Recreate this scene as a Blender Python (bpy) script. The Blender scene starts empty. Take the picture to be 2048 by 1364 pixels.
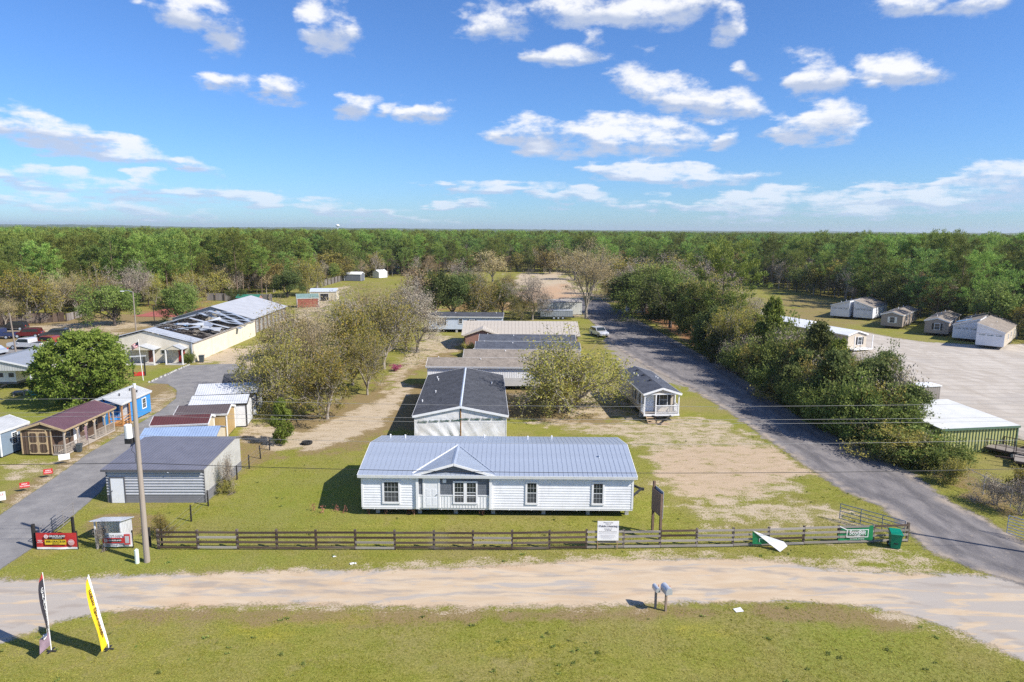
import bpy, bmesh, math, random
import numpy as np
from mathutils import Vector, Matrix
random.seed(7); np.random.seed(7)
SC = bpy.context.scene
COL = SC.collection
rad = math.radians

# ------------------------------------------------------------------ camera
CAM_H, FPX, PITCH, ROLL = 19.5, 1365.0, rad(9.2), rad(0.45)
_f = Vector((0, math.cos(PITCH), -math.sin(PITCH)))
_u0 = Vector((0, math.sin(PITCH), math.cos(PITCH))); _r0 = Vector((1, 0, 0))
_r = _r0*math.cos(ROLL) + _u0*math.sin(ROLL)
_u = _u0*math.cos(ROLL) - _r0*math.sin(ROLL)
cam_data = bpy.data.cameras.new('camera'); cam = bpy.data.objects.new('camera', cam_data); COL.objects.link(cam)
cam_data.sensor_width = 36.0; cam_data.lens = 24.0; cam_data.clip_start = 0.5; cam_data.clip_end = 30000
cam.matrix_world = Matrix(((_r.x, _u.x, -_f.x, 0), (_r.y, _u.y, -_f.y, 0), (_r.z, _u.z, -_f.z, CAM_H), (0, 0, 0, 1)))
SC.camera = cam
SC.render.resolution_x, SC.render.resolution_y = 1024, 682

def ray(px, py):
    return _f + _r*((px-1024)/FPX) + _u*((682-py)/FPX)
def G(px, py, z=0.0):                     # site survey: pixel of the 2048x1364 photo to a point at height z
    d = ray(px, py); t = (z-CAM_H)/d.z
    return (d.x*t, d.y*t, z)
def GXY(px, py): return G(px, py)[:2]

# ------------------------------------------------------------------ light
SUN_EL, SUN_AZ = rad(41), rad(-25)        # azimuth measured from +X towards +Y (sun right of and a little behind the camera)
sun_dir = Vector((math.cos(SUN_EL)*math.cos(SUN_AZ), math.cos(SUN_EL)*math.sin(SUN_AZ), math.sin(SUN_EL)))
sd_ = bpy.data.lights.new('sun', 'SUN'); sd_.energy = 5.0; sd_.angle = rad(0.53); sd_.color = (1.0, 0.945, 0.86)
sun = bpy.data.objects.new('sun', sd_); COL.objects.link(sun)
sun.rotation_euler = sun_dir.to_track_quat('Z', 'Y').to_euler(); sun.location = (60, -30, 80)

SC.view_settings.view_transform = 'Standard'; SC.view_settings.look = 'None'
SC.view_settings.gamma = 1.0; SC.view_settings.use_curve_mapping = False
SC.view_settings.exposure = 0.52
try:
    SC.cycles.use_denoising = False
    SC.cycles.max_bounces = 5; SC.cycles.diffuse_bounces = 3; SC.cycles.glossy_bounces = 2
    SC.cycles.transparent_max_bounces = 8; SC.cycles.transmission_bounces = 3; SC.cycles.volume_bounces = 0
    SC.cycles.sample_clamp_indirect = 4.0
except Exception: pass

SKY = 0.060
# ------------------------------------------------------------------ sky with clouds (world shader, laid out by compass direction)
W = bpy.data.worlds.new('World'); SC.world = W; W.use_nodes = True
wn, wl = W.node_tree.nodes, W.node_tree.links
wn.clear()
def wnode(t, **k):
    n = wn.new(t)
    for a, b in k.items(): setattr(n, a, b)
    return n
def wmath(op, a, b=None, c=None, clamp=False):
    n = wn.new('ShaderNodeMath'); n.operation = op; n.use_clamp = clamp
    for i, v in enumerate((a, b, c)):
        if v is None: continue
        if isinstance(v, (int, float)): n.inputs[i].default_value = v
        else: wl.new(v, n.inputs[i])
    return n.outputs[0]
def wvec(op, a, b=None, c=None):
    n = wn.new('ShaderNodeVectorMath'); n.operation = op
    for i, v in enumerate((a, b, c)):
        if v is None: continue
        if isinstance(v, (tuple, list)): n.inputs[i].default_value = v
        else: wl.new(v, n.inputs[i])
    return n.outputs['Value'] if op in ('DOT_PRODUCT', 'LENGTH') else n.outputs[0]
sky = wnode('ShaderNodeTexSky', sky_type='NISHITA', sun_disc=False)
sky.sun_elevation = SUN_EL; sky.sun_rotation = math.pi/2 - SUN_AZ
sky.altitude = 60; sky.air_density = 1.0; sky.dust_density = 0.25; sky.ozone_density = 3.0
tc = wnode('ShaderNodeTexCoord'); D = tc.outputs['Generated']
sep = wnode('ShaderNodeSeparateXYZ'); wl.new(D, sep.inputs[0])
az = wmath('ARCTAN2', sep.outputs[0], sep.outputs[1]); el = wmath('ARCSINE', sep.outputs[2])
# coordinates on a flat cloud deck give the squeeze of clouds towards the horizon
elp = wmath('ADD', wmath('MAXIMUM', sep.outputs[2], 0.0), 0.16)
pl = wvec('SCALE', D); pl.node.inputs['Scale'].default_value = 1.0
wl.new(wmath('DIVIDE', 1.0, elp), pl.node.inputs['Scale'])
comb = wnode('ShaderNodeCombineXYZ'); wl.new(az, comb.inputs[0]); wl.new(el, comb.inputs[1])
warp = wnode('ShaderNodeTexNoise'); warp.inputs['Scale'].default_value = 2.6; warp.inputs['Detail'].default_value = 4; wl.new(pl, warp.inputs['Vector'])
wofs = wvec('MULTIPLY', wvec('SUBTRACT', warp.outputs['Color'], (0.5, 0.5, 0.5)), (0.13, 0.06, 0.0))
ae = wvec('ADD', comb.outputs[0], wofs)
# cloud bank: (pixel centre x, y, half width, half height, tilt degrees, weight)
CLOUDS = [
 (385, 25, 75, 42, 0, 1.1), (430, 62, 60, 36, -15, 1.0), (668, 52, 55, 62, -10, 1.0), (455, 165, 60, 22, -4, .8), (540, 178, 52, 22, 0, .9),
 (718, 212, 60, 30, -4, 1.0), (868, 222, 48, 30, 10, 1.0), (805, 220, 30, 22, 0, .6), (100, 265, 120, 32, -10, 1.05), (215, 295, 100, 30, -14, 1.05),
 (372, 328, 60, 24, -8, .8), (300, 358, 40, 20, 0, .9), (95, 360, 130, 26, -6, 1.05), (310, 385, 170, 20, -4, .9), (560, 405, 200, 20, -4, .9), (150, 410, 210, 20, -4, .85),
 (700, 428, 210, 16, -3, .85), (300, 432, 200, 14, -2, .7),
 (985, 45, 90, 38, 10, 1.0), (1130, 20, 120, 42, 0, 1.2), (1290, 18, 150, 34, 0, 1.1), (1450, 45, 46, 40, -30, 1.0), (1130, 112, 95, 27, -5, 1.1), (1200, 80, 45, 30, 0, .6),
 (1310, 182, 105, 40, -8, 1.1), (1425, 212, 95, 38, -10, 1.0), (1490, 140, 34, 22, 0, .8), (1632, 152, 56, 42, 0, 1.15), (1785, 147, 72, 46, -6, 1.15), (1722, 180, 22, 14, 0, .7),
 (1620, 262, 90, 36, -4, 1.1), (1655, 228, 50, 28, 0, .8), (1110, 278, 135, 40, -2, 1.3), (1265, 270, 140, 42, -4, 1.3), (1445, 278, 40, 24, 0, .9),
 (1330, 346, 185, 24, -3, 1.2), (990, 374, 150, 18, 0, 1.0), (1150, 392, 120, 16, 0, 1.0), (925, 412, 70, 14, 0, .9),
 (1570, 398, 170, 22, 2, 1.05), (1420, 415, 250, 18, -2, .85), (1800, 405, 190, 24, 3, 1.1), (1840, 365, 190, 14, 5, .9), (1990, 380, 120, 42, 8, 1.3), (2040, 345, 90, 34, 0, 1.2),
 (1620, 432, 330, 12, 0, .75), (1790, 8, 90, 26, 0, 1.0), (1925, 5, 60, 22, 0, 1.0), (1305, 100, 24, 18, 0, .5),
]
A = B = None
for (px, py, hw, hh, tilt, wgt) in CLOUDS:
    d = ray(px, py).normalized()
    c_az, c_el = math.atan2(d.x, d.y), math.asin(d.z)
    ra = hw/FPX*0.96*1.32; re = hh/FPX*0.96*1.30
    m = wnode('ShaderNodeMapping', vector_type='TEXTURE'); wl.new(ae, m.inputs['Vector'])
    m.inputs['Location'].default_value = (c_az, c_el, 0); m.inputs['Rotation'].default_value = (0, 0, rad(tilt)); m.inputs['Scale'].default_value = (ra, re, 1)
    g = wnode('ShaderNodeTexGradient', gradient_type='SPHERICAL'); wl.new(m.outputs[0], g.inputs[0])
    w = g.outputs['Fac']
    y = wvec('DOT_PRODUCT', m.outputs[0], (0, 1, 0))
    if A is None:
        A = wmath('MULTIPLY', w, wgt); AS = w; B = wmath('MULTIPLY', w, y)
    else:
        A = wmath('MAXIMUM', wmath('MULTIPLY', w, wgt), A); AS = wmath('ADD', AS, w); B = wmath('MULTIPLY_ADD', w, y, B)
A2 = A
fb = wnode('ShaderNodeTexNoise'); fb.inputs['Scale'].default_value = 5.2; fb.inputs['Detail'].default_value = 9; fb.inputs['Roughness'].default_value = 0.60; wl.new(pl, fb.inputs['Vector'])
# the deck stretched further near the horizon: blend in a direction-space noise for crisp billows
fb2 = wnode('ShaderNodeTexNoise'); fb2.inputs['Scale'].default_value = 22.0; fb2.inputs['Detail'].default_value = 8; fb2.inputs['Roughness'].default_value = 0.62
wl.new(wvec('MULTIPLY', D, (1, 1, 1.7)), fb2.inputs['Vector'])
nz = wmath('ADD', wmath('MULTIPLY', fb.outputs['Fac'], 0.45), wmath('MULTIPLY', fb2.outputs['Fac'], 0.55))
fld = wmath('MULTIPLY_ADD', wmath('SUBTRACT', nz, 0.5), 3.7, wmath('SUBTRACT', wmath('MINIMUM', wmath('MULTIPLY', A2, 1.55), 0.92), 0.46))
gate = wmath('MULTIPLY', A2, 5.0, clamp=True)
mr = wnode('ShaderNodeMapRange', interpolation_type='SMOOTHSTEP'); wl.new(fld, mr.inputs[0])
mr.inputs[1].default_value = -0.10; mr.inputs[2].default_value = 0.66; mr.inputs[3].default_value = 0; mr.inputs[4].default_value = 0.97
dens = wmath('MULTIPLY', mr.outputs[0], gate)
# lit tops, shaded flat bases: thick middle and lower part of each bank is greyer
vv = wmath('DIVIDE', B, wmath('ADD', AS, 0.05))
shade = wmath('ADD', wmath('MULTIPLY', vv, 1.7), wmath('MULTIPLY', wmath('SUBTRACT', nz, 0.5), 1.8))
mr2 = wnode('ShaderNodeMapRange', interpolation_type='SMOOTHSTEP'); wl.new(shade, mr2.inputs[0])
mr2.inputs[1].default_value = -0.36; mr2.inputs[2].default_value = 0.26
ccol = wnode('ShaderNodeMix', data_type='RGBA'); wl.new(mr2.outputs[0], ccol.inputs[0])
ccol.inputs[6].default_value = (6.0, 7.0, 9.2, 1); ccol.inputs[7].default_value = (11.8, 11.9, 12.2, 1)
lowc = wnode('ShaderNodeMix', data_type='RGBA'); wl.new(wmath('MULTIPLY_ADD', wmath('MULTIPLY', el, 6.5, clamp=True), 0.5, 0.5), lowc.inputs[0]); lowc.inputs[6].default_value = (7.6, 9.4, 12.4, 1); wl.new(ccol.outputs[2], lowc.inputs[7])
# low clouds sink into the pale horizon air
lowf = wmath('MULTIPLY', el, 9.0, clamp=True)
dens2 = wmath('MULTIPLY', dens, wmath('ADD', wmath('MULTIPLY', lowf, 0.35), 0.65))
skm = wnode('ShaderNodeMix', data_type='RGBA', blend_type='MULTIPLY'); skm.inputs[0].default_value = 1.0
wl.new(sky.outputs[0], skm.inputs[6]); skm.inputs[7].default_value = (0.82, 1.24, 1.86, 1)
mix = wnode('ShaderNodeMix', data_type='RGBA'); wl.new(dens2, mix.inputs[0]); wl.new(skm.outputs[2], mix.inputs[6]); wl.new(lowc.outputs[2], mix.inputs[7])
bg = wnode('ShaderNodeBackground'); bg.inputs['Strength'].default_value = SKY; wl.new(mix.outputs[2], bg.inputs['Color'])
# the rest of the sky round the horizon and overhead: scattered clouds of the same kind (cheaper to evaluate)
gen = wnode('ShaderNodeTexNoise'); gen.inputs['Scale'].default_value = 2.4; gen.inputs['Detail'].default_value = 5; wl.new(pl, gen.inputs['Vector'])
gm = wnode('ShaderNodeMapRange', interpolation_type='SMOOTHSTEP'); wl.new(gen.outputs['Fac'], gm.inputs[0])
gm.inputs[1].default_value = 0.55; gm.inputs[2].default_value = 0.68; gm.inputs[4].default_value = 0.9
gmx = wnode('ShaderNodeMix', data_type='RGBA'); wl.new(gm.outputs[0], gmx.inputs[0]); wl.new(skm.outputs[2], gmx.inputs[6]); gmx.inputs[7].default_value = (9.6, 10.0, 11.0, 1)
bg2 = wnode('ShaderNodeBackground'); bg2.inputs['Strength'].default_value = SKY; wl.new(gmx.outputs[2], bg2.inputs['Color'])
sector = wmath('MULTIPLY', wmath('LESS_THAN', wmath('ABSOLUTE', az), 0.80), wmath('LESS_THAN', wmath('ABSOLUTE', wmath('SUBTRACT', el, 0.23)), 0.30))
mxs = wnode('ShaderNodeMixShader'); wl.new(sector, mxs.inputs[0]); wl.new(bg2.outputs[0], mxs.inputs[1]); wl.new(bg.outputs[0], mxs.inputs[2])
wo = wnode('ShaderNodeOutputWorld'); wl.new(mxs.outputs[0], wo.inputs['Surface'])
try:
    W.cycles.sampling_method = 'MANUAL'; W.cycles.sample_map_resolution = 512
except Exception: pass

# ------------------------------------------------------------------ materials
MATS = {}
class NT:
    def __init__(s, name):
        s.m = bpy.data.materials.new(name); s.m.use_nodes = True
        s.n = s.m.node_tree.nodes; s.l = s.m.node_tree.links; s.n.clear()
        s.out = s.n.new('ShaderNodeOutputMaterial'); s.b = s.n.new('ShaderNodeBsdfPrincipled'); s.l.new(s.b.outputs[0], s.out.inputs[0])
        s.tc = s.n.new('ShaderNodeTexCoord')
    def P(s): 
        g = s.n.new('ShaderNodeNewGeometry'); return g.outputs['Position']
    def O(s): return s.tc.outputs['Object']
    def put(s, sock, v):
        if isinstance(v, (int, float)): sock.default_value = v
        elif isinstance(v, (tuple, list)):
            sock.default_value = tuple(v) + ((1,) if len(v) == 3 and len(sock.default_value) == 4 else ())
        else: s.l.new(v, sock)
    def noise(s, vec, scale, detail=3, rough=.55, dist=0, out='Fac'):
        n = s.n.new('ShaderNodeTexNoise'); s.put(n.inputs['Vector'], vec)
        n.inputs['Scale'].default_value = scale; n.inputs['Detail'].default_value = detail; n.inputs['Roughness'].default_value = rough; n.inputs['Distortion'].default_value = dist
        return n.outputs[out]
    def math(s, op, a, b=None, c=None, clamp=False):
        n = s.n.new('ShaderNodeMath'); n.operation = op; n.use_clamp = clamp
        for i, v in enumerate((a, b, c)):
            if v is not None: s.put(n.inputs[i], v)
        return n.outputs[0]
    def vec(s, op, a, b=None):
        n = s.n.new('ShaderNodeVectorMath'); n.operation = op
        s.put(n.inputs[0], a)
        if b is not None: s.put(n.inputs[1], b)
        return n.outputs[0]
    def ramp(s, v, lo, hi, a=0., b=1., smooth=True):
        n = s.n.new('ShaderNodeMapRange'); n.interpolation_type = 'SMOOTHSTEP' if smooth else 'LINEAR'
        s.put(n.inputs[0], v)
        for i, x in enumerate((lo, hi, a, b)): s.put(n.inputs[i+1], x)
        return n.outputs[0]
    def mix(s, f, a, b, mode='MIX'):
        n = s.n.new('ShaderNodeMix'); n.data_type = 'RGBA'; n.blend_type = mode
        s.put(n.inputs[0], f); s.put(n.inputs[6], a); s.put(n.inputs[7], b)
        return n.outputs[2]
    def attr(s, name, out='Fac'):
        n = s.n.new('ShaderNodeAttribute'); n.attribute_name = name; return n.outputs[out]
    def sep(s, v):
        n = s.n.new('ShaderNodeSeparateXYZ'); s.put(n.inputs[0], v); return n.outputs
    def col(s, v): s.put(s.b.inputs['Base Color'], v)
    def rough(s, v): s.put(s.b.inputs['Roughness'], v)
    def spec(s, v): s.b.inputs['Specular IOR Level'].default_value = v
    def bump(s, h, strength=.5, dist=.05):
        n = s.n.new('ShaderNodeBump'); n.inputs['Strength'].default_value = strength; n.inputs['Distance'].default_value = dist
        s.put(n.inputs['Height'], h); s.l.new(n.outputs[0], s.b.inputs['Normal'])
    def done(s, key=None):
        MATS[key or s.m.name] = s.m; return s.m

def plain(name, c, rough=.6, var=.12, scale=3., metal=0., spec=.4, grime=.0, bump=0., bscale=40.):
    """solid colour with uneven tone, faint dirt and fine relief"""
    if name in MATS: return MATS[name]
    t = NT(name); o = t.O()
    n = t.noise(o, scale, 5, .6)
    c1 = tuple(x*(1-var) for x in c); c2 = tuple(min(1, x*(1+var)) for x in c)
    col = t.mix(t.ramp(n, .3, .7), c1, c2)
    if grime:
        z = t.noise(t.vec('MULTIPLY', o, (6., 6., .7)), 1.2, 5, .65)
        col = t.mix(t.math('MULTIPLY', t.ramp(z, .52, .78), grime), col, (.16, .13, .10))
    t.col(col); t.rough(rough); t.b.inputs['Metallic'].default_value = metal; t.spec(spec)
    if bump: t.bump(t.noise(o, bscale, 3), bump, .02)
    return t.done()

def lap_siding(name, c, pitch=.18, axis='z', grime=.12, depth=.5, rough=.5, shadow=.25):
    """vinyl siding: overlapping courses as relief; the colour itself only has dirt"""
    if name in MATS: return MATS[name]
    t = NT(name); o = t.O(); s = t.sep(o)
    k = {'x': 0, 'y': 1, 'z': 2}[axis]
    u = t.math('FRACT', t.math('DIVIDE', s[k], pitch))
    h = t.math('SUBTRACT', 1.0, u) if axis == 'z' else t.ramp(t.math('ABSOLUTE', t.math('SUBTRACT', u, .5)), .28, .42)
    n = t.noise(t.vec('MULTIPLY', o, (1, 1, .5)), 1.6, 5, .6)
    col = t.mix(t.ramp(n, .35, .75), c, tuple(x*.90 for x in c))
    z = t.noise(t.vec('MULTIPLY', o, (5., 5., .6)), 1.0, 5, .65)
    col = t.mix(t.math('MULTIPLY', t.ramp(z, .55, .8), grime), col, (.22, .19, .15))
    t.col(col); t.rough(rough); t.spec(.35); t.bump(h, depth, pitch*.35)
    return t.done()

def shingle(name, c, c2, sx=.34, sz=.14):
    if name in MATS: return MATS[name]
    t = NT(name); o = t.O()
    br = t.n.new('ShaderNodeTexBrick'); br.offset = .5
    t.put(br.inputs['Vector'], o); br.inputs['Scale'].default_value = 1.0
    br.inputs['Brick Width'].default_value = sx; br.inputs['Row Height'].default_value = sz; br.inputs['Mortar Size'].default_value = .006
    br.inputs['Color1'].default_value = (*c, 1); br.inputs['Color2'].default_value = (*c2, 1); br.inputs['Mortar'].default_value = (*[x*.55 for x in c], 1)
    n = t.noise(o, .8, 4); n2 = t.noise(t.vec('MULTIPLY', o, (1., 2., 1.)), 7, 4, .75)
    col = t.mix(t.ramp(n, .3, .75), br.outputs['Color'], t.mix(.5, br.outputs['Color'], tuple(min(1, x*1.5) for x in c2)))
    col = t.mix(t.math('MULTIPLY', t.ramp(n2, .46, .72), .42), col, tuple(min(.6, x*3.2+.02) for x in c)); col = t.mix(t.math('MULTIPLY', t.ramp(n2, .5, .3), .5), col, tuple(x*.45 for x in c))
    t.col(col); t.rough(.92); t.spec(.15); t.bump(t.math('ADD', br.outputs['Fac'], t.math('MULTIPLY', n2, -.6)), -.35, .02)
    return t.done()

def metal_paint(name, c, rough=.38, streak=.15, rust=0.):
    if name in MATS: return MATS[name]
    t = NT(name); o = t.O()
    n = t.noise(o, .9, 5, .6); f = t.noise(o, 14, 3)
    col = t.mix(t.ramp(n, .3, .75), c, tuple(x*(1-streak) for x in c))
    if rust:
        r = t.noise(o, 2.3, 6, .7); col = t.mix(t.math('MULTIPLY', t.ramp(r, .52, .72), rust), col, (.16, .07, .035))
    t.col(col); t.rough(t.ramp(f, .2, .8, rough-.07, rough+.14)); t.b.inputs['Metallic'].default_value = .25; t.spec(.5)
    return t.done()

def wood(name, c, c2, scale=1., axis=(1., 9., 9.), rough=.85):
    if name in MATS: return MATS[name]
    t = NT(name); o = t.O()
    oi = t.n.new('ShaderNodeObjectInfo'); off = t.vec('ADD', t.vec('MULTIPLY', o, axis), t.vec('MULTIPLY', oi.outputs['Location'], (7.3, 5.1, 3.7)))
    n = t.noise(off, 2.2*scale, 6, .65, .6); b = t.noise(t.vec('ADD', o, oi.outputs['Location']), .35, 3)
    v = t.math('ADD', t.math('MULTIPLY', n, .6), t.math('MULTIPLY', oi.outputs['Random'], .4))
    col = t.mix(t.ramp(v, .25, .75), c, c2); col = t.mix(t.math('MULTIPLY', t.ramp(b, .5, .75), .35), col, (.30, .28, .25))
    t.col(col); t.rough(rough); t.spec(.2); t.bump(n, .4, .01)
    return t.done()

def glass(name='window_glass', c=(.015, .02, .022)):
    if name in MATS: return MATS[name]
    t = NT(name); t.col(t.mix(t.noise(t.O(), .8, 2), c, tuple(x*2.2 for x in c))); t.rough(.06); t.spec(.6)
    return t.done()

# ------------------------------------------------------------------ mesh helpers
class MB:
    def __init__(s): s.v = []; s.f = []; s.mi = []
    def add(s, vs, fs, mi=0):
        k = len(s.v); s.v += [tuple(p) for p in vs]; s.f += [tuple(i+k for i in f) for f in fs]; s.mi += [mi]*len(fs); return s
    def box(s, x0, x1, y0, y1, z0, z1, mi=0):
        return s.add([(x0,y0,z0),(x1,y0,z0),(x1,y1,z0),(x0,y1,z0),(x0,y0,z1),(x1,y0,z1),(x1,y1,z1),(x0,y1,z1)],
                     [(0,3,2,1),(4,5,6,7),(0,1,5,4),(1,2,6,5),(2,3,7,6),(3,0,4,7)], mi)
    def bar(s, p0, p1, w, h=None, mi=0, up=(0,0,1)):
        h = h or w; a = Vector(p0); b = Vector(p1); d = (b-a).normalized(); u = Vector(up)
        if abs(d.dot(u)) > .98: u = Vector((0,1,0))
        sx = d.cross(u).normalized()*(w/2); sz = sx.cross(d).normalized()*(h/2)
        vs = [a-sx-sz, a+sx-sz, a+sx+sz, a-sx+sz, b-sx-sz, b+sx-sz, b+sx+sz, b-sx+sz]
        return s.add(vs, [(0,1,2,3)[::-1][::-1], (7,6,5,4), (0,4,5,1), (1,5,6,2), (2,6,7,3), (3,7,4,0)], mi)
    def tube(s, p0, p1, r0, r1=None, n=8, mi=0, cap=True):
        r1 = r0 if r1 is None else r1; a = Vector(p0); b = Vector(p1); d = (b-a).normalized()
        u = Vector((0,0,1)) if abs(d.z) < .95 else Vector((1,0,0)); e1 = d.cross(u).normalized(); e2 = d.cross(e1)
        vs = []
        for q, rr in ((a, r0), (b, r1)):
            for i in range(n):
                t = 2*math.pi*i/n; vs.append(q + e1*(math.cos(t)*rr) + e2*(math.sin(t)*rr))
        fs = [(i, i+n, (i+1) % n + n, (i+1) % n) for i in range(n)]
        if cap: fs += [tuple(range(n)), tuple(range(2*n-1, n-1, -1))]
        return s.add(vs, fs, mi)
    def path(s, pts, r, n=5, mi=0):
        for a, b in zip(pts[:-1], pts[1:]): s.tube(a, b, r, r, n, mi, False)
        return s
    def poly(s, pts, mi=0): return s.add(pts, [tuple(range(len(pts)))], mi)
    def prism(s, pts, ax, a, b, mi=0):
        """extrude a 2-D outline along an axis: ax 'x' -> pts are (y,z); 'y' -> (x,z); 'z' -> (x,y)"""
        def P(p, t): return {'x': (t, p[0], p[1]), 'y': (p[0], t, p[1]), 'z': (p[0], p[1], t)}[ax]
        n = len(pts); vs = [P(p, a) for p in pts] + [P(p, b) for p in pts]
        fs = [tuple(range(n)), tuple(range(2*n-1, n-1, -1))] + [(i, i+n, (i+1) % n + n, (i+1) % n) for i in range(n)]
        return s.add(vs, fs, mi)
    def slab(s, c4, th, mi=0):
        """thin slab under a quad / polygon given by its upper corners"""
        n = len(c4); a = [Vector(p) for p in c4]; nn = (a[1]-a[0]).cross(a[2]-a[0]).normalized()
        if nn.z < 0: nn = -nn
        vs = a + [p-nn*th for p in a]
        return s.add(vs, [tuple(range(n)), tuple(range(2*n-1, n-1, -1))] + [(i, i+n, (i+1) % n + n, (i+1) % n) for i in range(n)], mi)
    def mesh(s, name, mats, smooth=False):
        me = bpy.data.meshes.new(name); me.from_pydata(s.v, [], s.f)
        for m in (mats if isinstance(mats, (list, tuple)) else [mats]): me.materials.append(m)
        if any(s.mi): me.polygons.foreach_set('material_index', s.mi)
        bm = bmesh.new(); bm.from_mesh(me); bmesh.ops.recalc_face_normals(bm, faces=bm.faces); bm.to_mesh(me); bm.free()
        if smooth: me.polygons.foreach_set('use_smooth', [True]*len(me.polygons))
        me.update(); return me
    def build(s, name, mats, parent=None, loc=(0,0,0), rz=0., smooth=False):
        return put(name, s.mesh(name, mats, smooth), parent, loc, rz)

def put(name, me, parent=None, loc=(0,0,0), rz=0., rot=None, scale=None):
    o = bpy.data.objects.new(name, me); COL.objects.link(o); o.parent = parent; o.location = loc
    o.rotation_euler = rot if rot else (0, 0, rz)
    if scale: o.scale = scale if isinstance(scale, (tuple, list)) else (scale,)*3
    return o
def tag(o, label, cat, group=None):
    o['label'] = label; o['category'] = cat
    if group: o['group'] = group
    return o
def thing(name, label, cat, loc=(0,0,0), rz=0., group=None):
    o = bpy.data.objects.new(name, None); COL.objects.link(o); o.location = loc; o.rotation_euler = (0,0,rz); o.empty_display_size = .3
    return tag(o, label, cat, group)
def np_mesh(name, V, Fq, mat, attrs=None, smooth=False):
    """fast mesh from numpy: V (n,3), Fq (m,k) with constant k"""
    me = bpy.data.meshes.new(name); n, (m, k) = len(V), Fq.shape
    me.vertices.add(n); me.vertices.foreach_set('co', np.ascontiguousarray(V, dtype=np.float32).ravel())
    me.loops.add(m*k); me.loops.foreach_set('vertex_index', np.ascontiguousarray(Fq, dtype=np.int32).ravel())
    me.polygons.add(m); me.polygons.foreach_set('loop_start', np.arange(0, m*k, k, dtype=np.int32)); me.polygons.foreach_set('loop_total', np.full(m, k, dtype=np.int32))
    if smooth: me.polygons.foreach_set('use_smooth', np.ones(m, dtype=bool))
    for mm in (mat if isinstance(mat, (list, tuple)) else [mat]): me.materials.append(mm)
    for an, arr in (attrs or {}).items():
        if arr.ndim == 1:
            a = me.attributes.new(an, 'FLOAT', 'POINT'); a.data.foreach_set('value', arr.astype(np.float32))
        else:
            a = me.attributes.new(an, 'FLOAT_COLOR', 'POINT'); a.data.foreach_set('color', arr.astype(np.float32).ravel())
    me.update(calc_edges=True); me.validate(); return me

# value noise for site masks
def vnoise(x, y, seed=0):
    def h(i, j): 
        q = np.sin(i*127.1 + j*311.7 + seed*74.7)*43758.5453; return q-np.floor(q)
    i = np.floor(x); j = np.floor(y); a = x-i; b = y-j; a = a*a*(3-2*a); b = b*b*(3-2*b)
    return (h(i,j)*(1-a)+h(i+1,j)*a)*(1-b) + (h(i,j+1)*(1-a)+h(i+1,j+1)*a)*b
def fbm(x, y, seed=0, oct=4):
    s = 0.; w = .5
    for k in range(oct): s = s + w*vnoise(x, y, seed+k*3); x = x*2.03; y = y*2.03; w *= .5
    return s/(1-.5**oct)
def sdist(X, Y, poly):
    """signed distance to a polygon, positive inside"""
    P = np.array(poly); d = np.full(X.shape, 1e9); ins = np.zeros(X.shape, bool); n = len(P)
    for i in range(n):
        ax, ay = P[i]; bx, by = P[(i+1) % n]; ex, ey = bx-ax, by-ay; L = ex*ex+ey*ey+1e-9
        t = np.clip(((X-ax)*ex+(Y-ay)*ey)/L, 0, 1); d = np.minimum(d, np.hypot(X-ax-t*ex, Y-ay-t*ey))
        c = ((ay > Y) != (by > Y)); ins ^= c & (X < ex*(Y-ay)/(ey if abs(ey) > 1e-9 else 1e-9)+ax)
    return np.where(ins, d, -d)
def smooth01(t): t = np.clip(t, 0, 1); return t*t*(3-2*t)
def pxpoly(pts): return [GXY(*p) for p in pts]

# ------------------------------------------------------------------ ground sheet
def axis_pts(lo, hi, step, far, mid=None):
    a = list(np.arange(lo, hi+1e-6, step)); s = step
    b = []; x = a[-1]
    while x < far: s *= 1.16; x += s; b.append(x)
    return a, b
ax, axf = axis_pts(-56, 56, .42, 9000)
gx = np.array([-x for x in axf[::-1]] + ax + axf)
ay = list(np.arange(24, 108, .42)) + list(np.arange(108, 190, 1.0)); s = 1.0; y = ay[-1]; ayf = []
while y < 9000: s *= 1.13; y += s; ayf.append(y)
gy = np.array([-9000, -3000, -1000, -300, -100, -30, 0, 12, 18, 21, 23] + ay + ayf)
XX, YY = np.meshgrid(gx, gy); ZZ = np.zeros_like(XX)
n1 = fbm(XX*.9, YY*.9, 1); n2 = fbm(XX*.22, YY*.22, 5); n3 = fbm(XX*2.3, YY*2.3, 9)
def m(poly, soft=1.0, amp=1.5, nz=None): return smooth01((sdist(XX, YY, pxpoly(poly)) + ((n1 if nz is None else nz)-.5)*amp*2)/soft*.5+.5)
def px_blob(px, py, rx, ry, soft=.5):
    x, y = GXY(px, py); return smooth01((1-np.hypot((XX-x)/rx, (YY-y)/ry) + (n1-.5)*1.1)/soft)
sand = np.zeros_like(XX); dry = np.zeros_like(XX); gravel = np.zeros_like(XX); moss = np.zeros_like(XX); clay = np.zeros_like(XX); lush = np.zeros_like(XX)
# bare sandy yard in front of the small cabin and east of the long white house
clay = np.maximum(clay, .22*m([(1290,905),(1420,885),(1560,895),(1640,950),(1560,960),(1500,985),(1430,1000),(1360,985),(1300,950)], 1.5, 1.5))
sand = np.maximum(sand, .72*m([(1290,905),(1420,885),(1560,895),(1640,950),(1560,960),(1500,985),(1430,1000),(1360,985),(1300,950)], 1.2, .9))
sand = np.maximum(sand, .57*m([(1020,840),(1230,845),(1400,830),(1480,850),(1560,905),(1640,985),(1440,1040),(1300,960),(1270,885)], 1.5, 2.4))
sand = np.maximum(sand, .54*m([(1340,1000),(1640,1000),(1760,1040),(1600,1060),(1380,1058)], 1.5, 2.6))
sand = np.maximum(sand, .58*m([(1020,790),(1120,830),(1300,845),(1290,800),(1180,775)], 2, 2.4))
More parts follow.
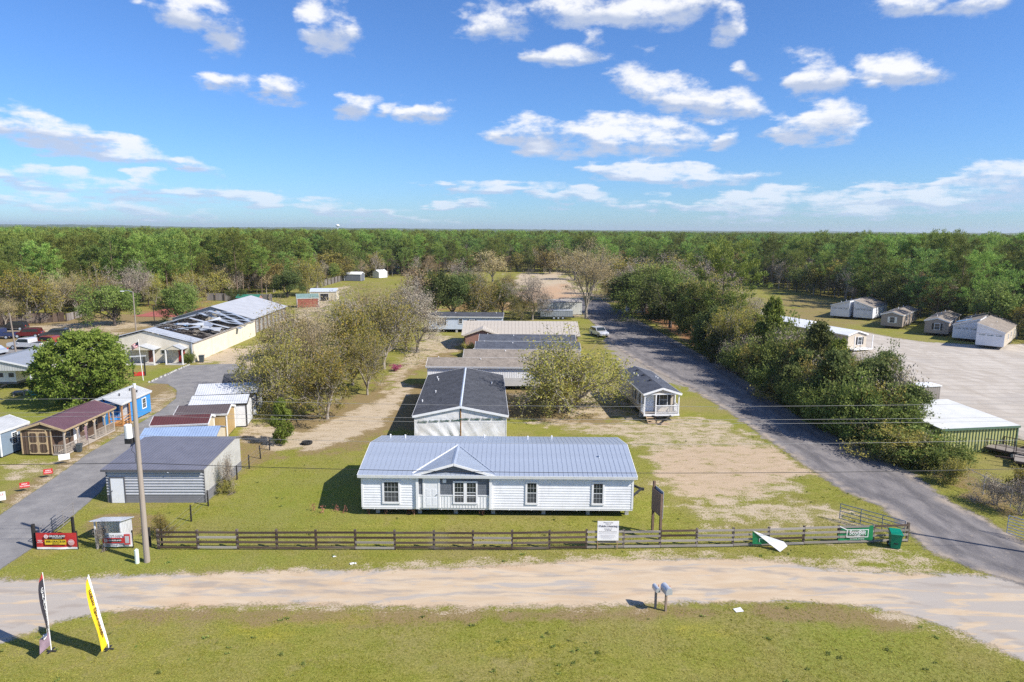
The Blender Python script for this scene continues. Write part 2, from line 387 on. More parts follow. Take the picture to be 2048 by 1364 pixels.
# the sandy track between the trees and the row of homes
sand = np.maximum(sand, .72*m([(520,905),(640,900),(770,855),(800,815),(830,775),(800,760),(770,790),(690,830),(610,860),(540,880)], 1.2, 1.1))
sand = np.maximum(sand, .62*m([(480,830),(560,850),(640,870),(560,900),(480,880),(465,850)], 1.5, 1.6))
sand = np.maximum(sand, .58*m([(770,790),(860,720),(870,690),(840,680),(810,700),(780,740),(760,770)], 1.5, 1.8))
sand = np.maximum(sand, .6*m([(830,720),(930,700),(930,680),(850,660),(830,690)], 2, 3))
dry = np.maximum(dry, .8*m([(560,920),(720,900),(840,850),(1030,840),(1240,860),(1240,830),(1060,780),(870,760),(760,780),(560,840)], 2, 3))
dry = np.maximum(dry, .9*m([(740,770),(900,690),(930,700),(850,740),(760,790)], 2, 3))
dry = np.maximum(dry, .85*m([(470,960),(560,910),(600,860),(520,840),(470,870)], 2, 2))
# verge sand along the lane, thin turf
sand = np.maximum(sand, .55*m([(0,1155),(560,1135),(960,1118),(1300,1098),(1500,1108),(1700,1120),(1900,1130),(1960,1160),(1300,1165),(560,1175),(0,1190)], 1.2, 1.0))
sand = np.maximum(sand, .52*m([(560,1195),(1024,1200),(1300,1195),(1300,1222),(1024,1226),(640,1226),(380,1224),(240,1220),(380,1196)], 1.0, .7))
sand = np.maximum(sand, .6*m([(1700,1190),(2048,1290),(2048,1330),(1850,1260),(1700,1215)], 1.0, .8))
sand = np.maximum(sand, .55*m([(1650,1085),(1800,1090),(1960,1150),(1700,1130)], 1.5, 1.5))
dry = np.maximum(dry, .9*m([(240,1216),(1024,1218),(1700,1210),(1850,1250),(1780,1262),(1500,1232),(1024,1246),(560,1246),(200,1240)], 1.2, .9))
# left lawns: straw beside the asphalt drive
dry = np.maximum(dry, .8*m([(0,1035),(100,965),(240,868),(330,815),(365,790),(340,768),(290,770),(260,790),(180,870),(90,945),(0,1000)], 1.2, 1.0))
sand = np.maximum(sand, .55*m([(0,1035),(100,968),(240,872),(330,818),(360,790),(345,775),(310,790),(220,862),(100,945),(0,1012)], 1.0, .8))
sand = np.maximum(sand, .5*m([(0,930),(45,918),(140,920),(120,940),(0,970)], 1.5, 1.5))
dry = np.maximum(dry, .9*m([(165,1052),(190,1030),(250,1022),(320,1030),(320,1055),(260,1075),(180,1070)], .8, .5))
# parking field on the left
dry = np.maximum(dry, .9*m([(-300,790),(-300,650),(0,640),(330,620),(420,620),(360,650),(260,690),(120,700),(0,730)], 6, 10))
sand = np.maximum(sand, .6*m([(-100,655),(60,648),(330,640),(270,660),(100,670),(0,680)], 3, 6, n2))
sand = np.maximum(sand, .65*m([(90,690),(220,660),(270,668),(240,685),(120,705)], 3, 4, n2))
clay = np.maximum(clay, .6*m([(270,610),(420,600),(420,625),(300,640)], 5, 8, n2))
# far sandy clearing and lane behind the homes
sand = np.maximum(sand, .9*m([(1020,600),(1030,545),(1125,545),(1150,560),(1200,600),(1190,640),(1100,625),(1060,610)], 8, 14, n2))
clay = np.maximum(clay, .6*m([(1040,580),(1130,570),(1160,595),(1100,615),(1030,620),(940,625),(860,620),(860,605),(1000,600)], 6, 10, n2))
sand = np.maximum(sand, .7*m([(480,720),(560,690),(600,660),(660,610),(700,570),(640,580),(590,620),(520,690),(470,710)], 3, 5, n2))
sand = np.maximum(sand, .8*m([(380,720),(430,700),(520,690),(520,730),(490,745),(440,730)], 2, 3))
# gravel shoulder of the right hand drive, leaf litter under its hedge
gravel = np.maximum(gravel, m([(1205,640),(1255,650),(1330,690),(1480,770),(1560,830),(1620,900),(1540,880),(1440,810),(1370,775),(1300,750),(1240,735),(1215,690)], 2, 2))
dry = np.maximum(dry, m([(1260,615),(1330,660),(1420,712),(1520,765),(1650,850),(1760,895),(1850,935),(1960,1010),(2048,1060),(2048,1000),(1900,920),(1700,790),(1500,690),(1340,620)], 1.5, 2))
clay = np.maximum(clay, .75*m([(1255,612),(1330,656),(1420,708),(1500,752),(1520,740),(1400,670),(1320,615)], 1.5, 2))
# lawns
dry = np.maximum(dry, .55*m([(1500,600),(1640,575),(1800,640),(1700,680),(1560,660)], 8, 14, n2))
moss = np.maximum(moss, .5*px_blob(520,1262,3.8,1.5,.9)); moss = np.maximum(moss, .35*px_blob(1040,1300,4.5,2.2,.9)); moss = np.maximum(moss, .4*px_blob(1010,1300,1.4,.9,.9))
moss = np.maximum(moss, .6*px_blob(700,1235,6.,.8)); moss = np.maximum(moss, .4*px_blob(1400,1258,3.4,1.3,.9)); moss = np.maximum(moss, .5*px_blob(225,1240,2,.7))
lush = np.maximum(lush, .8*m([(1600,1225),(1720,1240),(1850,1290),(2048,1380),(1700,1400),(1560,1300)], 2, 2.6)); lush = np.maximum(lush, .8*m([(0,1140),(150,1100),(330,1102),(700,1105),(560,1135),(250,1150)], 1.5, 1.6))
lush = np.maximum(lush, .6*m([(480,960),(700,930),(720,1030),(600,1080),(430,1060)], 2, 2.5)); lush = np.maximum(lush, .8*m([(0,815),(60,800),(160,790),(150,840),(0,860)], 1, 1.5)); lush = np.maximum(lush, .8*m([(270,770),(300,740),(370,732),(300,762)], 1, 1))
lush = np.maximum(lush, .5*m([(1400,880),(1560,860),(1600,900),(1500,890)], 1.5, 2))
# uneven ground: shallow rolls only (drives lie on the level)
ii = np.arange(XX.size).reshape(XX.shape)
F = np.stack([ii[:-1,:-1], ii[:-1,1:], ii[1:,1:], ii[1:,:-1]], -1).reshape(-1, 4)
V = np.stack([XX, YY, ZZ], -1).reshape(-1, 3)
one = np.ones(XX.size)
A1 = np.stack([sand.ravel(), dry.ravel(), gravel.ravel(), one], -1); A2_ = np.stack([moss.ravel(), clay.ravel(), lush.ravel(), one], -1)
t = NT('lawn_and_sand'); P = t.P()
c1 = t.sep(t.attr('site_a', 'Vector')); c2 = t.sep(t.attr('site_b', 'Vector'))
nf = t.noise(P, 9, 5, .7); nm = t.noise(t.vec('MULTIPLY', P, (.75, 1.25, 1)), .9, 6, .66); nl = t.noise(P, .17, 4); nb = t.noise(P, 38, 3, .7)
def thr(msk, amp=.75, w=.14):
    k = t.math('ADD', msk, t.math('MULTIPLY', t.math('SUBTRACT', t.math('ADD', t.math('MULTIPLY', nm, .55), t.math('ADD', t.math('MULTIPLY', nf, .55), t.math('MULTIPLY', nb, .20))), .65), amp*2.2))
    return t.math('MULTIPLY', t.ramp(k, .5-w, .5+w), t.ramp(msk, .04, .35))
gr = t.mix(t.ramp(nm, .3, .72), (.190, .215, .020), (.300, .275, .058))
gr = t.mix(t.ramp(nl, .38, .66), gr, t.mix(.7, gr, (.30, .235, .105))); gr = t.mix(t.math('MULTIPLY', t.ramp(t.noise(P, .55, 5, .65), .54, .68), .5), gr, (.33, .26, .13))
gr = t.mix(t.math('MULTIPLY', c2[2], .7), gr, (.190, .250, .020))
gr = t.mix(t.math('MULTIPLY', thr(c2[0], .9, .35), .6), gr, (.46, .40, .010))
gr = t.mix(t.ramp(nf, .36, .70), t.mix(.42, gr, (.070, .085, .014)), t.mix(.32, gr, (.46, .40, .12)))
gr = t.mix(t.math('MULTIPLY', t.ramp(nb, .5, .75), .35), gr, (.08, .09, .02))
gr = t.mix(t.math('MULTIPLY', thr(c1[1], .6, .25), .85), gr, t.mix(nf, (.16, .095, .040), (.33, .25, .14)))
sd = t.mix(nm, (.42, .33, .215), (.54, .45, .33)); sd = t.mix(t.ramp(nb, .45, .8), sd, (.36, .28, .18)); rt = t.n.new('ShaderNodeMapping'); t.put(rt.inputs['Vector'], P); rt.inputs['Rotation'].default_value = (0, 0, rad(38)); rt.inputs['Scale'].default_value = (.45, 3.2, 1)
stk = t.noise(rt.outputs[0], 1.1, 5, .65, .4); sd = t.mix(t.math('MULTIPLY', t.ramp(stk, .55, .70), .6), sd, (.29, .20, .12)); sd = t.mix(t.math('MULTIPLY', t.ramp(stk, .45, .28), .5), sd, (.62, .52, .39))
sd = t.mix(t.math('MULTIPLY', c2[1], .8), sd, (.46, .24, .12))
gr = t.mix(t.math('MULTIPLY', thr(c2[1], .6, .25), .8), gr, t.mix(nf, (.22, .09, .04), (.36, .19, .10)))
gr = t.mix(thr(c1[0], 1.35, .10), gr, sd)
gv = t.mix(t.ramp(nb, .3, .7), (.20, .175, .15), (.36, .32, .27)); gr = t.mix(thr(c1[2], .4), gr, gv)
t.col(gr); t.rough(.95); t.spec(.1)
t.bump(t.math('ADD', t.math('MULTIPLY', nf, .7), t.math('MULTIPLY', nb, .5)), .55, .10)
t.done('ground')
ground = put('ground', np_mesh('ground', V, F, MATS['ground'], {'site_a': A1, 'site_b': A2_})); ground['kind'] = 'structure'

# ------------------------------------------------------------------ roads and yards: sheets with broken edges
def sheet(name, poly, z, mat, res=.35, soft=.8, extra=None):
    P_ = np.array(poly); x0, y0 = P_.min(0)-1.5; x1, y1 = P_.max(0)+1.5
    xs = np.arange(x0, x1, res); ys = np.arange(y0, y1, res); X, Y = np.meshgrid(xs, ys)
    sdv = sdist(X, Y, poly)
    idx = np.arange(X.size).reshape(X.shape)
    q = np.stack([idx[:-1,:-1], idx[:-1,1:], idx[1:,1:], idx[1:,:-1]], -1).reshape(-1,4)
    keep = (sdv.ravel()[q] > -soft).any(1); q = q[keep]
    used, inv = np.unique(q, return_inverse=True)
    V = np.stack([X.ravel()[used], Y.ravel()[used], np.full(len(used), z)], -1)
    at = {'inside': sdv.ravel()[used]}
    o = put(name, np_mesh(name, V, inv.reshape(-1,4), mat, at)); o['kind'] = 'structure'; return o
def road_mat(name, fn, amp=1.3, w=.25):
    t = NT(name); P = t.P(); col, h, bs = fn(t, P)
    t.col(col); t.rough(.93); t.spec(.15); t.bump(h, bs, .03)
    n = t.math('ADD', t.math('MULTIPLY', t.noise(P, 1.1, 4), .5), t.math('MULTIPLY', t.noise(P, 7, 4, .7), .5))
    e = t.math('ADD', t.attr('inside'), t.math('MULTIPLY', t.math('SUBTRACT', n, .5), amp*2.6))
    a = t.ramp(e, -w, w)
    tr = t.n.new('ShaderNodeBsdfTransparent'); mx = t.n.new('ShaderNodeMixShader'); t.put(mx.inputs[0], a)
    t.l.new(tr.outputs[0], mx.inputs[1]); t.l.new(t.b.outputs[0], mx.inputs[2]); t.l.new(mx.outputs[0], t.out.inputs[0])
    return t.done()
def f_sand(t, P):
    n = t.noise(t.vec('MULTIPLY', P, (.35, 1.5, 1)), .9, 6, .62, .8); f = t.noise(P, 30, 3, .7); l = t.noise(P, .25, 3)
    c = t.mix(t.ramp(n, .3, .7), (.47, .355, .235), (.54, .435, .31)); c = t.mix(t.math('MULTIPLY', t.ramp(l, .52, .75), .35), c, (.54, .36, .22))
    g = t.noise(t.vec('MULTIPLY', P, (.22, 1.1, 1)), 1.0, 5, .6, 1.2); s = t.sep(P)
    side = t.math('ADD', t.ramp(s[0], 14., 26.), t.ramp(s[0], -16., -24.))
    c = t.mix(t.math('MULTIPLY', t.ramp(t.math('ADD', g, t.math('MULTIPLY', side, .15)), .52, .64), .75), c, t.mix(f, (.24, .23, .225), (.46, .43, .39)))
    ins = t.math('ADD', t.attr('inside'), t.math('MULTIPLY', t.math('SUBTRACT', t.noise(P, .35, 3), .5), 1.2)); tr_ = t.math('MULTIPLY', t.ramp(t.math('ABSOLUTE', t.math('SUBTRACT', ins, 1.35)), .42, .12), t.ramp(t.noise(t.vec('MULTIPLY', P, (.3, 1.2, 1)), 1.3, 4), .42, .60))
    c = t.mix(t.math('MULTIPLY', tr_, .8), c, t.mix(f, (.24, .21, .185), (.40, .34, .28)))
    c = t.mix(t.math('MULTIPLY', t.ramp(f, .55, .8), .35), c, (.33, .27, .20))
    return c, t.math('ADD', n, t.math('MULTIPLY', f, .4)), .35
def f_asphalt(t, P):
    f = t.noise(P, 55, 2, .7); n = t.noise(P, .7, 5, .6); l = t.noise(P, 4, 4)
    c = t.mix(t.ramp(n, .3, .72), (.17, .165, .165), (.255, .245, .235)); c = t.mix(t.math('MULTIPLY', t.ramp(f, .4, .8), .5), c, (.36, .34, .33))
    c = t.mix(t.math('MULTIPLY', t.ramp(l, .6, .75), .4), c, (.38, .32, .25)); return c, f, .3
def f_oldasphalt(t, P):
    f = t.noise(P, 45, 2, .7); s = t.sep(P)
    v = t.vec('ADD', t.vec('MULTIPLY', P, (1., .38, 1)), (0, 0, 0)); n = t.noise(v, .9, 6, .62, .5); l = t.noise(P, 3, 5, .65)
    c = t.mix(t.ramp(n, .3, .72), (.115, .108, .112), (.235, .215, .205)); c = t.mix(t.math('MULTIPLY', t.ramp(f, .45, .8), .6), c, (.34, .31, .285))
    c = t.mix(t.math('MULTIPLY', t.ramp(l, .56, .72), .5), c, (.37, .31, .24))
    ins = t.attr('inside'); c = t.mix(t.math('MULTIPLY', t.ramp(ins, 1.3, .2), t.ramp(t.noise(P, .8, 5), .38, .6)), c, (.36, .30, .24))
    tr_ = t.ramp(t.math('ABSOLUTE', t.math('SUBTRACT', t.math('ADD', ins, t.math('MULTIPLY', t.noise(P, .2, 2), .8)), 2.2)), .5, .15); c = t.mix(t.math('MULTIPLY', tr_, .45), c, (.10, .094, .095))
    return c, f, .5
def f_yard(t, P):
    f = t.noise(P, 18, 4, .7); n = t.noise(t.vec('MULTIPLY', P, (1.3, .5, 1)), .25, 6, .6, 1.5)
    c = t.mix(t.ramp(n, .3, .72), (.40, .35, .29), (.52, .47, .405)); c = t.mix(t.math('MULTIPLY', t.ramp(f, .5, .8), .5), c, (.30, .26, .21))
    wv = t.n.new('ShaderNodeTexWave'); wv.wave_type = 'RINGS'; t.put(wv.inputs['Vector'], P); wv.inputs['Scale'].default_value = .16; wv.inputs['Distortion'].default_value = 9; wv.inputs['Detail'].default_value = 4; wv.inputs['Detail Scale'].default_value = .35
    c = t.mix(t.math('MULTIPLY', t.ramp(wv.outputs['Fac'], .80, .97), .35), c, (.29, .26, .225)); l = t.noise(P, .12, 4); c = t.mix(t.math('MULTIPLY', t.ramp(l, .54, .68), .35), c, (.34, .31, .28))
    return c, f, .4
M_sand = road_mat('lane_sand', f_sand, 1.0); M_asph = road_mat('drive_asphalt', f_asphalt, .25, .08); M_old = road_mat('old_asphalt', f_oldasphalt, .9, .3); M_yard = road_mat('yard_gravel', f_yard, 2.0, .6)
lane = [(-420,1150),(0,1160),(130,1160),(250,1152),(560,1142),(800,1139),(1024,1131),(1200,1119),(1400,1118),(1540,1121),(1650,1138),(1800,1146),(1960,1150),(2048,1150),(2500,1150),
        (2500,1400),(2048,1322),(1950,1275),(1850,1240),(1750,1214),(1600,1203),(1300,1207),(1024,1214),(760,1212),(560,1208),(400,1212),(230,1222),(130,1240),(50,1270),(0,1285),(-420,1330)]
sheet('sand_lane', pxpoly(lane), .004, M_sand, .3)
drive = [(1160,600),(1205,600),(1240,620),(1330,670),(1420,718),(1500,766),(1620,848),(1740,903),(1830,950),(1900,1003),(1965,1035),(2048,1085),(2420,1270),(2420,1190),(2120,1180),(2048,1172),(1975,1148),(1910,1125),(1850,1100),(1815,1062),(1760,1012),(1690,985),(1620,938),(1545,885),(1470,832),(1380,775),(1300,738),(1240,700),(1205,665),(1180,640),(1150,615)]
sheet('gravel_drive', pxpoly(drive), .008, M_old, .35)
asph = [(-260,1210),(0,1030),(100,962),(180,905),(250,864),(320,822),(352,797),(354,780),(335,768),(298,766),(330,748),(377,731),(440,728),(492,728),(500,760),(470,775),(400,800),(345,835),(300,870),(262,902),(226,945),(200,985),(150,1028),(70,1092),(0,1140),(-260,1330)]
sheet('asphalt_driveway', pxpoly(asph), .008, M_asph, .3, .5)
yard = [(1590,660),(1640,650),(1720,662),(1790,676),(1850,684),(1960,690),(2048,688),(2500,700),(2500,960),(2120,900),(2048,880),(1990,850),(1930,812),(1860,805),(1800,780),(1750,735),(1660,705),(1600,690)]
sheet('gravel_yard', pxpoly(yard), .004, M_yard, .6, 1.6)
park = [(-300,860),(-300,720),(0,700),(60,692),(130,694),(150,702),(60,725),(20,745),(0,750)]
sheet('parking_asphalt', pxpoly(park), .004, M_asph, .6, .5)

# ------------------------------------------------------------------ shared finishes
WHITE = plain('white_trim', (.80, .80, .80), .45, .05, 2., grime=.10)
M_vinyl = lap_siding('white_vinyl', (.82, .82, .83))
M_tan = lap_siding('tan_vinyl', (.52, .45, .36)); M_grayv = lap_siding('grey_vinyl', (.50, .49, .48)); M_blueg = lap_siding('blue_grey_vinyl', (.50, .56, .64))
M_bnb = lap_siding('board_and_batten', (.82, .82, .83), .22, 'x')
M_shg_char = shingle('charcoal_shingle', (.042, .044, .050), (.075, .078, .088)); M_shg_brown = shingle('weathered_shingle', (.17, .145, .12), (.25, .215, .18)); M_shg_navy = shingle('slate_shingle', (.055, .06, .075), (.09, .098, .118))
M_galv = metal_paint('galvalume', (.42, .47, .55), .34, .14); M_wmetal = metal_paint('white_metal', (.78, .79, .80), .4, .08)
M_dark = plain('dark_steel', (.025, .025, .028), .7, .3); M_conc = plain('concrete_block', (.42, .41, .39), .9, .15, 5, bump=.3)
M_tyre = plain('tyre_rubber', (.018, .018, .018), .85, .3); GL = glass()
SCREEN = plain('insect_screen', (.07,.075,.08), .55, .1)
M_wrap = None
def wrap_mat():
    t = NT('white_house_wrap'); o = t.O()
    n = t.noise(t.vec('MULTIPLY', o, (1.2, 1.2, .8)), 1.1, 5, .6, 2.2); f = t.noise(o, .7, 4)
    t.col(t.mix(t.ramp(f, .4, .75), (.78, .78, .79), (.62, .60, .57))); t.rough(.45); t.spec(.4); t.bump(n, .35, .12); return t.done()
M_wrap = wrap_mat()
def shake_mat():
    t = NT('blue_grey_shake'); o = t.O(); br = t.n.new('ShaderNodeTexBrick'); br.offset = .37
    sw = t.n.new('ShaderNodeCombineXYZ'); s = t.sep(o); t.l.new(s[0], sw.inputs[0]); t.l.new(s[2], sw.inputs[1])
    t.l.new(sw.outputs[0], br.inputs['Vector']); br.inputs['Scale'].default_value = 1; br.inputs['Brick Width'].default_value = .16; br.inputs['Row Height'].default_value = .17; br.inputs['Mortar Size'].default_value = .008
    br.inputs['Color1'].default_value = (.125, .14, .165, 1); br.inputs['Color2'].default_value = (.175, .19, .22, 1); br.inputs['Mortar'].default_value = (.06, .07, .085, 1)
    t.col(br.outputs['Color']); t.rough(.8); t.bump(br.outputs['Fac'], -.5, .02); return t.done()
M_shake = shake_mat()
def brick_mat():
    t = NT('red_brick'); o = t.O(); br = t.n.new('ShaderNodeTexBrick'); s = t.sep(o); sw = t.n.new('ShaderNodeCombineXYZ')
    t.l.new(t.math('ADD', s[0], s[1]), sw.inputs[0]); t.l.new(s[2], sw.inputs[1]); t.l.new(sw.outputs[0], br.inputs['Vector'])
    br.inputs['Scale'].default_value = 1; br.inputs['Brick Width'].default_value = .21; br.inputs['Row Height'].default_value = .075; br.inputs['Mortar Size'].default_value = .008
    br.inputs['Color1'].default_value = (.24, .085, .055, 1); br.inputs['Color2'].default_value = (.33, .12, .075, 1); br.inputs['Mortar'].default_value = (.40, .36, .32, 1)
    t.col(br.outputs['Color']); t.rough(.9); t.bump(br.outputs['Fac'], -.4, .01); return t.done()
M_brick = brick_mat()
def text_obj(name, body, size, mat, parent, loc, rot, ext=.004, align='CENTER', xs=1., bold=.012):
    """flat lettering as a mesh part"""
    cu = bpy.data.curves.new(name, 'FONT'); cu.body = body; cu.size = size; cu.align_x = align; cu.align_y = 'CENTER'; cu.extrude = ext; cu.resolution_u = 2; cu.offset = size*bold
    tmp = bpy.data.objects.new(name+'_tmp', cu); COL.objects.link(tmp); dg = bpy.context.evaluated_depsgraph_get()
    me = bpy.data.meshes.new_from_object(tmp.evaluated_get(dg)); bpy.data.objects.remove(tmp); bpy.data.curves.remove(cu)
    me.materials.clear(); me.materials.append(mat); me.name = name
    return put(name, me, parent, loc, 0, rot, (xs, 1, 1))

# ------------------------------------------------------------------ windows, doors, roofs in a wall frame
SIDES = {'f': (0, (0,0)), }
def wall_frame(side, L, W):
    """origin, along-vector, outward normal of a wall of a box L (x) by W (y) centred on the origin"""
    return {'f': (Vector((0,-W/2,0)), Vector((1,0,0)), Vector((0,-1,0))), 'b': (Vector((0,W/2,0)), Vector((-1,0,0)), Vector((0,1,0))),
            'l': (Vector((-L/2,0,0)), Vector((0,-1,0)), Vector((-1,0,0))), 'r': (Vector((L/2,0,0)), Vector((0,1,0)), Vector((1,0,0)))}[side]
_wcache = {}
def win_meshes(w, h, grid, trim, tm):
    key = (round(w,3), round(h,3), grid, round(trim,3), tm.name)
    if key in _wcache: return _wcache[key]
    f = MB(); t_ = trim       # casing, local: x along, z up, -y outward
    f.box(-w/2-t_, w/2+t_, -.045, .0, h, h+t_); f.box(-w/2-t_, w/2+t_, -.055, .0, -t_, 0)
    f.box(-w/2-t_, -w/2, -.045, .0, 0, h); f.box(w/2, w/2+t_, -.045, .0, 0, h)
    p = MB().box(-w/2, w/2, -.012, -.004, h*.5, h); p.box(-w/2, w/2, -.0125, -.004, 0, h*.5-.001, 1)
    s = MB().box(-w/2, w/2, -.034, -.012, h*.5-.025, h*.5+.025)
    if grid:
        nx, nz = grid
        for half in (0, 1):
            z0 = half*h*.5; d = -.028 if half else -.022
            for i in range(1, nx): s.box(-w/2+w*i/nx-.006, -w/2+w*i/nx+.006, d, -.012, z0+.02, z0+h*.5-.02)
            for j in range(1, nz): s.box(-w/2, w/2, d+.002, -.012, z0+h*.5*j/nz-.006, z0+h*.5*j/nz+.006)
    _wcache[key] = (f.mesh('window', tm), p.mesh('pane', [GL, SCREEN]), s.mesh('sash_bars', plain('sash_grey', (.52,.54,.55), .5))); return _wcache[key]
def window(parent, side, L, W, u, z, w, h, grid=(3,2), trim=.09, shutters=None, tm=None, proud=.004, dims=None):
    o, al, nn = wall_frame(side, L, W); ang = math.atan2(al.y, al.x)
    mw, mp, ms = win_meshes(w, h, grid, trim, tm or WHITE)
    q = put('window', mw, parent, o+al*u+nn*proud+Vector((0,0,z)), ang)
    put('pane', mp, q); put('sash_bars', ms, q)
    if shutters:
        for sgn in (-1, 1):
            b = MB(); x0 = sgn*(w/2+trim+.02); x1 = sgn*(w/2+trim+.34); b.box(min(x0,x1), max(x0,x1), -.03, 0, -.03, h+.03)
            for k in range(9): b.box(min(x0,x1)+.04, max(x0,x1)-.04, -.042, -.03, .05+k*h/9.2, .05+k*h/9.2+h*.06)
            b.build('shutter', shutters, q)
    return q
def door(parent, side, L, W, u, z, w=.92, h=2.03, mat=None, trim=.10, lite=False, proud=.004, knob=True, tm=None):
    o, al, nn = wall_frame(side, L, W); ang = math.atan2(al.y, al.x)
    d = MB().box(-w/2, w/2, -.03, 0, 0, h)
    for (a, b, c, e) in ((-.36,-.06,.15,.75),(.06,.36,.15,.75),(-.36,-.06,.85,1.35),(.06,.36,.85,1.35)):
        if not (lite and c > .8): d.box(a*w/.92, b*w/.92, -.04, -.03, c, e)
    q = d.build('door', mat or WHITE, parent, o+al*u+nn*proud+Vector((0,0,z)), ang)
    if trim:
        f = MB(); f.box(-w/2-trim, -w/2, -.05, 0, 0, h+trim); f.box(w/2, w/2+trim, -.05, 0, 0, h+trim); f.box(-w/2, w/2, -.05, 0, h, h+trim); f.build('door_frame', tm or WHITE, q)
    if lite: MB().box(-w*.30, w*.30, -.034, -.030, .95, 1.85).build('pane', GL, q)
    if knob: MB().tube((w*.40,-.03,.95), (w*.40,-.09,.95), .03, .035, 8).build('handle', M_dark, q)
    return q
def gable_body(L, W, z0, zt, rise, ax='x', off=0.):
    """closed box with gable ends, ridge along local x, shifted by off across"""
    pts = [(-W/2, z0), (W/2, z0), (W/2, zt), (off, zt+rise), (-W/2, zt)]
    return MB().prism(pts, 'x', -L/2, L/2)
def gable_roof(parent, L, W, zt, rise, over=.22, gover=.22, th=.09, mat=None, fascia=None, off=0., cap=None):
    """two roof slopes lying just above the walls; object axes follow each slope so that courses run level"""
    out = []
    for sg in (-1, 1):
        run = (W/2 + sg*off) if sg < 0 else (W/2 - off)
        run = abs(sg*W/2 - off); ang = math.atan2(rise, run); ln = (run+over)/math.cos(ang)
        b = MB(); b.box(-L/2-gover, L/2+gover, 0, ln, 0, th)
        me = b.mesh('roof_slope', mat)
        o = put('roof_slope', me, parent, (0, off, zt+rise+.012), rot=(0, 0, 0))
        # local +y runs down the slope
        o.rotation_euler = (-ang, 0, 0) if sg > 0 else (-ang, 0, math.pi)
        out.append((o, ln, ang, sg))
        if fascia:
            MB().box(-L/2-gover-.004, L/2+gover+.004, ln+.002, ln+.03, -.13, th+.008).build('fascia', fascia, o)
            for e in (-1, 1):
                x = e*(L/2+gover); MB().box(min(x, x+e*.03), max(x, x+e*.03), 0, ln, -.13, th+.010).build('rake_board', fascia, o)
    if cap: 
        MB().prism([(-.16, zt+rise+th-.035), (0, zt+rise+th+.03), (.16, zt+rise+th-.035), (0, zt+rise+th+.002)], 'x', -L/2-gover, L/2+gover).build('ridge_cap', cap, parent, (0, off, 0))
    return out
def ribs(slope, L, ln, pitch, mat, th=.09, gover=.22, h=.022, clip=None, name='roof_panel'):
    """standing-seam sheets: one object per sheet between two seams, sharing a mesh"""
    n = int(round((L+2*gover)/pitch)); p = (L+2*gover)/n
    b = MB(); b.box(.012, p-.012, .0, ln+.012, 0, .012); b.prism([(-.0, .0), (.024, 0), (.018, h), (.006, h)], 'y', 0, ln+.016)
    me = b.mesh(name, mat)
    for i in range(n): put(name, me, slope, (-L/2-gover+i*p, 0, th+.003))
def pipe(parent, x, y, z, h=.35, r=.05, name='vent_pipe', mat=None):
    b = MB().tube((0,0,-.15), (0,0,h), r, r, 8); b.tube((0,0,h), (0,0,h+.06), r*1.6, r*1.3, 8)
    b.build(name, mat or WHITE, parent, (x, y, z))
def wheels(parent, xs, y, z=.36, r=.36):
    for x in xs:
        b = MB().tube((0,-.11,0), (0,.11,0), r, r, 14); q = b.build('wheel', M_tyre, parent, (x, y, z))
        MB().tube((0,-.118,0), (0,-.10,0), r*.55, r*.55, 12).build('rim', M_galv, q)
def chassis(parent, L, W, z0, tongue=True, piers=True, side=-1, ends=None):
    b = MB()
    for y in (-W*.27, W*.27): b.box(-L/2, L/2, y-.06, y+.06, z0-.28, z0-.02)
    for k in range(7): b.box(-L/2+L*(k+.5)/7-.04, -L/2+L*(k+.5)/7+.04, -W*.42, W*.42, z0-.16, z0-.03)
    if tongue:
        e = L/2*side
        for y in (-1, 1): b.bar((e, y*W*.26, z0-.16), (e+side*1.35, y*.06, z0-.16), .10, .16)
        b.box(min(e+side*1.25, e+side*1.6), max(e+side*1.25, e+side*1.6), -.09, .09, z0-.26, z0-.08)
    b.build('chassis', M_dark, parent)
    if piers:
        n = max(3, int(L/3.5))
        me = MB().box(-.20, .20, -.20, .20, 0, max(.05, z0-.03)).mesh('pier', M_conc)
        for y in (-W/2+.28, W/2-.28):
            for k in range(n): put('pier', me, parent, (-L/2+L*(k+.5)/n, y, 0))

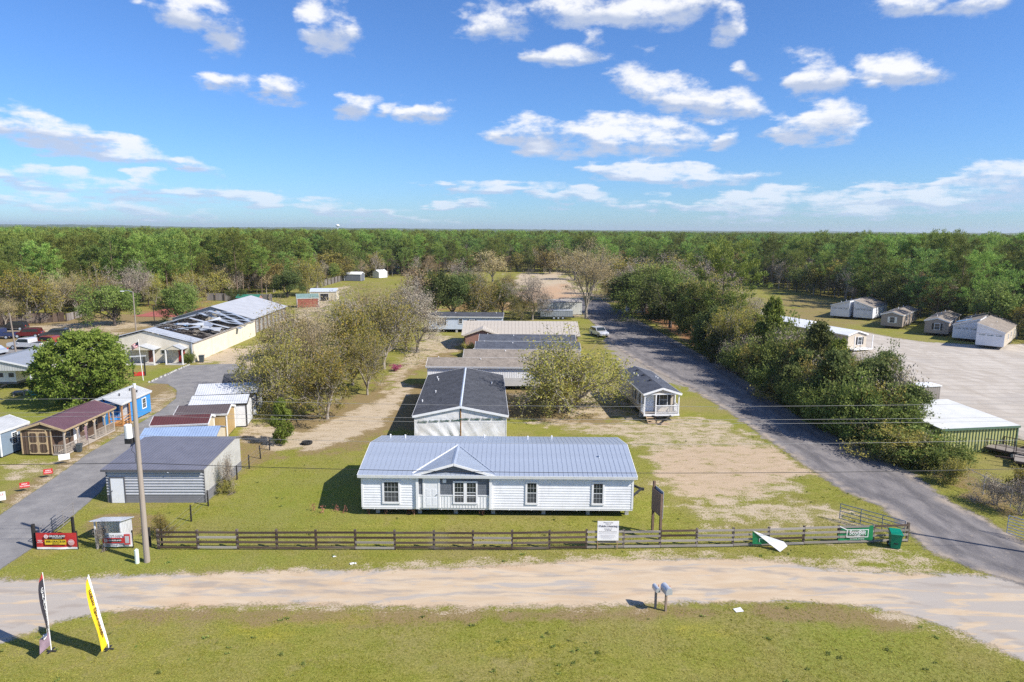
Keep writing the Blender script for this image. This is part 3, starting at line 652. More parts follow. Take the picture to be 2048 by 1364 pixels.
# ------------------------------------------------------------------ the long white house in front
def long_house():
    L, W, z0, zt, rise = 18.6, 8.35, .62, 3.02, .80
    H = thing('white_manufactured_house', 'long white manufactured house with grey metal roof and small gabled entry', 'house', (-.92, 44.56+W/2, 0))
    b = gable_body(L, W, z0, zt, rise); b.build('wall', M_vinyl, H)
    # lapped courses on the long front, real boards proud of each other
    n = 13; ph = (zt-z0-.02)/n
    for (a, c) in ((-L/2+.10, -5.52), (-.42, L/2-.10)):
        prof = [(-W/2+.001, zt-.02), (-W/2+.001, z0)]
        for k in range(n): prof += [(-W/2-.032, z0+k*ph), (-W/2-.006, z0+(k+1)*ph-.002)]
        MB().prism(prof, 'x', a, c).build('front_siding', plain('vinyl_board', (.82,.82,.83), .45, .06, 1.5, grime=.14), H)
    for x in (-L/2, L/2):
        MB().box(x-.10 if x > 0 else x-.03, x+.03 if x > 0 else x+.10, -W/2-.045, -W/2+.0, z0, zt).build('corner_post', WHITE, H)
    MB().box(-L/2, L/2, -W/2-.012, -W/2+.02, z0-.12, z0+.002).build('bottom_rail', WHITE, H)
    # entry bay
    bx0, bx1 = -5.48, -.46; cx = (bx0+bx1)/2; D = .55
    by = -W/2
    wains = z0+.92; peak = zt+.83
    MB().prism([(bx0, wains), (bx1, wains), (bx1, zt-.02), (cx, peak-.04), (bx0, zt-.02)], 'y', by-.05, by+.02).build('shake_wall', M_shake, H)
    MB().box(bx0, bx1, by-.05, by+.02, z0, wains-.03).build('wainscot', WHITE, H)
    nb = 24; me = MB().box(-.018, .018, -.014, 0, 0, wains-z0-.06).mesh('batten', WHITE)
    for i in range(nb+1): put('batten', me, H, (bx0+.06+(bx1-bx0-.12)*i/nb, by-.05, z0+.02))
    MB().box(bx0, bx1, by-.085, by-.048, wains-.03, wains+.03).build('wainscot_cap', WHITE, H)
    for x in (bx0, bx1): MB().box(x-.09, x+.09, by-.15, by+.02, z0-.05, zt+.02).build('entry_post', WHITE, H)
    door(H, 'f', L, W+.1, -4.52, z0+.02, .92, 2.02, plain('white_door', (.78,.79,.81), .4, .04), .13)
    MB().box(-.12, .12, -.06, 0, -.12, .12).build('porch_light', WHITE, H, (-3.62, by-.05, z0+1.95))
    for (u, w, gr) in ((-7.27, .98, (4,2)), (-2.62, .62, (3,2)), (-1.78, .62, (3,2)), (2.36, .62, (3,2)), (6.90, .62, (3,2))):
        bay = bx0 < u < bx1
        window(H, 'f', L, W + (.10 if bay else .06), u, z0+.42, w, 1.42, gr, .13 if not bay else .11)
    # small black vent plate near the right eave, outlet
    MB().box(-.5, .5, -.03, 0, -.04, .04).build('vent_plate', M_dark, H, (8.0, by-.03, zt-.13))
    # roof
    sl = gable_roof(H, L, W, zt, rise, .30, .20, .08, M_galv, WHITE, cap=M_galv)
    for (o, ln, ang, sg) in sl: ribs(o, L, ln, .335, M_galv, .08, .20)
    # entry gable: two slopes that die into the main roof, with cross ribs
    fy = by-.27; zr = zt+rise+.06; hw = (bx1-bx0)/2+.32; ze = zt+.04
    slope = rise/(W/2)
    yb = by + (zr-zt-.09)/slope            # where the little ridge meets the main slope
    for sg in (-1, 1):
        e = cx+sg*hw; e_y = by + (ze-zt-.05)/slope
        g = MB(); g.slab([(cx, fy, zr), (e, fy, ze), (e, e_y, ze), (cx, yb-.25, zr)], .05)
        q = g.build('entry_roof', M_galv, H)
        nr = 18
        for k in range(nr):
            y_ = fy+.08+(yb-.35-fy-.08)*k/(nr-1); f_ = 1. if y_ <= e_y else max(.02, 1-(y_-e_y)/(yb-.25-e_y))
            rb = MB(); rb.bar((cx, y_, zr+.018), (cx+(e-cx)*f_, y_, zr+(ze-zr)*f_+.018), .022, .03); rb.build('roof_rib', M_galv, q)
        MB().bar((cx, fy-.015, zr-.07), (e, fy-.015, ze-.07), .04, .16).build('rake_board', WHITE, q)
        MB().bar((e, e_y-.02, ze+.06), (cx, yb-.27, zr+.045), .10, .03).build('valley_flashing', WHITE if sg < 0 else M_galv, q)
    MB().prism([(cx-.15, zr-.02), (cx, zr+.05), (cx+.15, zr-.02), (cx, zr+.01)], 'y', fy, yb-.2).build('ridge_cap', M_galv, H)
    for (x, y) in ((-8.6, 3.2), (-7.4, 3.0), (-1.2, 3.3), (2.2, 2.7), (4.1, 3.1)): pipe(H, x, y, zt+rise-slope*y, .30, .045)
    pipe(H, 7.2, -1.9, zt+rise-slope*1.9, .18, .06, mat=M_galv)
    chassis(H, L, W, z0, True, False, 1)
    for y in (-W/2+.55,):
        me = MB().box(-.13, .13, -.10, .10, 0, z0-.06).mesh('pier', M_conc)
        for x in (-8.33, -5.4, -2.9, -.30, 3.2, 6.3, 9.0): put('pier', me, H, (x, y, 0))
    wheels(H, (-4.6, -3.6, -2.1, -1.3), -W*.27-.25)
    # belly sheet, its dark colour also standing in for shade under the floor
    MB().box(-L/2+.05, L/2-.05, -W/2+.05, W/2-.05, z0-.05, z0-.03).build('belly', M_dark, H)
    ss = MB()
    for k in range(12): ss.tube((-L/2+.8+k*1.55, -W/2+.02, z0-.14), (-L/2+.8+k*1.55, -W/2+.02, z0-.04), .045, .045, 8)
    ss.build('strap_hooks', WHITE, H)
long_house()

# ------------------------------------------------------------------ double-wide still in two halves, gable end to the lane
def double_wide():
    L, W, z0, zt, rise = 17.4, 8.45, .42, 2.62, .86
    D_ = thing('unfinished_double_wide', 'charcoal-roofed double-wide home with end walls covered in white house wrap', 'house', (-4.68-.37, 61.0+L/2, 0), rad(90+2.4))
    gable_body(L, W, z0, zt, rise).build('wall', M_grayv, D_)
    # wrapped end towards the lane (local -x end): two sheets with a split between
    for sg in (-1, 1):
        n = 60; bm = MB(); vs = []; fs = []
        for i in range(n+1):
            u = i/n; y = sg*(.06 + u*(W/2-.12)); top = zt+rise-(abs(y)/(W/2))*rise-.14
            for j in range(11):
                v = j/10; z = z0+.04+(top-z0-.04)*v
                ph_ = (13*u-5.5*v) if sg > 0 else (9*u+4*v); sag = (.13*abs(math.sin(ph_+.8*math.sin(3*u+2*v)))**4 + .07*abs(math.sin(2.7*ph_+1.1))**2)*(1-v)**1.4*(1.0-.55*u if sg > 0 else .35)
                vs.append((-L/2-.05-max(0, sag)-.02, y, z))
        for i in range(n):
            for j in range(10): a = i*11+j; fs.append((a, a+11, a+12, a+1))
        bm.add(vs, fs); w = bm.build('house_wrap', M_wrap, D_, smooth=True)
        for k in range(4):
            y = sg*(.40+k*1.03) if sg > 0 else -(.35+k*1.03)
            z = zt-.42 + (.12 if sg < 0 else -.04*k)
            if abs(y) < W/2-.3: text_obj('wrap_lettering', 'ScotBilt', .27, plain('print_green', (.03, .09, .07), .5), w, (-L/2-.13, y, z), (math.pi/2, 0, -math.pi/2), .003, bold=.035)
    MB().box(-L/2-.13, -L/2+.02, -.06, .02, z0, zt+rise-.05).build('seam_board', plain('ochre_board', (.32,.17,.05), .8, .4, 6), D_)
    MB().box(-L/2-.12, -L/2+.02, .025, .06, z0, zt+rise-.05).build('seam_shade_strip', M_dark, D_)  # solid dark strip painting the shade of the open seam
    for y in (-W/2, W/2): MB().box(-L/2-.10, -L/2+.02, y-.05 if y > 0 else y-.02, y+.02 if y > 0 else y+.05, z0, zt).build('corner_post', WHITE, D_)
    sl = gable_roof(D_, L, W, zt, rise, .18, .22, .08, M_shg_char, WHITE)
    MB().prism([(-.17, zt+rise+.035), (0, zt+rise+.14), (.17, zt+rise+.035), (0, zt+rise+.10)], 'x', -L/2-.24, L/2+.1).build('ridge_strip', plain('pale_underlay', (.50, .55, .62), .5, .08), D_)
    for (x, y) in ((5.9, 3.1), (4.6, 2.9), (-1.2, 2.8), (-4.2, 3.9), (3.0, -3.0)): pipe(D_, x, y, zt+rise-abs(y)*rise/(W/2)+.03, .22, .05)
    chassis(D_, L, W, z0, False, True)
    for (u, w) in ((-5, .7), (-1.5, .9), (4, .7)): window(D_, 'f', L, W, u, z0+.7, w, 1.2, (2,2), .07)
    for (u, w) in ((-4, .7), (0, .9), (5, .7)): window(D_, 'b', L, W, u, z0+.7, w, 1.2, (2,2), .07)
double_wide()

# ------------------------------------------------------------------ small tan cabin with porch
def porch_cabin():
    L, W, z0, zt, rise = 11.2, 3.75, .75, 2.95, .58
    C = thing('tan_park_cabin', 'small tan cabin with dark shingle roof and white railed front porch', 'cabin', (15.15, 74.4, 0), rad(90+4.5))
    pd = 1.35                                           # porch depth at the -x end
    b = MB().prism([(-W/2, z0), (W/2, z0), (W/2, zt), (0, zt+rise), (-W/2, zt)], 'x', -L/2+pd, L/2); b.build('wall', M_tan, C)
    MB().box(-L/2, -L/2+pd, -W/2, W/2, z0-.14, z0).build('porch_deck', plain('deck_board', (.30,.27,.25), .85, .2), C)
    MB().box(-L/2-.03, -L/2, -W/2-.02, W/2+.02, z0-.16, z0+.03).build('deck_fascia', WHITE, C)
    for y in (-W/2+.06, W/2-.06, -W/2+.06+1.2): pass
    posts = [(-L/2+.07, -W/2+.07), (-L/2+.07, W/2-.07), (-L/2+.07, .62), (-L/2+pd-.02, -W/2+.07), (-L/2+pd-.02, W/2-.07)]
    for (x, y) in posts: MB().box(x-.055, x+.055, y-.055, y+.055, z0, zt).build('porch_post', WHITE, C)
    MB().box(-L/2, -L/2+.12, -W/2, W/2, zt-.10, zt+.02).build('porch_beam', WHITE, C)
    # railing: front bay to the right of the steps (local -y is world right) and both sides
    def rail(p, q):
        a, c = Vector(p), Vector(q); n = max(2, int((c-a).length/.12))
        MB().bar(a+Vector((0,0,.92)), c+Vector((0,0,.92)), .07, .06).build('hand_rail', WHITE, C)
        MB().bar(a+Vector((0,0,.12)), c+Vector((0,0,.12)), .05, .05).build('bottom_rail', WHITE, C)
        me = MB().box(-.016, .016, -.016, .016, .12, .90).mesh('baluster', WHITE)
        for i in range(1, n): put('baluster', me, C, a+(c-a)*(i/n))
    x0 = -L/2+.07
    rail((x0, -W/2+.07, z0), (x0, .62, z0)); rail((x0, -W/2+.07, z0), (x0+pd-.1, -W/2+.07, z0)); rail((x0, W/2-.07, z0), (x0+pd-.1, W/2-.07, z0))
    LL = L-2*pd
    q = thing  # door and windows of the recessed end wall
    door(C, 'l', LL, W, -.98, z0, .86, 1.98, plain('pale_door', (.72,.75,.80), .4, .04), .06)
    window(C, 'l', LL, W, .55, z0+.55, .80, 1.35, (2,1), .06, plain('black_shutter', (.02,.022,.026), .6))
    MB().box(-.06,.06,-.05,.0,-.1,.1).build('porch_light', M_galv, C, (-L/2+pd-.03, .18, z0+1.75), rad(-90))
    for (u, w, h) in ((-3.4, .62, .95), (-1.6, .62, .95)): window(C, 'b', L, W, -u, z0+.85, w, h, (2,2), .05, plain('black_shutter', (.02,.022,.026), .6))
    window(C, 'b', L, W, 3.0, z0+.6, .4, 1.3, None, .05)
    gable_roof(C, L, W, zt, rise, .16, .14, .07, M_shg_navy, WHITE)
    MB().prism([(-W/2, zt), (W/2, zt), (0, zt+rise)], 'x', -L/2+.02, -L/2+.06).build('gable_panel', M_tan, C)
    for k in range(3):
        MB().box(-.16, .16, -.10, .10, 0, .10).build('ridge_vent', M_dark, C, (-1.9+k*2.7, .25, zt+rise+.02))
    for (x, y) in ((2.6, .9), (1.2, .8), (1.0, -1.2), (.4, -1.25)): pipe(C, x, y, zt+rise-abs(y)*rise/(W/2)+.06, .12, .05)
    chassis(C, L, W, z0, True, True, -1)
    st = plain('step_lumber', (.42,.30,.19), .85, .2, 5)
    for k in range(3):
        MB().box(-L/2-.34-.30*k, -L/2-.06-.30*k, .70, 1.66, z0-.30-.20*k, z0-.24-.20*k).build('step_tread', st, C)
    for y in (.72, 1.64): MB().bar((-L/2-.02, y, z0-.2), (-L/2-1.0, y, .03), .05, .18).build('step_stringer', st, C)
    MB().box(-L/2-1.3, -L/2-.5, -.5, .6, 0, .07).build('timber_block', st, C)
porch_cabin()

# ------------------------------------------------------------------ homes standing in a row behind
def row_home(name, label, x0, x1, y0, W, z0, zt, rise, wall, roof, wins, trim=None, rz=0., lower=None, piers=True, group='homes parked in a row behind the double-wide'):
    L = x1-x0; Hm = thing(name, label, 'house', ((x0+x1)/2, y0+W/2, 0), rz, group)
    gable_body(L, W, z0, zt, rise).build('wall', wall, Hm)
    if lower: MB().box(-L/2-.004, L/2+.004, -W/2-.012, -W/2+.01, z0, z0+lower[0]).build('lower_siding', lower[1], Hm)
    gable_roof(Hm, L, W, zt, rise, .24, .15, .08, roof, WHITE)
    for (u, z, w, h, g, sh) in wins: window(Hm, 'f', L, W+.03, u, z0+z, w, h, g, .09, sh)
    for k in range(4):
        x = -L/2+1.1+k*(L-2.4)/3; pipe(Hm, x, (-.6 if k % 2 else .5), zt+rise*.72, .2, .05)
    chassis(Hm, L, W, z0, False, piers); return Hm
BLK = plain('black_shutter', (.02,.022,.026), .6)
row_home('brown_roofed_home', 'white home with weathered brown shingles and batten siding right behind the double-wide', -10.4, 8.2, 82.3, 4.6, .55, 2.95, .62, M_bnb, M_shg_brown,
         [(5.75-1.7,.75,.62,1.42,(2,2),None),(5.75-.95,.75,.62,1.42,(2,2),None),(5.75-.1,.75,.72,1.42,(3,2),None),(9.7,.75,.75,1.42,(2,2),None),(15.5-10,.75,.01,.01,None,None)][:4], lower=(1.02, M_grayv))
row_home('brown_roofed_home', 'second home with weathered brown shingle roof, blue-grey eave, mostly hidden', -6.3, 9.0, 88.6, 4.4, .55, 2.95, .62, M_vinyl, M_shg_brown, [])
row_home('dark_roofed_home', 'dark slate roof home just behind the second brown roof', -5.1, 9.6, 95.2, 4.4, .55, 2.95, .62, M_vinyl, M_shg_navy, [])
row_home('dark_roofed_home', 'dark slate roof home directly in front of the red brick house', -4.9, 9.6, 102.2, 4.4, .55, 2.95, .62, M_grayv, M_shg_navy, [])
Hf = row_home('pale_grey_home', 'pale grey single-wide with charcoal roof and black shutters at the far end of the row', -16.0, -1.8, 130.0, 4.6, .65, 3.1, .55, M_blueg, M_shg_char,
         [(-4.6,.85,.75,1.3,(2,2),BLK), (-1.0,1.15,.6,.85,(2,1),None), (1.2,1.5,.9,.35,None,BLK)])

# ------------------------------------------------------------------ sheds and outbuildings
def ribbed(name, c, pitch=.23, axis='x', rough=.4, metal=.2, rust=0.):
    if name in MATS: return MATS[name]
    t = NT(name); o = t.O(); s = t.sep(o); k = {'x': 0, 'y': 1, 'z': 2}[axis]
    u = t.math('ABSOLUTE', t.math('SUBTRACT', t.math('FRACT', t.math('DIVIDE', s[k], pitch)), .5))
    n = t.noise(o, .8, 5, .6); col = t.mix(t.ramp(n, .3, .75), c, tuple(x*.82 for x in c))
    if rust: col = t.mix(t.math('MULTIPLY', t.ramp(t.noise(o, 2.0, 6, .7), .5, .7), rust), col, (.18, .08, .04))
    t.col(col); t.rough(rough); t.b.inputs['Metallic'].default_value = metal; t.bump(t.ramp(u, .36, .46), .9, .035); return t.done()
def gable_shed(name, label, loc, rz, L, W, zt, rise, wall, roof, trim=None, cat='shed', group=None, z0=.12, over=.12, gover=.12, wins=(), doors=(), off=0.):
    S = thing(name, label, cat, loc, rz, group)
    gable_body(L, W, z0, zt, rise, off=off).build('wall', wall, S)
    gable_roof(S, L, W, zt, rise, over, gover, .05, roof, trim, off=off)
    MB().box(-L/2+.05, L/2-.05, -W/2+.05, W/2-.05, 0, z0-.004).build('skid_base', M_dark, S)
    if trim:
        for x in (-1, 1):
            for y in (-1, 1): MB().box(x*L/2-.05, x*L/2+.05, y*W/2-.05, y*W/2+.05, z0, zt-.03).build('corner_trim', trim, S)
    for (side, u, z, w, h, g, sh, tm) in wins: window(S, side, L, W, u, z0+z, w, h, g, .07, sh, tm)
    for (side, u, w, h, mt) in doors: door(S, side, L, W, u, z0, w, h, mt, .06)
    return S
# grey metal workshop beside the drive
def grey_workshop():
    L, D = 6.9, 6.9
    S = thing('grey_metal_workshop', 'grey metal workshop with corrugated roof and white door beside the left driveway', 'shed', (-25.4, 46.55, 0), rad(1.2))
    M_gw = lap_siding('grey_wall_metal', (.42, .43, .455), .20, 'z', .05, .6, .4); M_gl = ribbed('light_wall_metal', (.60, .59, .57), .25, 'y'); M_dk = lap_siding('dark_wall_metal', (.17, .17, .18), .20, 'z', .05, .6, .4)
    prof = [(0, 0), (D, 0), (D, 2.72), (D-1.0, 2.98), (0, 2.52)]
    MB().prism(prof, 'x', -L/2, L/2).build('wall', M_gl, S)
    prof = [(.002, 2.50), (.002, .58)]
    for k in range(9):
        z = .58+k*.2133; prof += [(-.025, z), (-.075, z+.03), (-.075, z+.10), (-.025, z+.13)]
    MB().prism(prof+[(-.025, 2.50)], 'x', -L/2-.01, L/2+.01).build('front_cladding', plain('grey_cladding_paint', (.44,.45,.475), .4, .06), S)
    MB().box(-L/2-.012, L/2+.012, -.045, .0, .0, .575).build('front_skirt', M_dk, S)
    MB().box(L/2+.001, L/2+.03, 0, D, .0, .72).build('side_skirt', M_dk, S)
    for x in (-L/2-.02, L/2-.06): MB().box(x, x+.09, -.055, .03, 0, 2.5).build('corner_trim', plain('charcoal_trim', (.10,.10,.11), .5), S)
    rm = ribbed('grey_roof_metal', (.215, .205, .225), .23, 'x', .38)
    a = math.atan2(.46, D-1.0); ln = (D-1.0+.28)/math.cos(a)
    o = MB().box(-L/2-.22, L/2+.12, -ln, 0, 0, .05).build('roof_front', rm, S, (0, D-1.0, 3.0)); o.rotation_euler = (a, 0, 0)
    a2 = math.atan2(.26, 1.0); o2 = MB().box(-L/2-.22, L/2+.12, 0, 1.25/math.cos(a2), 0, .05).build('roof_back', rm, S, (0, D-1.0, 3.0)); o2.rotation_euler = (-a2, 0, 0)
    MB().box(-L/2-.23, L/2+.13, -.31, -.26, 2.40, 2.54).build('eave_trim', plain('charcoal_trim', (.10,.10,.11), .5), S)
    d = MB().box(-.46, .46, -.03, 0.04, 0, 1.85).build('door', plain('shed_door_white', (.74,.75,.77), .4, .04), S, (-L/2+.78, -.085, .02))
    f = MB(); f.box(-.54, -.46, -.045, 0, 0, 1.93); f.box(.46, .54, -.045, 0, 0, 1.93); f.box(-.46, .46, -.045, 0, 1.85, 1.93); f.build('door_frame', plain('charcoal_trim', (.10,.10,.11), .5), d)
    MB().tube((-.38,-.03,.9), (-.38,-.09,.9), .03, .03, 8).build('handle', M_dark, d)
    MB().tube((0,-.30,0), (0,-.05,0), .07, .09, 8).build('floodlight', WHITE, S, (1.05, 0, 2.40))
grey_workshop()
# small white metal lean-to by the pole
def lean_to():
    S = thing('white_metal_lean_to', 'little white corrugated metal lean-to shelter near the utility pole', 'shed', (-25.25, 40.35, 0), rad(3))
    mw = ribbed('white_sheet_metal', (.72,.74,.77), .18, 'x', .35); my = ribbed('white_sheet_metal_side', (.72,.74,.77), .18, 'y', .35)
    MB().box(-.80, .80, .35, .38, 0, 1.12).build('front_panel', mw, S); MB().box(-.80, .80, 1.28, 1.31, 0, 1.0).build('back_panel', mw, S)
    MB().prism([(.0,0),(1.28,0),(1.28,1.0),(.0,1.33)], 'x', .80, .83).build('side_panel', my, S); MB().prism([(.35,0),(1.28,0),(1.28,1.0),(.35,1.24)], 'x', -.83, -.80).build('side_panel', my, S)
    o = MB().box(-.98, .98, -.25, 1.38, 0, .03).build('roof_sheet', mw, S, (0,0,1.36)); o.rotation_euler = (-math.atan2(.33,1.28), 0, 0)
    for x in (-.78, .78): MB().box(x-.04, x+.04, -.04, .04, 0, 1.33).build('corner_post', WHITE, S)
lean_to()
# brown cabin with long side porch
def brown_cabin():
    L, W, z0, zt, rise = 7.4, 3.75, .14, 2.35, .62
    S = thing('brown_porch_cabin', 'brown garden cabin with purple-brown roof, double doors and side porch', 'cabin', (-40.25, 56.5+L/2, 0), rad(90))
    M_br = lap_siding('brown_panel', (.115, .075, .055), .30, 'y', .05); M_trim = plain('tan_trim', (.50, .37, .22), .7, .12, 4); M_gw = wood('weathered_rail', (.30,.26,.22), (.42,.37,.32))
    pd = 1.15                                                # porch strip along local -y (world right)
    MB().prism([(-W/2+pd, z0), (W/2, z0), (W/2, zt), (0, zt+rise), (-W/2, zt), (-W/2+pd, zt)], 'x', -L/2, L/2).build('wall', M_br, S)
    MB().box(-L/2, L/2, -W/2, -W/2+pd, z0-.1, z0+.02).build('porch_floor', M_gw, S)
    rf = ribbed('plum_roof_metal', (.17, .085, .095), .23, 'x', .42)
    gable_roof(S, L, W, zt, rise, .16, .16, .05, rf, M_trim)
    # trim on the gable end facing the drive
    e = -L/2
    MB().box(e-.03, e, -W/2, W/2, zt-.05, zt+.04).build('gable_band', M_trim, S)
    for y in (-W/2+pd, W/2-.05, -W/2+pd+.42): MB().box(e-.03, e, y-.05, y+.05, z0, zt-.05).build('corner_board', M_trim, S)
    MB().tube((e-.03, 0, zt+.28), (e, 0, zt+.28), .11, .11, 6).build('gable_vent', M_dark, S)
    for k, y in enumerate((-.02, .80)):
        y0 = y-.0; dd = MB().box(e-.045, e-.004, y0-.40+.0, y0+.40, z0+.03, z0+1.98); q = dd.build('shed_door', M_trim, S)
        for (a, b) in ((.12, .90), (1.02, 1.86)):
            c = .10; pts = [(y0-.30+c, a), (y0+.30-c, a), (y0+.30, a+c), (y0+.30, b-c), (y0+.30-c, b), (y0-.30+c, b), (y0-.30, b-c), (y0-.30, a+c)]
            MB().prism([(p, z0+.03+z) for p, z in pts], 'x', e-.058, e-.046).build('door_panel', M_br, q)
        for z in (.3, 1.6): MB().box(e-.06, e-.046, y0-.39 if k == 0 else y0+.27, y0-.27 if k == 0 else y0+.39, z0+z, z0+z+.05).build('hinge', M_dark, q)
    # porch posts with brackets, balustrade
    xs = [-L/2+.06, -L/2+1.85, -L/2+3.15, -L/2+4.35, -L/2+5.9, L/2-.06]
    me = MB().box(-.055, .055, -.055, .055, z0, zt).mesh('porch_post', M_gw)
    for x in xs: put('porch_post', me, S, (x, -W/2+.07, 0))
    MB().box(-L/2, L/2, -W/2+.02, -W/2+.12, zt-.16, zt-.01).build('porch_beam', M_trim, S)
    for a, b in zip(xs[:-1], xs[1:]):
        for (x, s) in ((a, 1), (b, -1)): MB().bar((x, -W/2+.07, zt-.60), (x+s*.42, -W/2+.07, zt-.12), .06, .12).build('bracket', M_trim, S)
    bal = MB().box(-.02, .02, -.02, .02, .10, .78).mesh('baluster', M_gw)
    for i, (a, b) in enumerate(zip(xs[:-1], xs[1:])):
        if i == 2: continue
        MB().box(a, b, -W/2+.04, -W/2+.10, z0+.76, z0+.82).build('hand_rail', M_gw, S); MB().box(a, b, -W/2+.04, -W/2+.10, z0+.10, z0+.15).build('bottom_rail', M_gw, S)
        n = int((b-a)/.15)
        for k in range(1, n): put('baluster', bal, S, (a+(b-a)*k/n, -W/2+.07, z0))
    MB().box(e+.03, e+.09, -W/2+.1, -W/2+pd-.06, z0+.76, z0+.82).build('hand_rail', M_gw, S)
    for k in range(1, 7): put('baluster', bal, S, (e+.06, -W/2+.08+k*(pd-.1)/7, z0))
    # inner porch wall: door and windows
    o2 = thing
    for (x, w) in ((-1.55, .6), (.9, .75), (2.5, .6)):
        q = put('window', win_meshes(w, .85, (2,2), .07, M_trim)[0], S, (x, -W/2+pd-.004, z0+.85)); mm = win_meshes(w, .85, (2,2), .07, M_trim); put('pane', mm[1], q); put('sash_bars', mm[2], q)
    MB().box(-.42, .42, -.03, 0, 0, 1.95).build('side_door', WHITE, S, (-.35, -W/2+pd-.004, z0))
brown_cabin()
# blue cabin behind it
def blue_cabin():
    L, W, z0, zt, rise = 5.3, 3.4, .16, 2.35, .60
    S = thing('blue_cabin', 'bright blue cabin with white metal roof and wooden corner porch', 'cabin', (-40.15, 65.4+L/2, 0), rad(90))
    M_bl = lap_siding('blue_panel', (.045, .26, .62), .40, 'y', .04); M_or = wood('honey_timber', (.42,.20,.07), (.55,.29,.11)); rf = ribbed('pale_roof_metal', (.62,.62,.60), .23, 'x', .4)
    px_, py_ = 1.5, 1.45      # porch cut out of the front right corner
    MB().prism([(-W/2, z0), (W/2, z0), (W/2, zt), (0, zt+rise), (-W/2, zt)], 'x', -L/2+px_, L/2).build('wall', M_bl, S)
    MB().box(-L/2, -L/2+px_, -W/2+py_, W/2, z0, zt).build('front_wall', M_bl, S)
    MB().prism([(-W/2, zt), (W/2, zt), (0, zt+rise)], 'x', -L/2, -L/2+px_-.004).build('gable_wall', M_bl, S)
    MB().tube((-L/2-.03, 0, zt+.28), (-L/2, 0, zt+.28), .10, .10, 6).build('gable_vent', M_dark, S)
    MB().box(-L/2-.03, -L/2, -W/2, W/2, zt-.08, zt+.03).build('gable_band', WHITE, S)
    gable_roof(S, L, W, zt, rise, .14, .14, .05, rf, WHITE)
    MB().box(-L/2, -L/2+px_, -W/2, -W/2+py_, z0-.12, z0+.02).build('porch_floor', M_or, S)
    for (x, y) in ((-L/2+.07, -W/2+.07), (-L/2+px_-.07, -W/2+.07), (-L/2+.07, -W/2+py_-.05)):
        MB().box(x-.06, x+.06, y-.06, y+.06, z0, zt).build('porch_post', M_or, S)
    for (a, b) in (((-L/2+.07, -W/2+.07), (-L/2+px_-.07, -W/2+.07)), ((-L/2+.07, -W/2+.07), (-L/2+.07, -W/2+py_-.05))):
        for z in (.15, .45, .78): MB().bar((*a, z0+z), (*b, z0+z), .05, .07).build('porch_rail', M_or, S)
    for (x, s) in ((-L/2+.07, 1), (-L/2+px_-.07, -1)): MB().bar((x, -W/2+.07, zt-.5), (x+s*.35, -W/2+.07, zt-.05), .06, .10).build('bracket', M_or, S)
    q = window(S, 'f', L, W, 1.35, z0+.75, .62, .95, (2,2), .09)
    window(S, 'f', L, W, -.55, z0+.95, .45, .7, (2,1), .07)
    MB().box(-L/2+px_-.03, -L/2+px_-.004, -W/2+.3, -W/2+1.1, z0, z0+1.95).build('door', WHITE, S)
    for (x, y) in ((-1.2, -.7), (.9, -.6), (1.1, -1.2)): pipe(S, x, y, zt+rise-abs(y)*rise/(W/2)+.05, .2, .06, 'vent_pipe', M_dark)
blue_cabin()
gable_shed('blue_grey_shed', 'blue-grey shed with white roof and window at the left edge of the photo', (-45.05, 57.5, 0), rad(90-6), 3.0, 3.6, 2.3, .55, lap_siding('slate_blue_panel', (.20,.26,.33), .3, 'y', .05), ribbed('pale_roof_metal', (.62,.62,.60), .23, 'x', .4), WHITE,
           wins=(('l', -.95, .75, .5, .95, (2,3), None, WHITE), ('f', .0, .75, .5, .95, (2,3), None, WHITE)))
# row of display sheds on the right of the drive (ridges across the drive, right ends face the sandy track)
M_lb = ribbed('light_blue_roof', (.36, .47, .66), .22, 'x', .35); M_rd = ribbed('oxblood_roof', (.14, .050, .045), .22, 'x', .4); M_bn = ribbed('brown_roof_metal', (.15, .115, .105), .22, 'x', .4); M_wr = ribbed('white_roof_metal', (.74,.75,.76), .22, 'x', .35)
gable_shed('display_shed', 'display shed with pale blue corrugated roof right behind the grey workshop', (-27.9, 56.1, 0), rad(8), 5.9, 3.1, 2.25, .5, lap_siding('cream_panel', (.60,.52,.38), .3, 'x', .05), M_lb, None, 'shed', 'display sheds along the asphalt driveway')
gable_shed('display_shed', 'display shed with dark red corrugated roof behind the pale blue roof', (-29.6, 59.6, 0), rad(11), 4.6, 2.5, 2.35, .45, lap_siding('cream_panel', (.60,.52,.38), .3, 'x', .05), M_rd, WHITE, 'shed', 'display sheds along the asphalt driveway')
gable_shed('display_shed', 'display shed with brown roof and mustard yellow end wall', (-29.2, 63.2, 0), rad(9), 4.5, 3.0, 2.35, .45, lap_siding('mustard_panel', (.44,.30,.13), .3, 'y', .05), M_bn, WHITE, 'shed', 'display sheds along the asphalt driveway')
gable_shed('display_shed', 'white display shed with white roof dappled by tree shade, in the shed row', (-29.1, 66.6, 0), rad(11), 5.2, 3.0, 2.45, .5, plain('white_panel', (.70,.71,.73), .5, .06), M_wr, M_dark, 'shed', 'display sheds along the asphalt driveway')
gable_shed('display_shed', 'largest white-roofed display shed behind the dappled one, under the tree', (-30.2, 71.4, 0), rad(13), 5.9, 4.4, 2.45, .65, plain('pale_panel', (.62,.64,.68), .5, .06), M_wr, M_dark, 'shed', 'display sheds along the asphalt driveway')
gable_shed('display_shed', 'dark grey shingled display shed at the far end of the shed row', (-30.6, 77.0, 0), rad(13), 4.4, 3.2, 2.4, .6, lap_siding('charcoal_panel', (.07,.07,.075), .3, 'x', .05), M_shg_char, M_dark, 'shed', 'display sheds along the asphalt driveway')
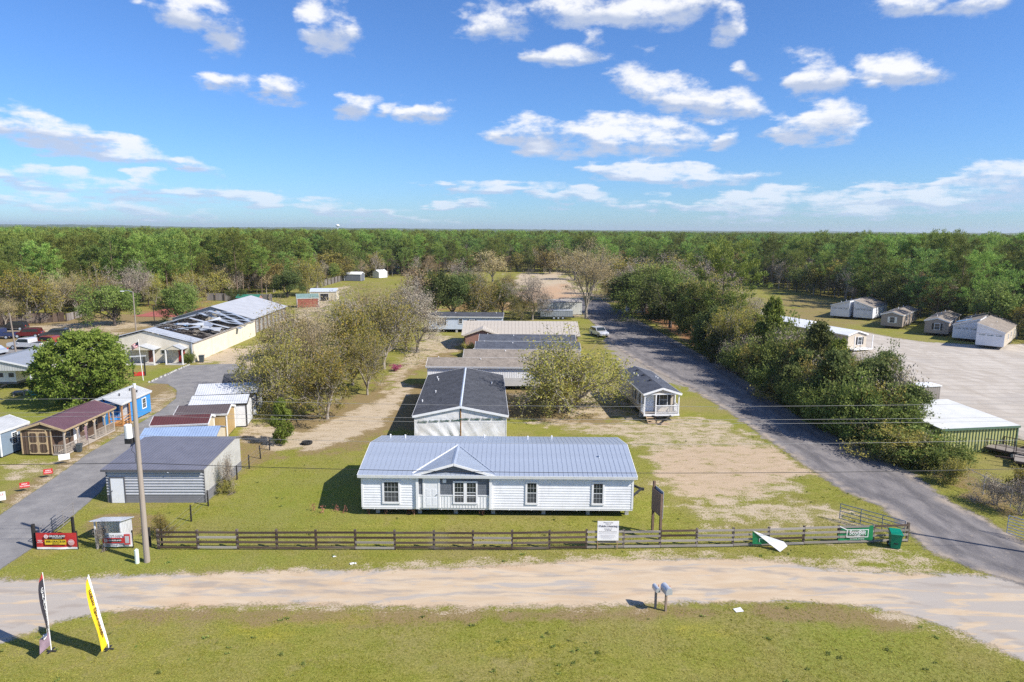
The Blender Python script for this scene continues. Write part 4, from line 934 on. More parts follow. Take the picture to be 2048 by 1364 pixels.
# green shed with white roof on the right
def green_shed():
    S = thing('green_metal_shed', 'lime green corrugated shed with flat white roof on the right', 'shed', (42.3, 59.6, 0), rad(9.5))
    mg = ribbed('lime_wall_metal', (.52, .51, .20), .32, 'x', .45); L, D = 7.9, 8.2
    MB().prism([(0,0),(D,0),(D,2.62),(0,2.28)], 'x', -L/2, L/2).build('wall', mg, S)
    rb = MB().box(-.028, .028, -.04, .0, 0, 2.22).mesh('wall_rib', plain('green_trim', (.09,.15,.10), .5))
    for k in range(25): put('wall_rib', rb, S, (-L/2+.05+k*(L-.1)/24, -.002, 0))
    a = math.atan2(.34, D); o = MB().box(-L/2-.1, L/2+.1, -.15, D+.2, 0, .06).build('roof_sheet', plain('white_membrane', (.64,.635,.60), .5, .06, .6, grime=.15), S, (0,0,2.30)); o.rotation_euler = (a,0,0)
    MB().box(-L/2-.11, L/2+.11, -.19, -.152, 2.14, 2.34).build('eave_trim', plain('green_trim', (.09,.15,.10), .5), S)
    for x in (-L/2, L/2): MB().box(x-.06, x+.06, -.06, .04, 0, 2.2).build('corner_trim', plain('green_trim', (.09,.15,.10), .5), S)
green_shed()

# ------------------------------------------------------------------ storm-damaged hall on the left
def damaged_hall():
    L, W, zt, rise = 25.6, 13.6, 2.9, 1.75            # ridge runs away from the camera
    S = thing('damaged_hall', 'long cream hall with half its metal roof torn off and trusses exposed', 'building', (-53.75, 98.2+L/2, 0), rad(90+1.2))
    cream = plain('cream_block', (.66, .60, .49), .85, .07, 1.2, grime=.15); char = plain('charred_timber', (.05,.042,.038), .9, .4, 3); grey = plain('bleached_timber', (.28,.25,.22), .9, .3, 3)
    t_ = .22
    for y in (-W/2, W/2): MB().box(-L/2, L/2, y-.11, y+.11, 0, zt-.02).build('side_wall', cream, S)
    for x in (-L/2, L/2):
        MB().prism([(-W/2+.12, 0), (W/2-.12, 0), (W/2-.12, zt), (0, zt+rise-.04), (-W/2+.12, zt)], 'y' if False else 'x', x-.11, x+.11).build('gable_wall', cream, S)
    for k in (1, 2, 3): MB().box(-L/2+L*k/4-.05, -L/2+L*k/4+.05, -W/2-.16, -W/2-.112, 0, zt-.1).build('pilaster', cream, S)
    MB().box(-L/2+.2, L/2-.2, -W/2+.2, W/2-.2, .02, .06).build('floor_debris', plain('charred_floor', (.07,.06,.055), .95, .5, 1.5), S)
    # trusses across the hall
    n = 15
    for k in range(n):
        x = -L/2+3.2+k*(L-6.0)/(n-1); b = MB(); sag = random.uniform(0, .75)*(1 if 3 < k < 12 else .15); dy = random.uniform(-1.2, 1.2)
        z_ = zt+.02; pk = zt+rise-sag
        b.bar((x, -W/2, z_), (x, W/2, z_), .07, .12)
        b.bar((x, -W/2, z_), (x+dy*.3, 0, pk), .07, .12)
        if k not in (6, 7, 9): b.bar((x, W/2, z_), (x+dy*.3, 0, pk), .07, .12)
        for f in (-.66, -.33, .0, .33, .66):
            y = f*W/2; b.bar((x, y, z_), (x, y+(.9 if f < 0 else -.9)*.4, z_+(pk-z_)*(1-abs(f))*.95), .05, .07)
        b.build('truss', char if k % 3 else grey, S)
    # purlins and fallen boards
    for k in range(26):
        x = random.uniform(-L/2+2, L/2-7); y = random.uniform(-W/2+.8, W/2-.8); ln = random.uniform(1.5, 5); a = random.uniform(-.4, .4)
        z = zt-random.uniform(.1, 1.0)
        MB().bar((x, y, z), (x+ln*math.cos(a), y+ln*math.sin(a), z+random.uniform(-.5, .5)), .09, .04).build('fallen_board', random.choice([char, grey, plain('pale_debris', (.60,.60,.58), .8, .2)]), S)
    for yy in (-W*.36, -W*.10, W*.3):
        MB().bar((-L/2+3, yy, zt+rise*(1-abs(yy)/(W/2))+.1), (L/2-8, yy, zt+rise*(1-abs(yy)/(W/2))-.05), .07, .05).build('purlin', char, S)
    # surviving metal sheets
    ml = metal_paint('bright_roof_sheet', (.56,.58,.60), .34, .15); md = metal_paint('bent_roof_sheet', (.42,.46,.52), .32, .2)
    def sheet_strip(x0, x1, y0, y1, mat, lift=0., nrib=.5, name='roof_sheet', curl=0.):
        """roof skin between two stations; one object per sheet"""
        k = max(1, int(round((x1-x0)/.95)))
        for i in range(k):
            a, b = x0+(x1-x0)*i/k, x0+(x1-x0)*(i+1)/k-.015
            def zz(y): return zt+.16+rise*(1-abs(y)/(W/2))
            ys = np.linspace(y0, y1, 7); m_ = MB(); vs = []; j = random.uniform(-1, 1)
            for q, yv in enumerate(ys):
                w = (q/6)**2 if y1 > y0 else (q/6)**2
                dz = lift*(q/6) + curl*math.sin(q*1.3+i*1.7)*(.3+.7*abs(j))
                vs += [(a, yv, zz(yv)+dz), (b, yv, zz(yv)+dz+.02*j)]
            m_.add(vs, [(2*q, 2*q+1, 2*q+3, 2*q+2) for q in range(6)])
            o = m_.build(name, mat, S)
            for xx in (a,): 
                rb = MB()
                for q in range(6): rb.bar((xx+.02, ys[q], vs[2*q][2]+.02), (xx+.02, ys[q+1], vs[2*q+2][2]+.02), .04, .04)
                rb.build('seam', mat, o)
    sheet_strip(-L/2-.35, -L/2+3.0, 0, -W/2-.3, ml)                       # front, right of ridge
    sheet_strip(-L/2-.35, -L/2+6, 0, W/2+.3, ml); sheet_strip(L/2-9, L/2, 0, W/2+.3, ml, 0, curl=.15)
    sheet_strip(L/2-7.6, L/2+.2, -1.0, -W/2-.3, md, 0, curl=.38)           # back section, buckled
    sheet_strip(L/2-8.2, L/2-4.4, .4, -3.0, md, .9, curl=.3)
    sheet_strip(1.0, 1.95, -.2, -W/2+.2, ml, .0)                           # lone strip across the open part
    for k in range(16):
        x = random.uniform(-L/2+3.5, L/2-6); y = random.uniform(-W/2+1, 2.5); w_, l_ = random.uniform(.7, 1.1), random.uniform(1.6, 4.2); z = zt+rise*(1-abs(y)/(W/2))-random.uniform(-.25, .7)
        m_ = MB(); m_.add([(0,0,0),(w_,0,.05),(w_*1.05,-l_*.5,-.25),(.05,-l_*.5,-.15),(w_*.95,-l_,-.2),(0,-l_,-.5)], [(0,1,2,3),(3,2,4,5)]); q = m_.build('torn_sheet', random.choice([ml, md, md, ml]), S, (x, y, z)); q.rotation_euler = (random.uniform(-.3,.3), random.uniform(-.35,.35), random.uniform(-.9,.9))
    o = MB().slab([(0,0,0),(1.5,0,.1),(1.6,-1.6,-.5),(.2,-1.7,-.35)], .02).build('torn_sheet', plain('blue_tarp', (.18,.32,.52), .4), S, (-.2, 1.6, zt+1.0))
    MB().box(-L/2, L/2-.2, -W/2-.26, -W/2-.12, zt-.08, zt+.10).build('eave_board', grey, S)
    # front porches (towards the court)
    def porch(yc, wd, dp, zz_):
        p = 'porch_roof'
        for sg in (-1, 1):
            MB().slab([(-L/2, yc, zz_+.62), (-L/2-dp, yc, zz_+.62), (-L/2-dp, yc+sg*wd/2, zz_), (-L/2, yc+sg*wd/2, zz_)], .05).build('porch_roof', ml, S)
        MB().prism([(yc-wd/2+.08, zz_-.03), (yc+wd/2-.08, zz_-.03), (yc, zz_+.52)], 'x', -L/2-dp+.05, -L/2-dp+.10).build('porch_gable', cream, S)
        for y in (yc-wd/2+.12, yc+wd/2-.12): MB().box(-L/2-dp+.06, -L/2-dp+.20, y-.08, y+.08, 0, zz_).build('porch_post', WHITE, S)
        MB().box(-L/2-dp, -L/2-.112, yc-wd/2, yc+wd/2, 0, .08).build('porch_slab', M_conc, S)
    porch(-4.9, 2.6, 2.0, 2.25); porch(-.2, 4.2, 2.3, 2.25)
    d = MB().box(-L/2-.16, -L/2-.112, -5.65, -4.75, .1, 2.1).build('door', plain('red_door', (.36,.02,.025), .45), S); MB().box(-L/2-.172, -L/2-.162, -5.42, -4.98, 1.1, 1.95).build('pane', GL, d)
    MB().box(-L/2-.16, -L/2-.112, -1.3, -.4, .1, 2.1).build('door', plain('brown_door', (.16,.07,.05), .6), S)
    q = MB().box(-L/2-.15, -L/2-.112, -3.2, -2.2, 1.25, 1.95).build('window', WHITE, S); MB().box(-L/2-.158, -L/2-.152, -3.13, -2.27, 1.32, 1.88).build('pane', GL, q)
    MB().tube((-L/2-.25, -W/2+.05, 0), (-L/2-.25, -W/2+.05, zt+.9), .07, .07, 8).build('service_mast', M_galv, S)
damaged_hall()
def rear_hall():
    L, W, zt, rise = 21.0, 14.5, 3.0, 2.2
    S = thing('grey_roofed_hall', 'grey metal-roofed hall joined behind the storm-damaged building', 'building', (-56.0, 136.0, 0), rad(90+2))
    wl_ = ribbed('grey_wall_sheet', (.42,.42,.43), .3, 'x'); gable_body(L, W, 0, zt, rise).build('wall', wl_, S)
    gable_roof(S, L, W, zt, rise, .5, .4, .06, plain('dull_grey_roof', (.40,.41,.43), .6, .08, .5, grime=.12), None)
    b = MB().box(-.02, .02, -.3, .3, 0, 1)
    for k in range(9): MB().box(-L/2+1+k*2.4, -L/2+1.18+k*2.4, -W/2-.35, -W/2-.15, 0, zt).build('timber_prop', wood('brown_post', (.14,.09,.06), (.22,.15,.10)), S)
rear_hall()

# ------------------------------------------------------------------ carport with travel trailer on the left edge
def carport():
    L, W, zt, rise = 15.5, 7.6, 3.0, .85
    S = thing('metal_carport', 'open metal carport with grey ribbed roof at the left edge behind the cedar', 'carport', (-61.9, 79.9+L/2, 0), rad(90+3))
    rf = ribbed('carport_roof', (.30,.31,.33), .95, 'x', .4); wl_ = ribbed('carport_wall', (.62,.63,.63), .3, 'y')
    for (o, ln, ang, sg) in gable_roof(S, L, W, zt, rise, .15, .15, .05, rf, WHITE): ribs(o, L, ln, .95, metal_paint('carport_sheet', (.36,.38,.41), .4), .05, .15, .035)
    MB().prism([(-W/2, zt-.55), (W/2, zt-.55), (W/2, zt), (0, zt+rise-.02), (-W/2, zt)], 'x', -L/2, -L/2+.06).build('gable_panel', wl_, S)
    MB().box(-L/2+.1, L/2, -W/2+.02, -W/2+.06, zt-1.05, zt).build('side_panel', plain('cream_sheet', (.66,.64,.58), .6, .06), S)
    for x in np.linspace(-L/2+.1, L/2-.1, 5):
        for y in (-W/2+.06, W/2-.06): MB().box(x-.07, x+.07, y-.07, y+.07, 0, zt).build('post', WHITE, S)
carport()
def travel_trailer():
    S = thing('travel_trailer', 'white travel trailer parked under the metal carport', 'trailer', (-61.6, 85.0, 0), rad(90+3))
    m = plain('trailer_skin', (.70,.72,.74), .4, .05, 1., grime=.1)
    MB().prism([(-4.0,.65),(4.0,.65),(4.0,2.7),(3.7,2.85),(-3.6,2.85),(-4.0,2.5)], 'y', -1.2, 1.2).build('body', m, S)
    MB().box(-4.02, 4.02, -1.215, 1.215, .62, .86).build('skirt_band', plain('trailer_band', (.12,.13,.15), .5), S)
    MB().box(-4.05, 4.05, -1.23, 1.23, 2.852, 2.90).build('roof', plain('trailer_roof', (.35,.36,.38), .7), S)
    for (x, y) in ((-2.5, -1.21), (.6, -1.21), (2.6, -1.21)): MB().box(x-.45, x+.45, y-.02, y, 1.5, 2.1).build('window', GL, S)
    for y in (-.65, .6): MB().box(-4.03, -4.0, y-.3, y+.3, 1.45, 1.95).build('window', GL, S)
    MB().box(-1.3, -.65, -1.225, -1.2, .75, 2.45).build('door', WHITE, S)
    wheels(S, (.3, 1.1), -1.15, .35, .35)
    MB().bar((-4.0,0,.6), (-5.1,0,.5), .12, .12).build('hitch', M_dark, S)
travel_trailer()
# ------------------------------------------------------------------ homes stored on the gravel yard
M_taupe = lap_siding('taupe_vinyl', (.36, .30, .25)); M_wrapflat = plain('flat_house_wrap', (.74,.76,.80), .45, .05, 1.2)
def yard_home(name, label, fl, fr, L, zt, prof, wall, roof, end=None, win=None, tarp=None, rz=None):
    """fl, fr: ground points of the two corners of the end towards the camera"""
    A_, B_ = Vector(fl), Vector(fr); W_ = 4.0; d = Vector((math.cos(rz), math.sin(rz))); c = (A_+B_)/2 + d*L/2
    S = thing(name, label, 'house', (c.x, c.y, 0), rz, 'homes stored on the gravel yard'); z0 = .5
    if prof == 'gable':
        gable_body(L, W_, z0, zt, .62).build('wall', wall, S); gable_roof(S, L, W_, zt, .62, .15, .12, .07, roof, WHITE); ze = zt
    else:
        hi, lo = zt+1.35, zt
        a, b = (lo, hi) if prof == 'high_left' else (hi, lo)       # local -y is the right-hand side seen from the end
        MB().prism([(-W_/2, z0), (W_/2, z0), (W_/2, b), (-W_/2, a)], 'x', -L/2, L/2).build('wall', wall, S)
        MB().slab([(-L/2-.2, -W_/2-.15, a+.10-(.05 if a < b else -.05)), (L/2+.2, -W_/2-.15, a+.10-(.05 if a < b else -.05)), (L/2+.2, W_/2+.12, b+.12), (-L/2-.2, W_/2+.12, b+.12)], .08).build('roof_slope', roof, S)
        MB().prism([(-W_/2, z0+.05), (W_/2, z0+.05), (W_/2, b-.05), (-W_/2, a-.05)], 'x', -L/2-.05, -L/2-.005).build('house_wrap', M_wrapflat, S)
        hs = W_/2 if b > a else -W_/2
        MB().box(-L/2, L/2, hs-.02 if hs > 0 else hs-.06, hs+.06 if hs > 0 else hs+.02, z0+.1, max(a, b)-.1).build('marriage_wall_wrap', M_wrapflat, S)
        r_ = MB().bar((-L/2-.24, -W_/2-.1, a+.03), (-L/2-.24, W_/2+.1, b+.03), .05, .22); r_.build('rake_board', WHITE, S)
        for k in range(3): text_obj('wrap_lettering', 'ScotBilt', .30, plain('print_green', (.05,.13,.10), .5), S, (-L/2-.06, 1.2-k*1.2, zt-.55), (math.pi/2, 0, -math.pi/2), .003)
        MB().box(-L/2-.062, -L/2-.052, -W_/2, W_/2, zt-.32, zt-.28).build('wrap_seam', plain('seam_tape', (.30,.25,.2), .7), S)
    if win: window(S, 'l', L, W_, 0.1, z0+.75, .85, 1.15, (2,1), .09, win)
    for u in (-L*.25, -.05*L, L*.2): window(S, 'f', L, W_, u, z0+.9, .6, .95, (2,2), .07)
    if tarp: MB().slab([(-L/2+2.2, -W_/2-.2, zt+1.52-.1), (-L/2+5.2, -W_/2-.2, zt+1.52-.1), (-L/2+5.2, W_/2, zt+.28), (-L/2+2.2, W_/2, zt+.28)], .02).build('tarp', plain('blue_tarp', (.18,.32,.52), .4), S)
    for k in range(3): pipe(S, -L/3+k*L/3, .4, zt+.62, .3, .06)
    chassis(S, L, W_, z0, False, False); wheels(S, (0, .9, 1.8), -W_/2+.2, .34, .34); return S
yard_home('stored_half_home', 'left white-wrapped half home farthest back, roof rising to the right', (74.0,158.0), (77.2,155.5), 12, 2.9, 'high_right', M_wrapflat, M_shg_navy, rz=rad(49))
yard_home('stored_half_home', 'white-wrapped half home beside it with roof falling to the right', (78.0,155.4), (81.4,153.0), 13, 2.9, 'high_left', M_wrapflat, M_shg_brown, rz=rad(49))
yard_home('stored_home', 'taupe stored home with white shutters on its end window', (77.4,142.0), (79.9,138.9), 15.5, 2.85, 'gable', M_taupe, M_shg_brown, win=WHITE, rz=rad(50))
yard_home('stored_home', 'taupe stored home with dark shutters on its end window', (80.2,131.8), (83.6,129.4), 16.5, 2.85, 'gable', M_taupe, M_shg_brown, win=BLK, rz=rad(51))
yard_home('stored_half_home', 'white-wrapped half home with a blue tarp over part of its roof', (81.4,124.9), (85.0,123.2), 17, 2.9, 'high_right', M_wrapflat, M_shg_brown, tarp=True, rz=rad(49))
yard_home('stored_half_home', 'nearest white-wrapped half home on the yard with brown roof falling right', (80.4,116.9), (83.9,115.0), 19, 2.9, 'high_left', M_tan, M_shg_brown, rz=rad(48))
# low white and taupe homes half hidden by the hedge
def hedge_home(label, x, y, rz, L=14):
    S = thing('low_stored_home', label, 'house', (x, y, 0), rad(rz), 'homes half hidden behind the roadside hedge')
    gable_body(L, 4.2, .45, 2.7, .6).build('wall', M_tan, S); gable_roof(S, L, 4.2, 2.7, .6, .2, .2, .07, plain('bright_white_roof', (.78,.79,.80), .5, .06, .5), WHITE)
    window(S, 'l', L, 4.2, .6, 1.0, .8, 1.2, (2,1), .08, BLK); window(S, 'f', L, 4.2, 2, 1.2, .7, 1.0, (2,1), .08); window(S, 'b', L, 4.2, 2, 1.2, .7, 1.0, (2,1), .08)
    MB().box(-L/2-1.4, -L/2-.01, -2.1, 2.1, .3, .45).build('porch_deck', WHITE, S)
    for y_ in (-2.0, 2.0): MB().box(-L/2-1.35, -L/2-1.25, y_-.06, y_+.06, .45, 2.7).build('porch_post', WHITE, S)
hedge_home('white-roofed tan home at the near end of the hedge, window with black shutters', 55.8, 119.0, 112, 12)
hedge_home('white-roofed tan home in the middle behind the hedge', 53.8, 131, 112, 11)
hedge_home('white-roofed tan home behind the hedge nearest the grass field', 50.8, 145, 112, 10)

# ------------------------------------------------------------------ brick house with cream metal roof
def brick_house():
    x0, x1, yf, W_ = -7.9, 10.8, 111.2, 10.6; L = x1-x0; zt, rise = 2.55, 1.5
    S = thing('brick_house', 'low red brick house with cream metal roof and front gable', 'house', ((x0+x1)/2, yf+W_/2, 0))
    gable_body(L, W_, 0, zt, rise).build('wall', M_brick, S); cr = ribbed('cream_roof_metal', (.62,.54,.43), .3, 'x', .42)
    for (o, ln, ang, sg) in gable_roof(S, L, W_, zt, rise, .45, .4, .06, cr, plain('cream_fascia', (.62,.54,.43), .5)): ribs(o, L, ln, .6, metal_paint('cream_sheet_metal', (.64,.56,.45), .4), .06, .4, .03)
    cx = -6.3; hw = 3.1; y0 = -W_/2-1.2; zr = zt+1.05; sl = rise/(W_/2)
    MB().prism([(cx-hw+.35, 0), (cx+hw-.35, 0), (cx+hw-.35, zt-.05), (cx, zr-.15), (cx-hw+.35, zt-.05)], 'y', y0+.3, -W_/2+.2).build('gable_wing', M_brick, S)
    for sg in (-1, 1):
        q = MB().slab([(cx, y0, zr), (cx+sg*hw, y0, zt-.02), (cx+sg*hw, -W_/2-.3, zt-.02), (cx, -W_/2+(zr-zt)/sl, zr)], .06).build('wing_roof', cr, S)
        MB().bar((cx, y0-.02, zr-.06), (cx+sg*hw, y0-.02, zt-.08), .05, .18).build('rake_board', plain('cream_fascia', (.62,.54,.43), .5), q)
    for u in (-8.6, 2, 6): window(S, 'f', L, W_, u, .9, 1.0, 1.2, (2,2), .06)
brick_house()

# ------------------------------------------------------------------ sheds and barns far down the lanes
GP = 'outbuildings far behind the tree belt'
gable_shed('metal_barn', 'pale corrugated barn with mono roof beside the far sandy lane', (11.2, 161.5, 0), rad(12), 9.5, 5.5, 3.0, .5, ribbed('pale_barn_sheet', (.62,.63,.60), .45, 'x'), plain('barn_roof', (.36,.33,.29), .8, .15), None, 'barn', GP)
gable_shed('timber_lean_to_shed', 'weathered white plank shed under the oaks at the far drive bend', (30.2, 166.5, 0), rad(-4), 4.4, 4.0, 2.5, .35, lap_siding('white_plank', (.55,.57,.60), .25, 'x'), plain('old_tin', (.40,.42,.44), .6, .2), None, 'shed', GP)
gable_shed('garden_shed', 'green-roofed shed behind the hall at far left', (-66.5, 172, 0), rad(4), 5.5, 3.4, 2.3, .7, M_brick, plain('green_roof', (.03,.16,.10), .5, .1), None, 'shed', GP)
gable_shed('garden_shed', 'brick-red and green roofed shed before the far cream shed', (-51.8, 172, 0), rad(20), 5.2, 3.4, 2.4, .9, lap_siding('barn_red', (.30,.10,.07), .3, 'x'), plain('green_grey_roof', (.16,.24,.22), .6, .2), WHITE, 'shed', GP)
gable_shed('garden_shed', 'cream shed with dark doorway and pale blue roof beyond the tree belt', (-52.0, 188.5, 0), rad(6), 7.0, 4.0, 2.6, .7, lap_siding('cream_panel', (.60,.52,.38), .3, 'x', .05), plain('pale_blue_roof', (.48,.53,.60), .4, .06), WHITE, 'shed', GP, doors=(('f', .3, 2.2, 1.9, M_dark),))
gable_shed('garden_shed', 'dark-sided far shed with white roof at the end of the slat fence', (-60.6, 262, 0), rad(-6), 6.5, 4.2, 2.6, .8, plain('dusk_panel', (.14,.15,.18), .7), plain('bright_white_roof', (.78,.79,.80), .5, .06, .5), WHITE, 'shed', GP)
gable_shed('garden_shed', 'white arched far shed near the forest edge', (-54.0, 279, 0), rad(60), 5.0, 3.2, 2.4, .9, plain('white_panel', (.70,.71,.73), .5, .06), plain('bright_white_roof', (.78,.79,.80), .5, .06, .5), WHITE, 'shed', GP)
gable_shed('open_barn', 'far open barn with white roof and dark front near the forest edge', (-54.5, 306, 0), rad(4), 8.0, 5.0, 2.8, .8, plain('dusk_panel', (.14,.15,.18), .7), plain('bright_white_roof', (.78,.79,.80), .5, .06, .5), WHITE, 'barn', GP)
gable_shed('garden_shed', 'raw orange timber far shed near the forest edge', (-43.5, 307, 0), rad(50), 6.0, 4.0, 2.6, .9, plain('orange_ply', (.55,.30,.14), .8), plain('pale_ply', (.60,.45,.30), .8), None, 'shed', GP)
o = MB().box(-12, 12, -8, 8, 0, .10).build('red_slab', plain('red_court', (.34,.10,.08), .9, .1), None, (-72, 158, .004)); tag(o, 'flat red paved slab behind the grey-roofed hall', 'slab')
def container():
    S = thing('cargo_container', 'low grey trailer box parked by the bare tree', 'trailer', (9.8, 151.5, 0), rad(3))
    MB().box(-3.6, 3.6, -1.1, 1.1, .7, 2.0).build('body', ribbed('grey_box_sheet', (.30,.33,.38), .5, 'x'), S); MB().box(-5.6, 4.0, -.9, .9, .5, .68).build('frame', M_dark, S); wheels(S, (-.6, .4, 1.4), -1.0, .4, .4)
    MB().box(-3.65, 3.65, -1.15, 1.15, 2.002, 2.06).build('lid', plain('old_tin', (.40,.42,.44), .6, .2), S)
container()

# ------------------------------------------------------------------ board fence along the lane
M_fdark = wood('dark_fence_board', (.060,.040,.030), (.130,.092,.070)); M_fgrey = wood('silvered_fence_board', (.24,.21,.185), (.36,.325,.29)); M_fpost = wood('fence_post_wood', (.075,.055,.042), (.19,.155,.125), 1., (9.,9.,1.))
def board_fence():
    pts = [GXY(318,1098), GXY(1024,1099.5), GXY(1465,1093), GXY(1813,1083)]
    posts = []
    for (a, b), n in zip(zip(pts[:-1], pts[1:]), (9, 6, 5)):
        for k in range(n): posts.append((a[0]+(b[0]-a[0])*k/n, a[1]+(b[1]-a[1])*k/n))
    posts.append(pts[-1])
    Fz = thing('board_fence', 'four-rail wooden fence along the lane, dark on the left and silvered on the right', 'fence', (posts[0][0], posts[0][1], 0))
    ox, oy = posts[0]
    pm = MB().box(-.065, .065, -.065, .065, 0, 1.26).mesh('post', M_fpost)
    for i, (x, y) in enumerate(posts):
        q = put('post', pm, Fz, (x-ox, y-oy, 0), random.uniform(-.1, .1)); q.scale = (1, 1, random.uniform(.97, 1.05)); q.rotation_euler.x = random.uniform(-.03, .03)
        MB().box(-.075, .075, -.075, .075, 1.262, 1.285) if False else None
    rails = {}
    for i, (p, q) in enumerate(zip(posts[:-1], posts[1:])):
        dx, dy = q[0]-p[0], q[1]-p[1]; ln = math.hypot(dx, dy); ang = math.atan2(dy, dx)
        for z in (.16, .50, .82, 1.13):
            silver = (i >= 11 and random.random() < .85) or (i in (1, 5, 8, 10) and random.random() < .3)
            key = (round(ln, 2), silver)
            if key not in rails: rails[key] = MB().box(.01, ln-.01, -.018, .018, -.066, .066).mesh('rail', M_fgrey if silver else M_fdark)
            o = put('rail', rails[key], Fz, (p[0]-ox, p[1]-oy-.088, z+random.uniform(-.02, .02)), ang); o.rotation_euler.y = random.uniform(-.008, .008)
board_fence()
# dark wire fence running back along the workshop
def wire_fence():
    ys = [39.6, 43.4, 46.0, 48.6, 51.2, 53.7, 56.2, 58.5, 61.5]; S = thing('wire_fence', 'thin wire fence on dark posts running back beside the grey workshop', 'fence', (-21.5, 43.4, 0))
    pm = MB().tube((0,0,0), (0,0,1.18), .06, .05, 7).mesh('post', plain('creosote_post', (.022,.020,.019), .9, .3))
    for y in ys: put('post', pm, S, (random.uniform(-.03,.03), y-43.4, 0), 0, (random.uniform(-.05,.05), random.uniform(-.05,.05), 0))
    wm = plain('fence_wire', (.22,.22,.22), .5)
    for z in (.35, .7, 1.05): MB().tube((0, ys[0]-43.4, z), (0, ys[-1]-43.4, z), .006, .006, 4).build('wire', wm, S)
wire_fence()
def tube_gate(name, label, a, b, h=1.25, n=6, mat=None, rail_r=.025):
    ax_, ay_ = a; bx_, by_ = b; S = thing(name, label, 'gate', (ax_, ay_, 0), math.atan2(by_-ay_, bx_-ax_)); L = math.hypot(bx_-ax_, by_-ay_); mat = mat or M_galv
    for k in range(n): MB().tube((0,0,.15+k*(h-.15)/(n-1)), (L,0,.15+k*(h-.15)/(n-1)), rail_r, rail_r, 6).build('bar', mat, S)
    for x in (0, L/3, 2*L/3, L): MB().tube((x,0,.15), (x,0,h), rail_r, rail_r, 6).build('stile', mat, S)
    return S
M_rustpipe = metal_paint('grey_gate_pipe', (.30,.28,.27), .5, .2, .35)
tube_gate('pipe_gate', 'long grey pipe gate swung open beside the left driveway', (-29.05, 39.7), (-29.5, 43.6), 1.2, 6, M_rustpipe)
tube_gate('pipe_gate', 'blue-grey pipe gate swung open at the right end of the board fence', (25.45, 41.6), (22.6, 44.4), 1.2, 5, metal_paint('blue_gate_pipe', (.14,.20,.30), .45, .1))
tube_gate('pipe_gate', 'tall silver pipe gate at the right edge of the photo', (32.6, 42.3), (34.5, 39.4), 1.35, 7, M_galv)
def post_thing(name, label, x, y, h, r, mat, cat='post'):
    o = MB().tube((0,0,0), (0,0,h), r, r*.9, 8).build(name, mat, None, (x, y, 0)); tag(o, label, cat); return o
M_creo = plain('creosote_post', (.022,.020,.019), .9, .3)
post_thing('gate_post', 'thick black gate post with white tag left of the red banner', -29.2, 39.35, 1.55, .12, M_creo)
post_thing('gate_post', 'black gate post halfway behind the red banner', -27.8, 40.9, 1.35, .10, M_creo)
post_thing('fence_post', 'short dark post just left of the utility pole base', -22.35, 39.75, 1.2, .09, M_creo)
post_thing('fence_post', 'weathered grey post left of the white and red banner', -25.35, 39.35, 1.25, .10, M_fgrey)

# ------------------------------------------------------------------ utility pole, wires
def utility_pole():
    x, y = -21.45, 37.7; S = thing('utility_pole', 'tall grey wooden utility pole with white transformer at the left', 'utility pole', (x, y, 0))
    MB().tube((0,0,-.2), (.02,0,10.55), .17, .115, 12).build('pole', wood('pole_wood', (.22,.18,.145), (.33,.28,.235), .8, (6,6,.6)), S)
    t_ = MB(); t_.tube((-.42,-.05,7.62), (-.42,-.05,8.38), .22, .22, 14); t_.tube((-.42,-.05,8.38), (-.42,-.05,8.44), .22, .12, 14); q = t_.build('transformer', plain('transformer_white', (.72,.73,.74), .4, .05), S)
    for dx in (-.52, -.34): MB().tube((dx,-.05,8.42), (dx,-.05,8.68), .035, .02, 6).build('bushing', M_dark, q)
    MB().box(-.60, -.20, -.22, .10, 7.30, 7.60).build('bracket', M_dark, S)
    MB().tube((.1,.0,10.5), (.1,.0,10.78), .05, .09, 8).build('insulator', WHITE, S)
    MB().path([(-.17,-.1,7.3), (-.30,-.12,6.9), (-.12,-.12,6.7), (-.12,-.12,6.2)], .014, 5).build('drop_cable', M_dark, S)
    MB().box(-.22, .0, -.20, -.12, .0, 2.4) if False else None
    MB().tube((0.0,-.16,2.05), (0,.16,2.05), .172, .172, 12, cap=False) if False else None
    # line wires to both sides of the frame, sagging
    wm = plain('aluminium_wire', (.26,.26,.26), .5); wd = plain('black_cable', (.02,.02,.02), .6)
    def span(name, z0, x1, y1, z1, r, mat, sag=.6, dy=0.):
        pts = []
        for k in range(25):
            u = k/24; pts.append((x1*u, dy+(y1)*u, z0+(z1-z0)*u-sag*4*u*(1-u)))
        MB().path(pts, r, 4).build(name, mat, S)
    X1 = 58.2
    for (z0, r, mat, sg, dz) in ((9.95, .008, wm, .45, .15), (9.15, .008, wm, .40, .1), (8.92, .008, wm, .40, .1), (7.75, .008, wm, .5, .2), (6.1, .017, wd, .55, .15)):
        span('line_wire', z0, X1, -.1, z0+dz+.25, r, mat, sg); span('line_wire', z0, -36, -.7, z0+.05, r, mat, .18)
utility_pole()
def frame_pole(name, label, x, y, h, arm=False, lean=0., r=.13, mat=None):
    S = thing(name, label, 'pole', (x, y, 0)); MB().tube((0,0,0), (lean,0,h), r, r*.7, 8).build('pole', mat or wood('pole_wood', (.22,.18,.145), (.33,.28,.235), .8, (6,6,.6)), S)
    if arm:
        MB().path([(0,0,h-.2), (-.8,0,h+.15), (-1.7,0,h+.05)], .04, 6).build('arm', M_galv, S); MB().box(-2.2, -1.6, -.12, .12, h-.06, h+.08).build('lamp_head', WHITE, S)
    return S
frame_pole('street_light', 'wooden street light pole with curved arm by the parking field', -67.4, 121.0, 8.3, True)
frame_pole('utility_pole', 'leaning grey pole with guy wire among the parked vehicles', -76.8, 104.0, 6.4, False, -.35)
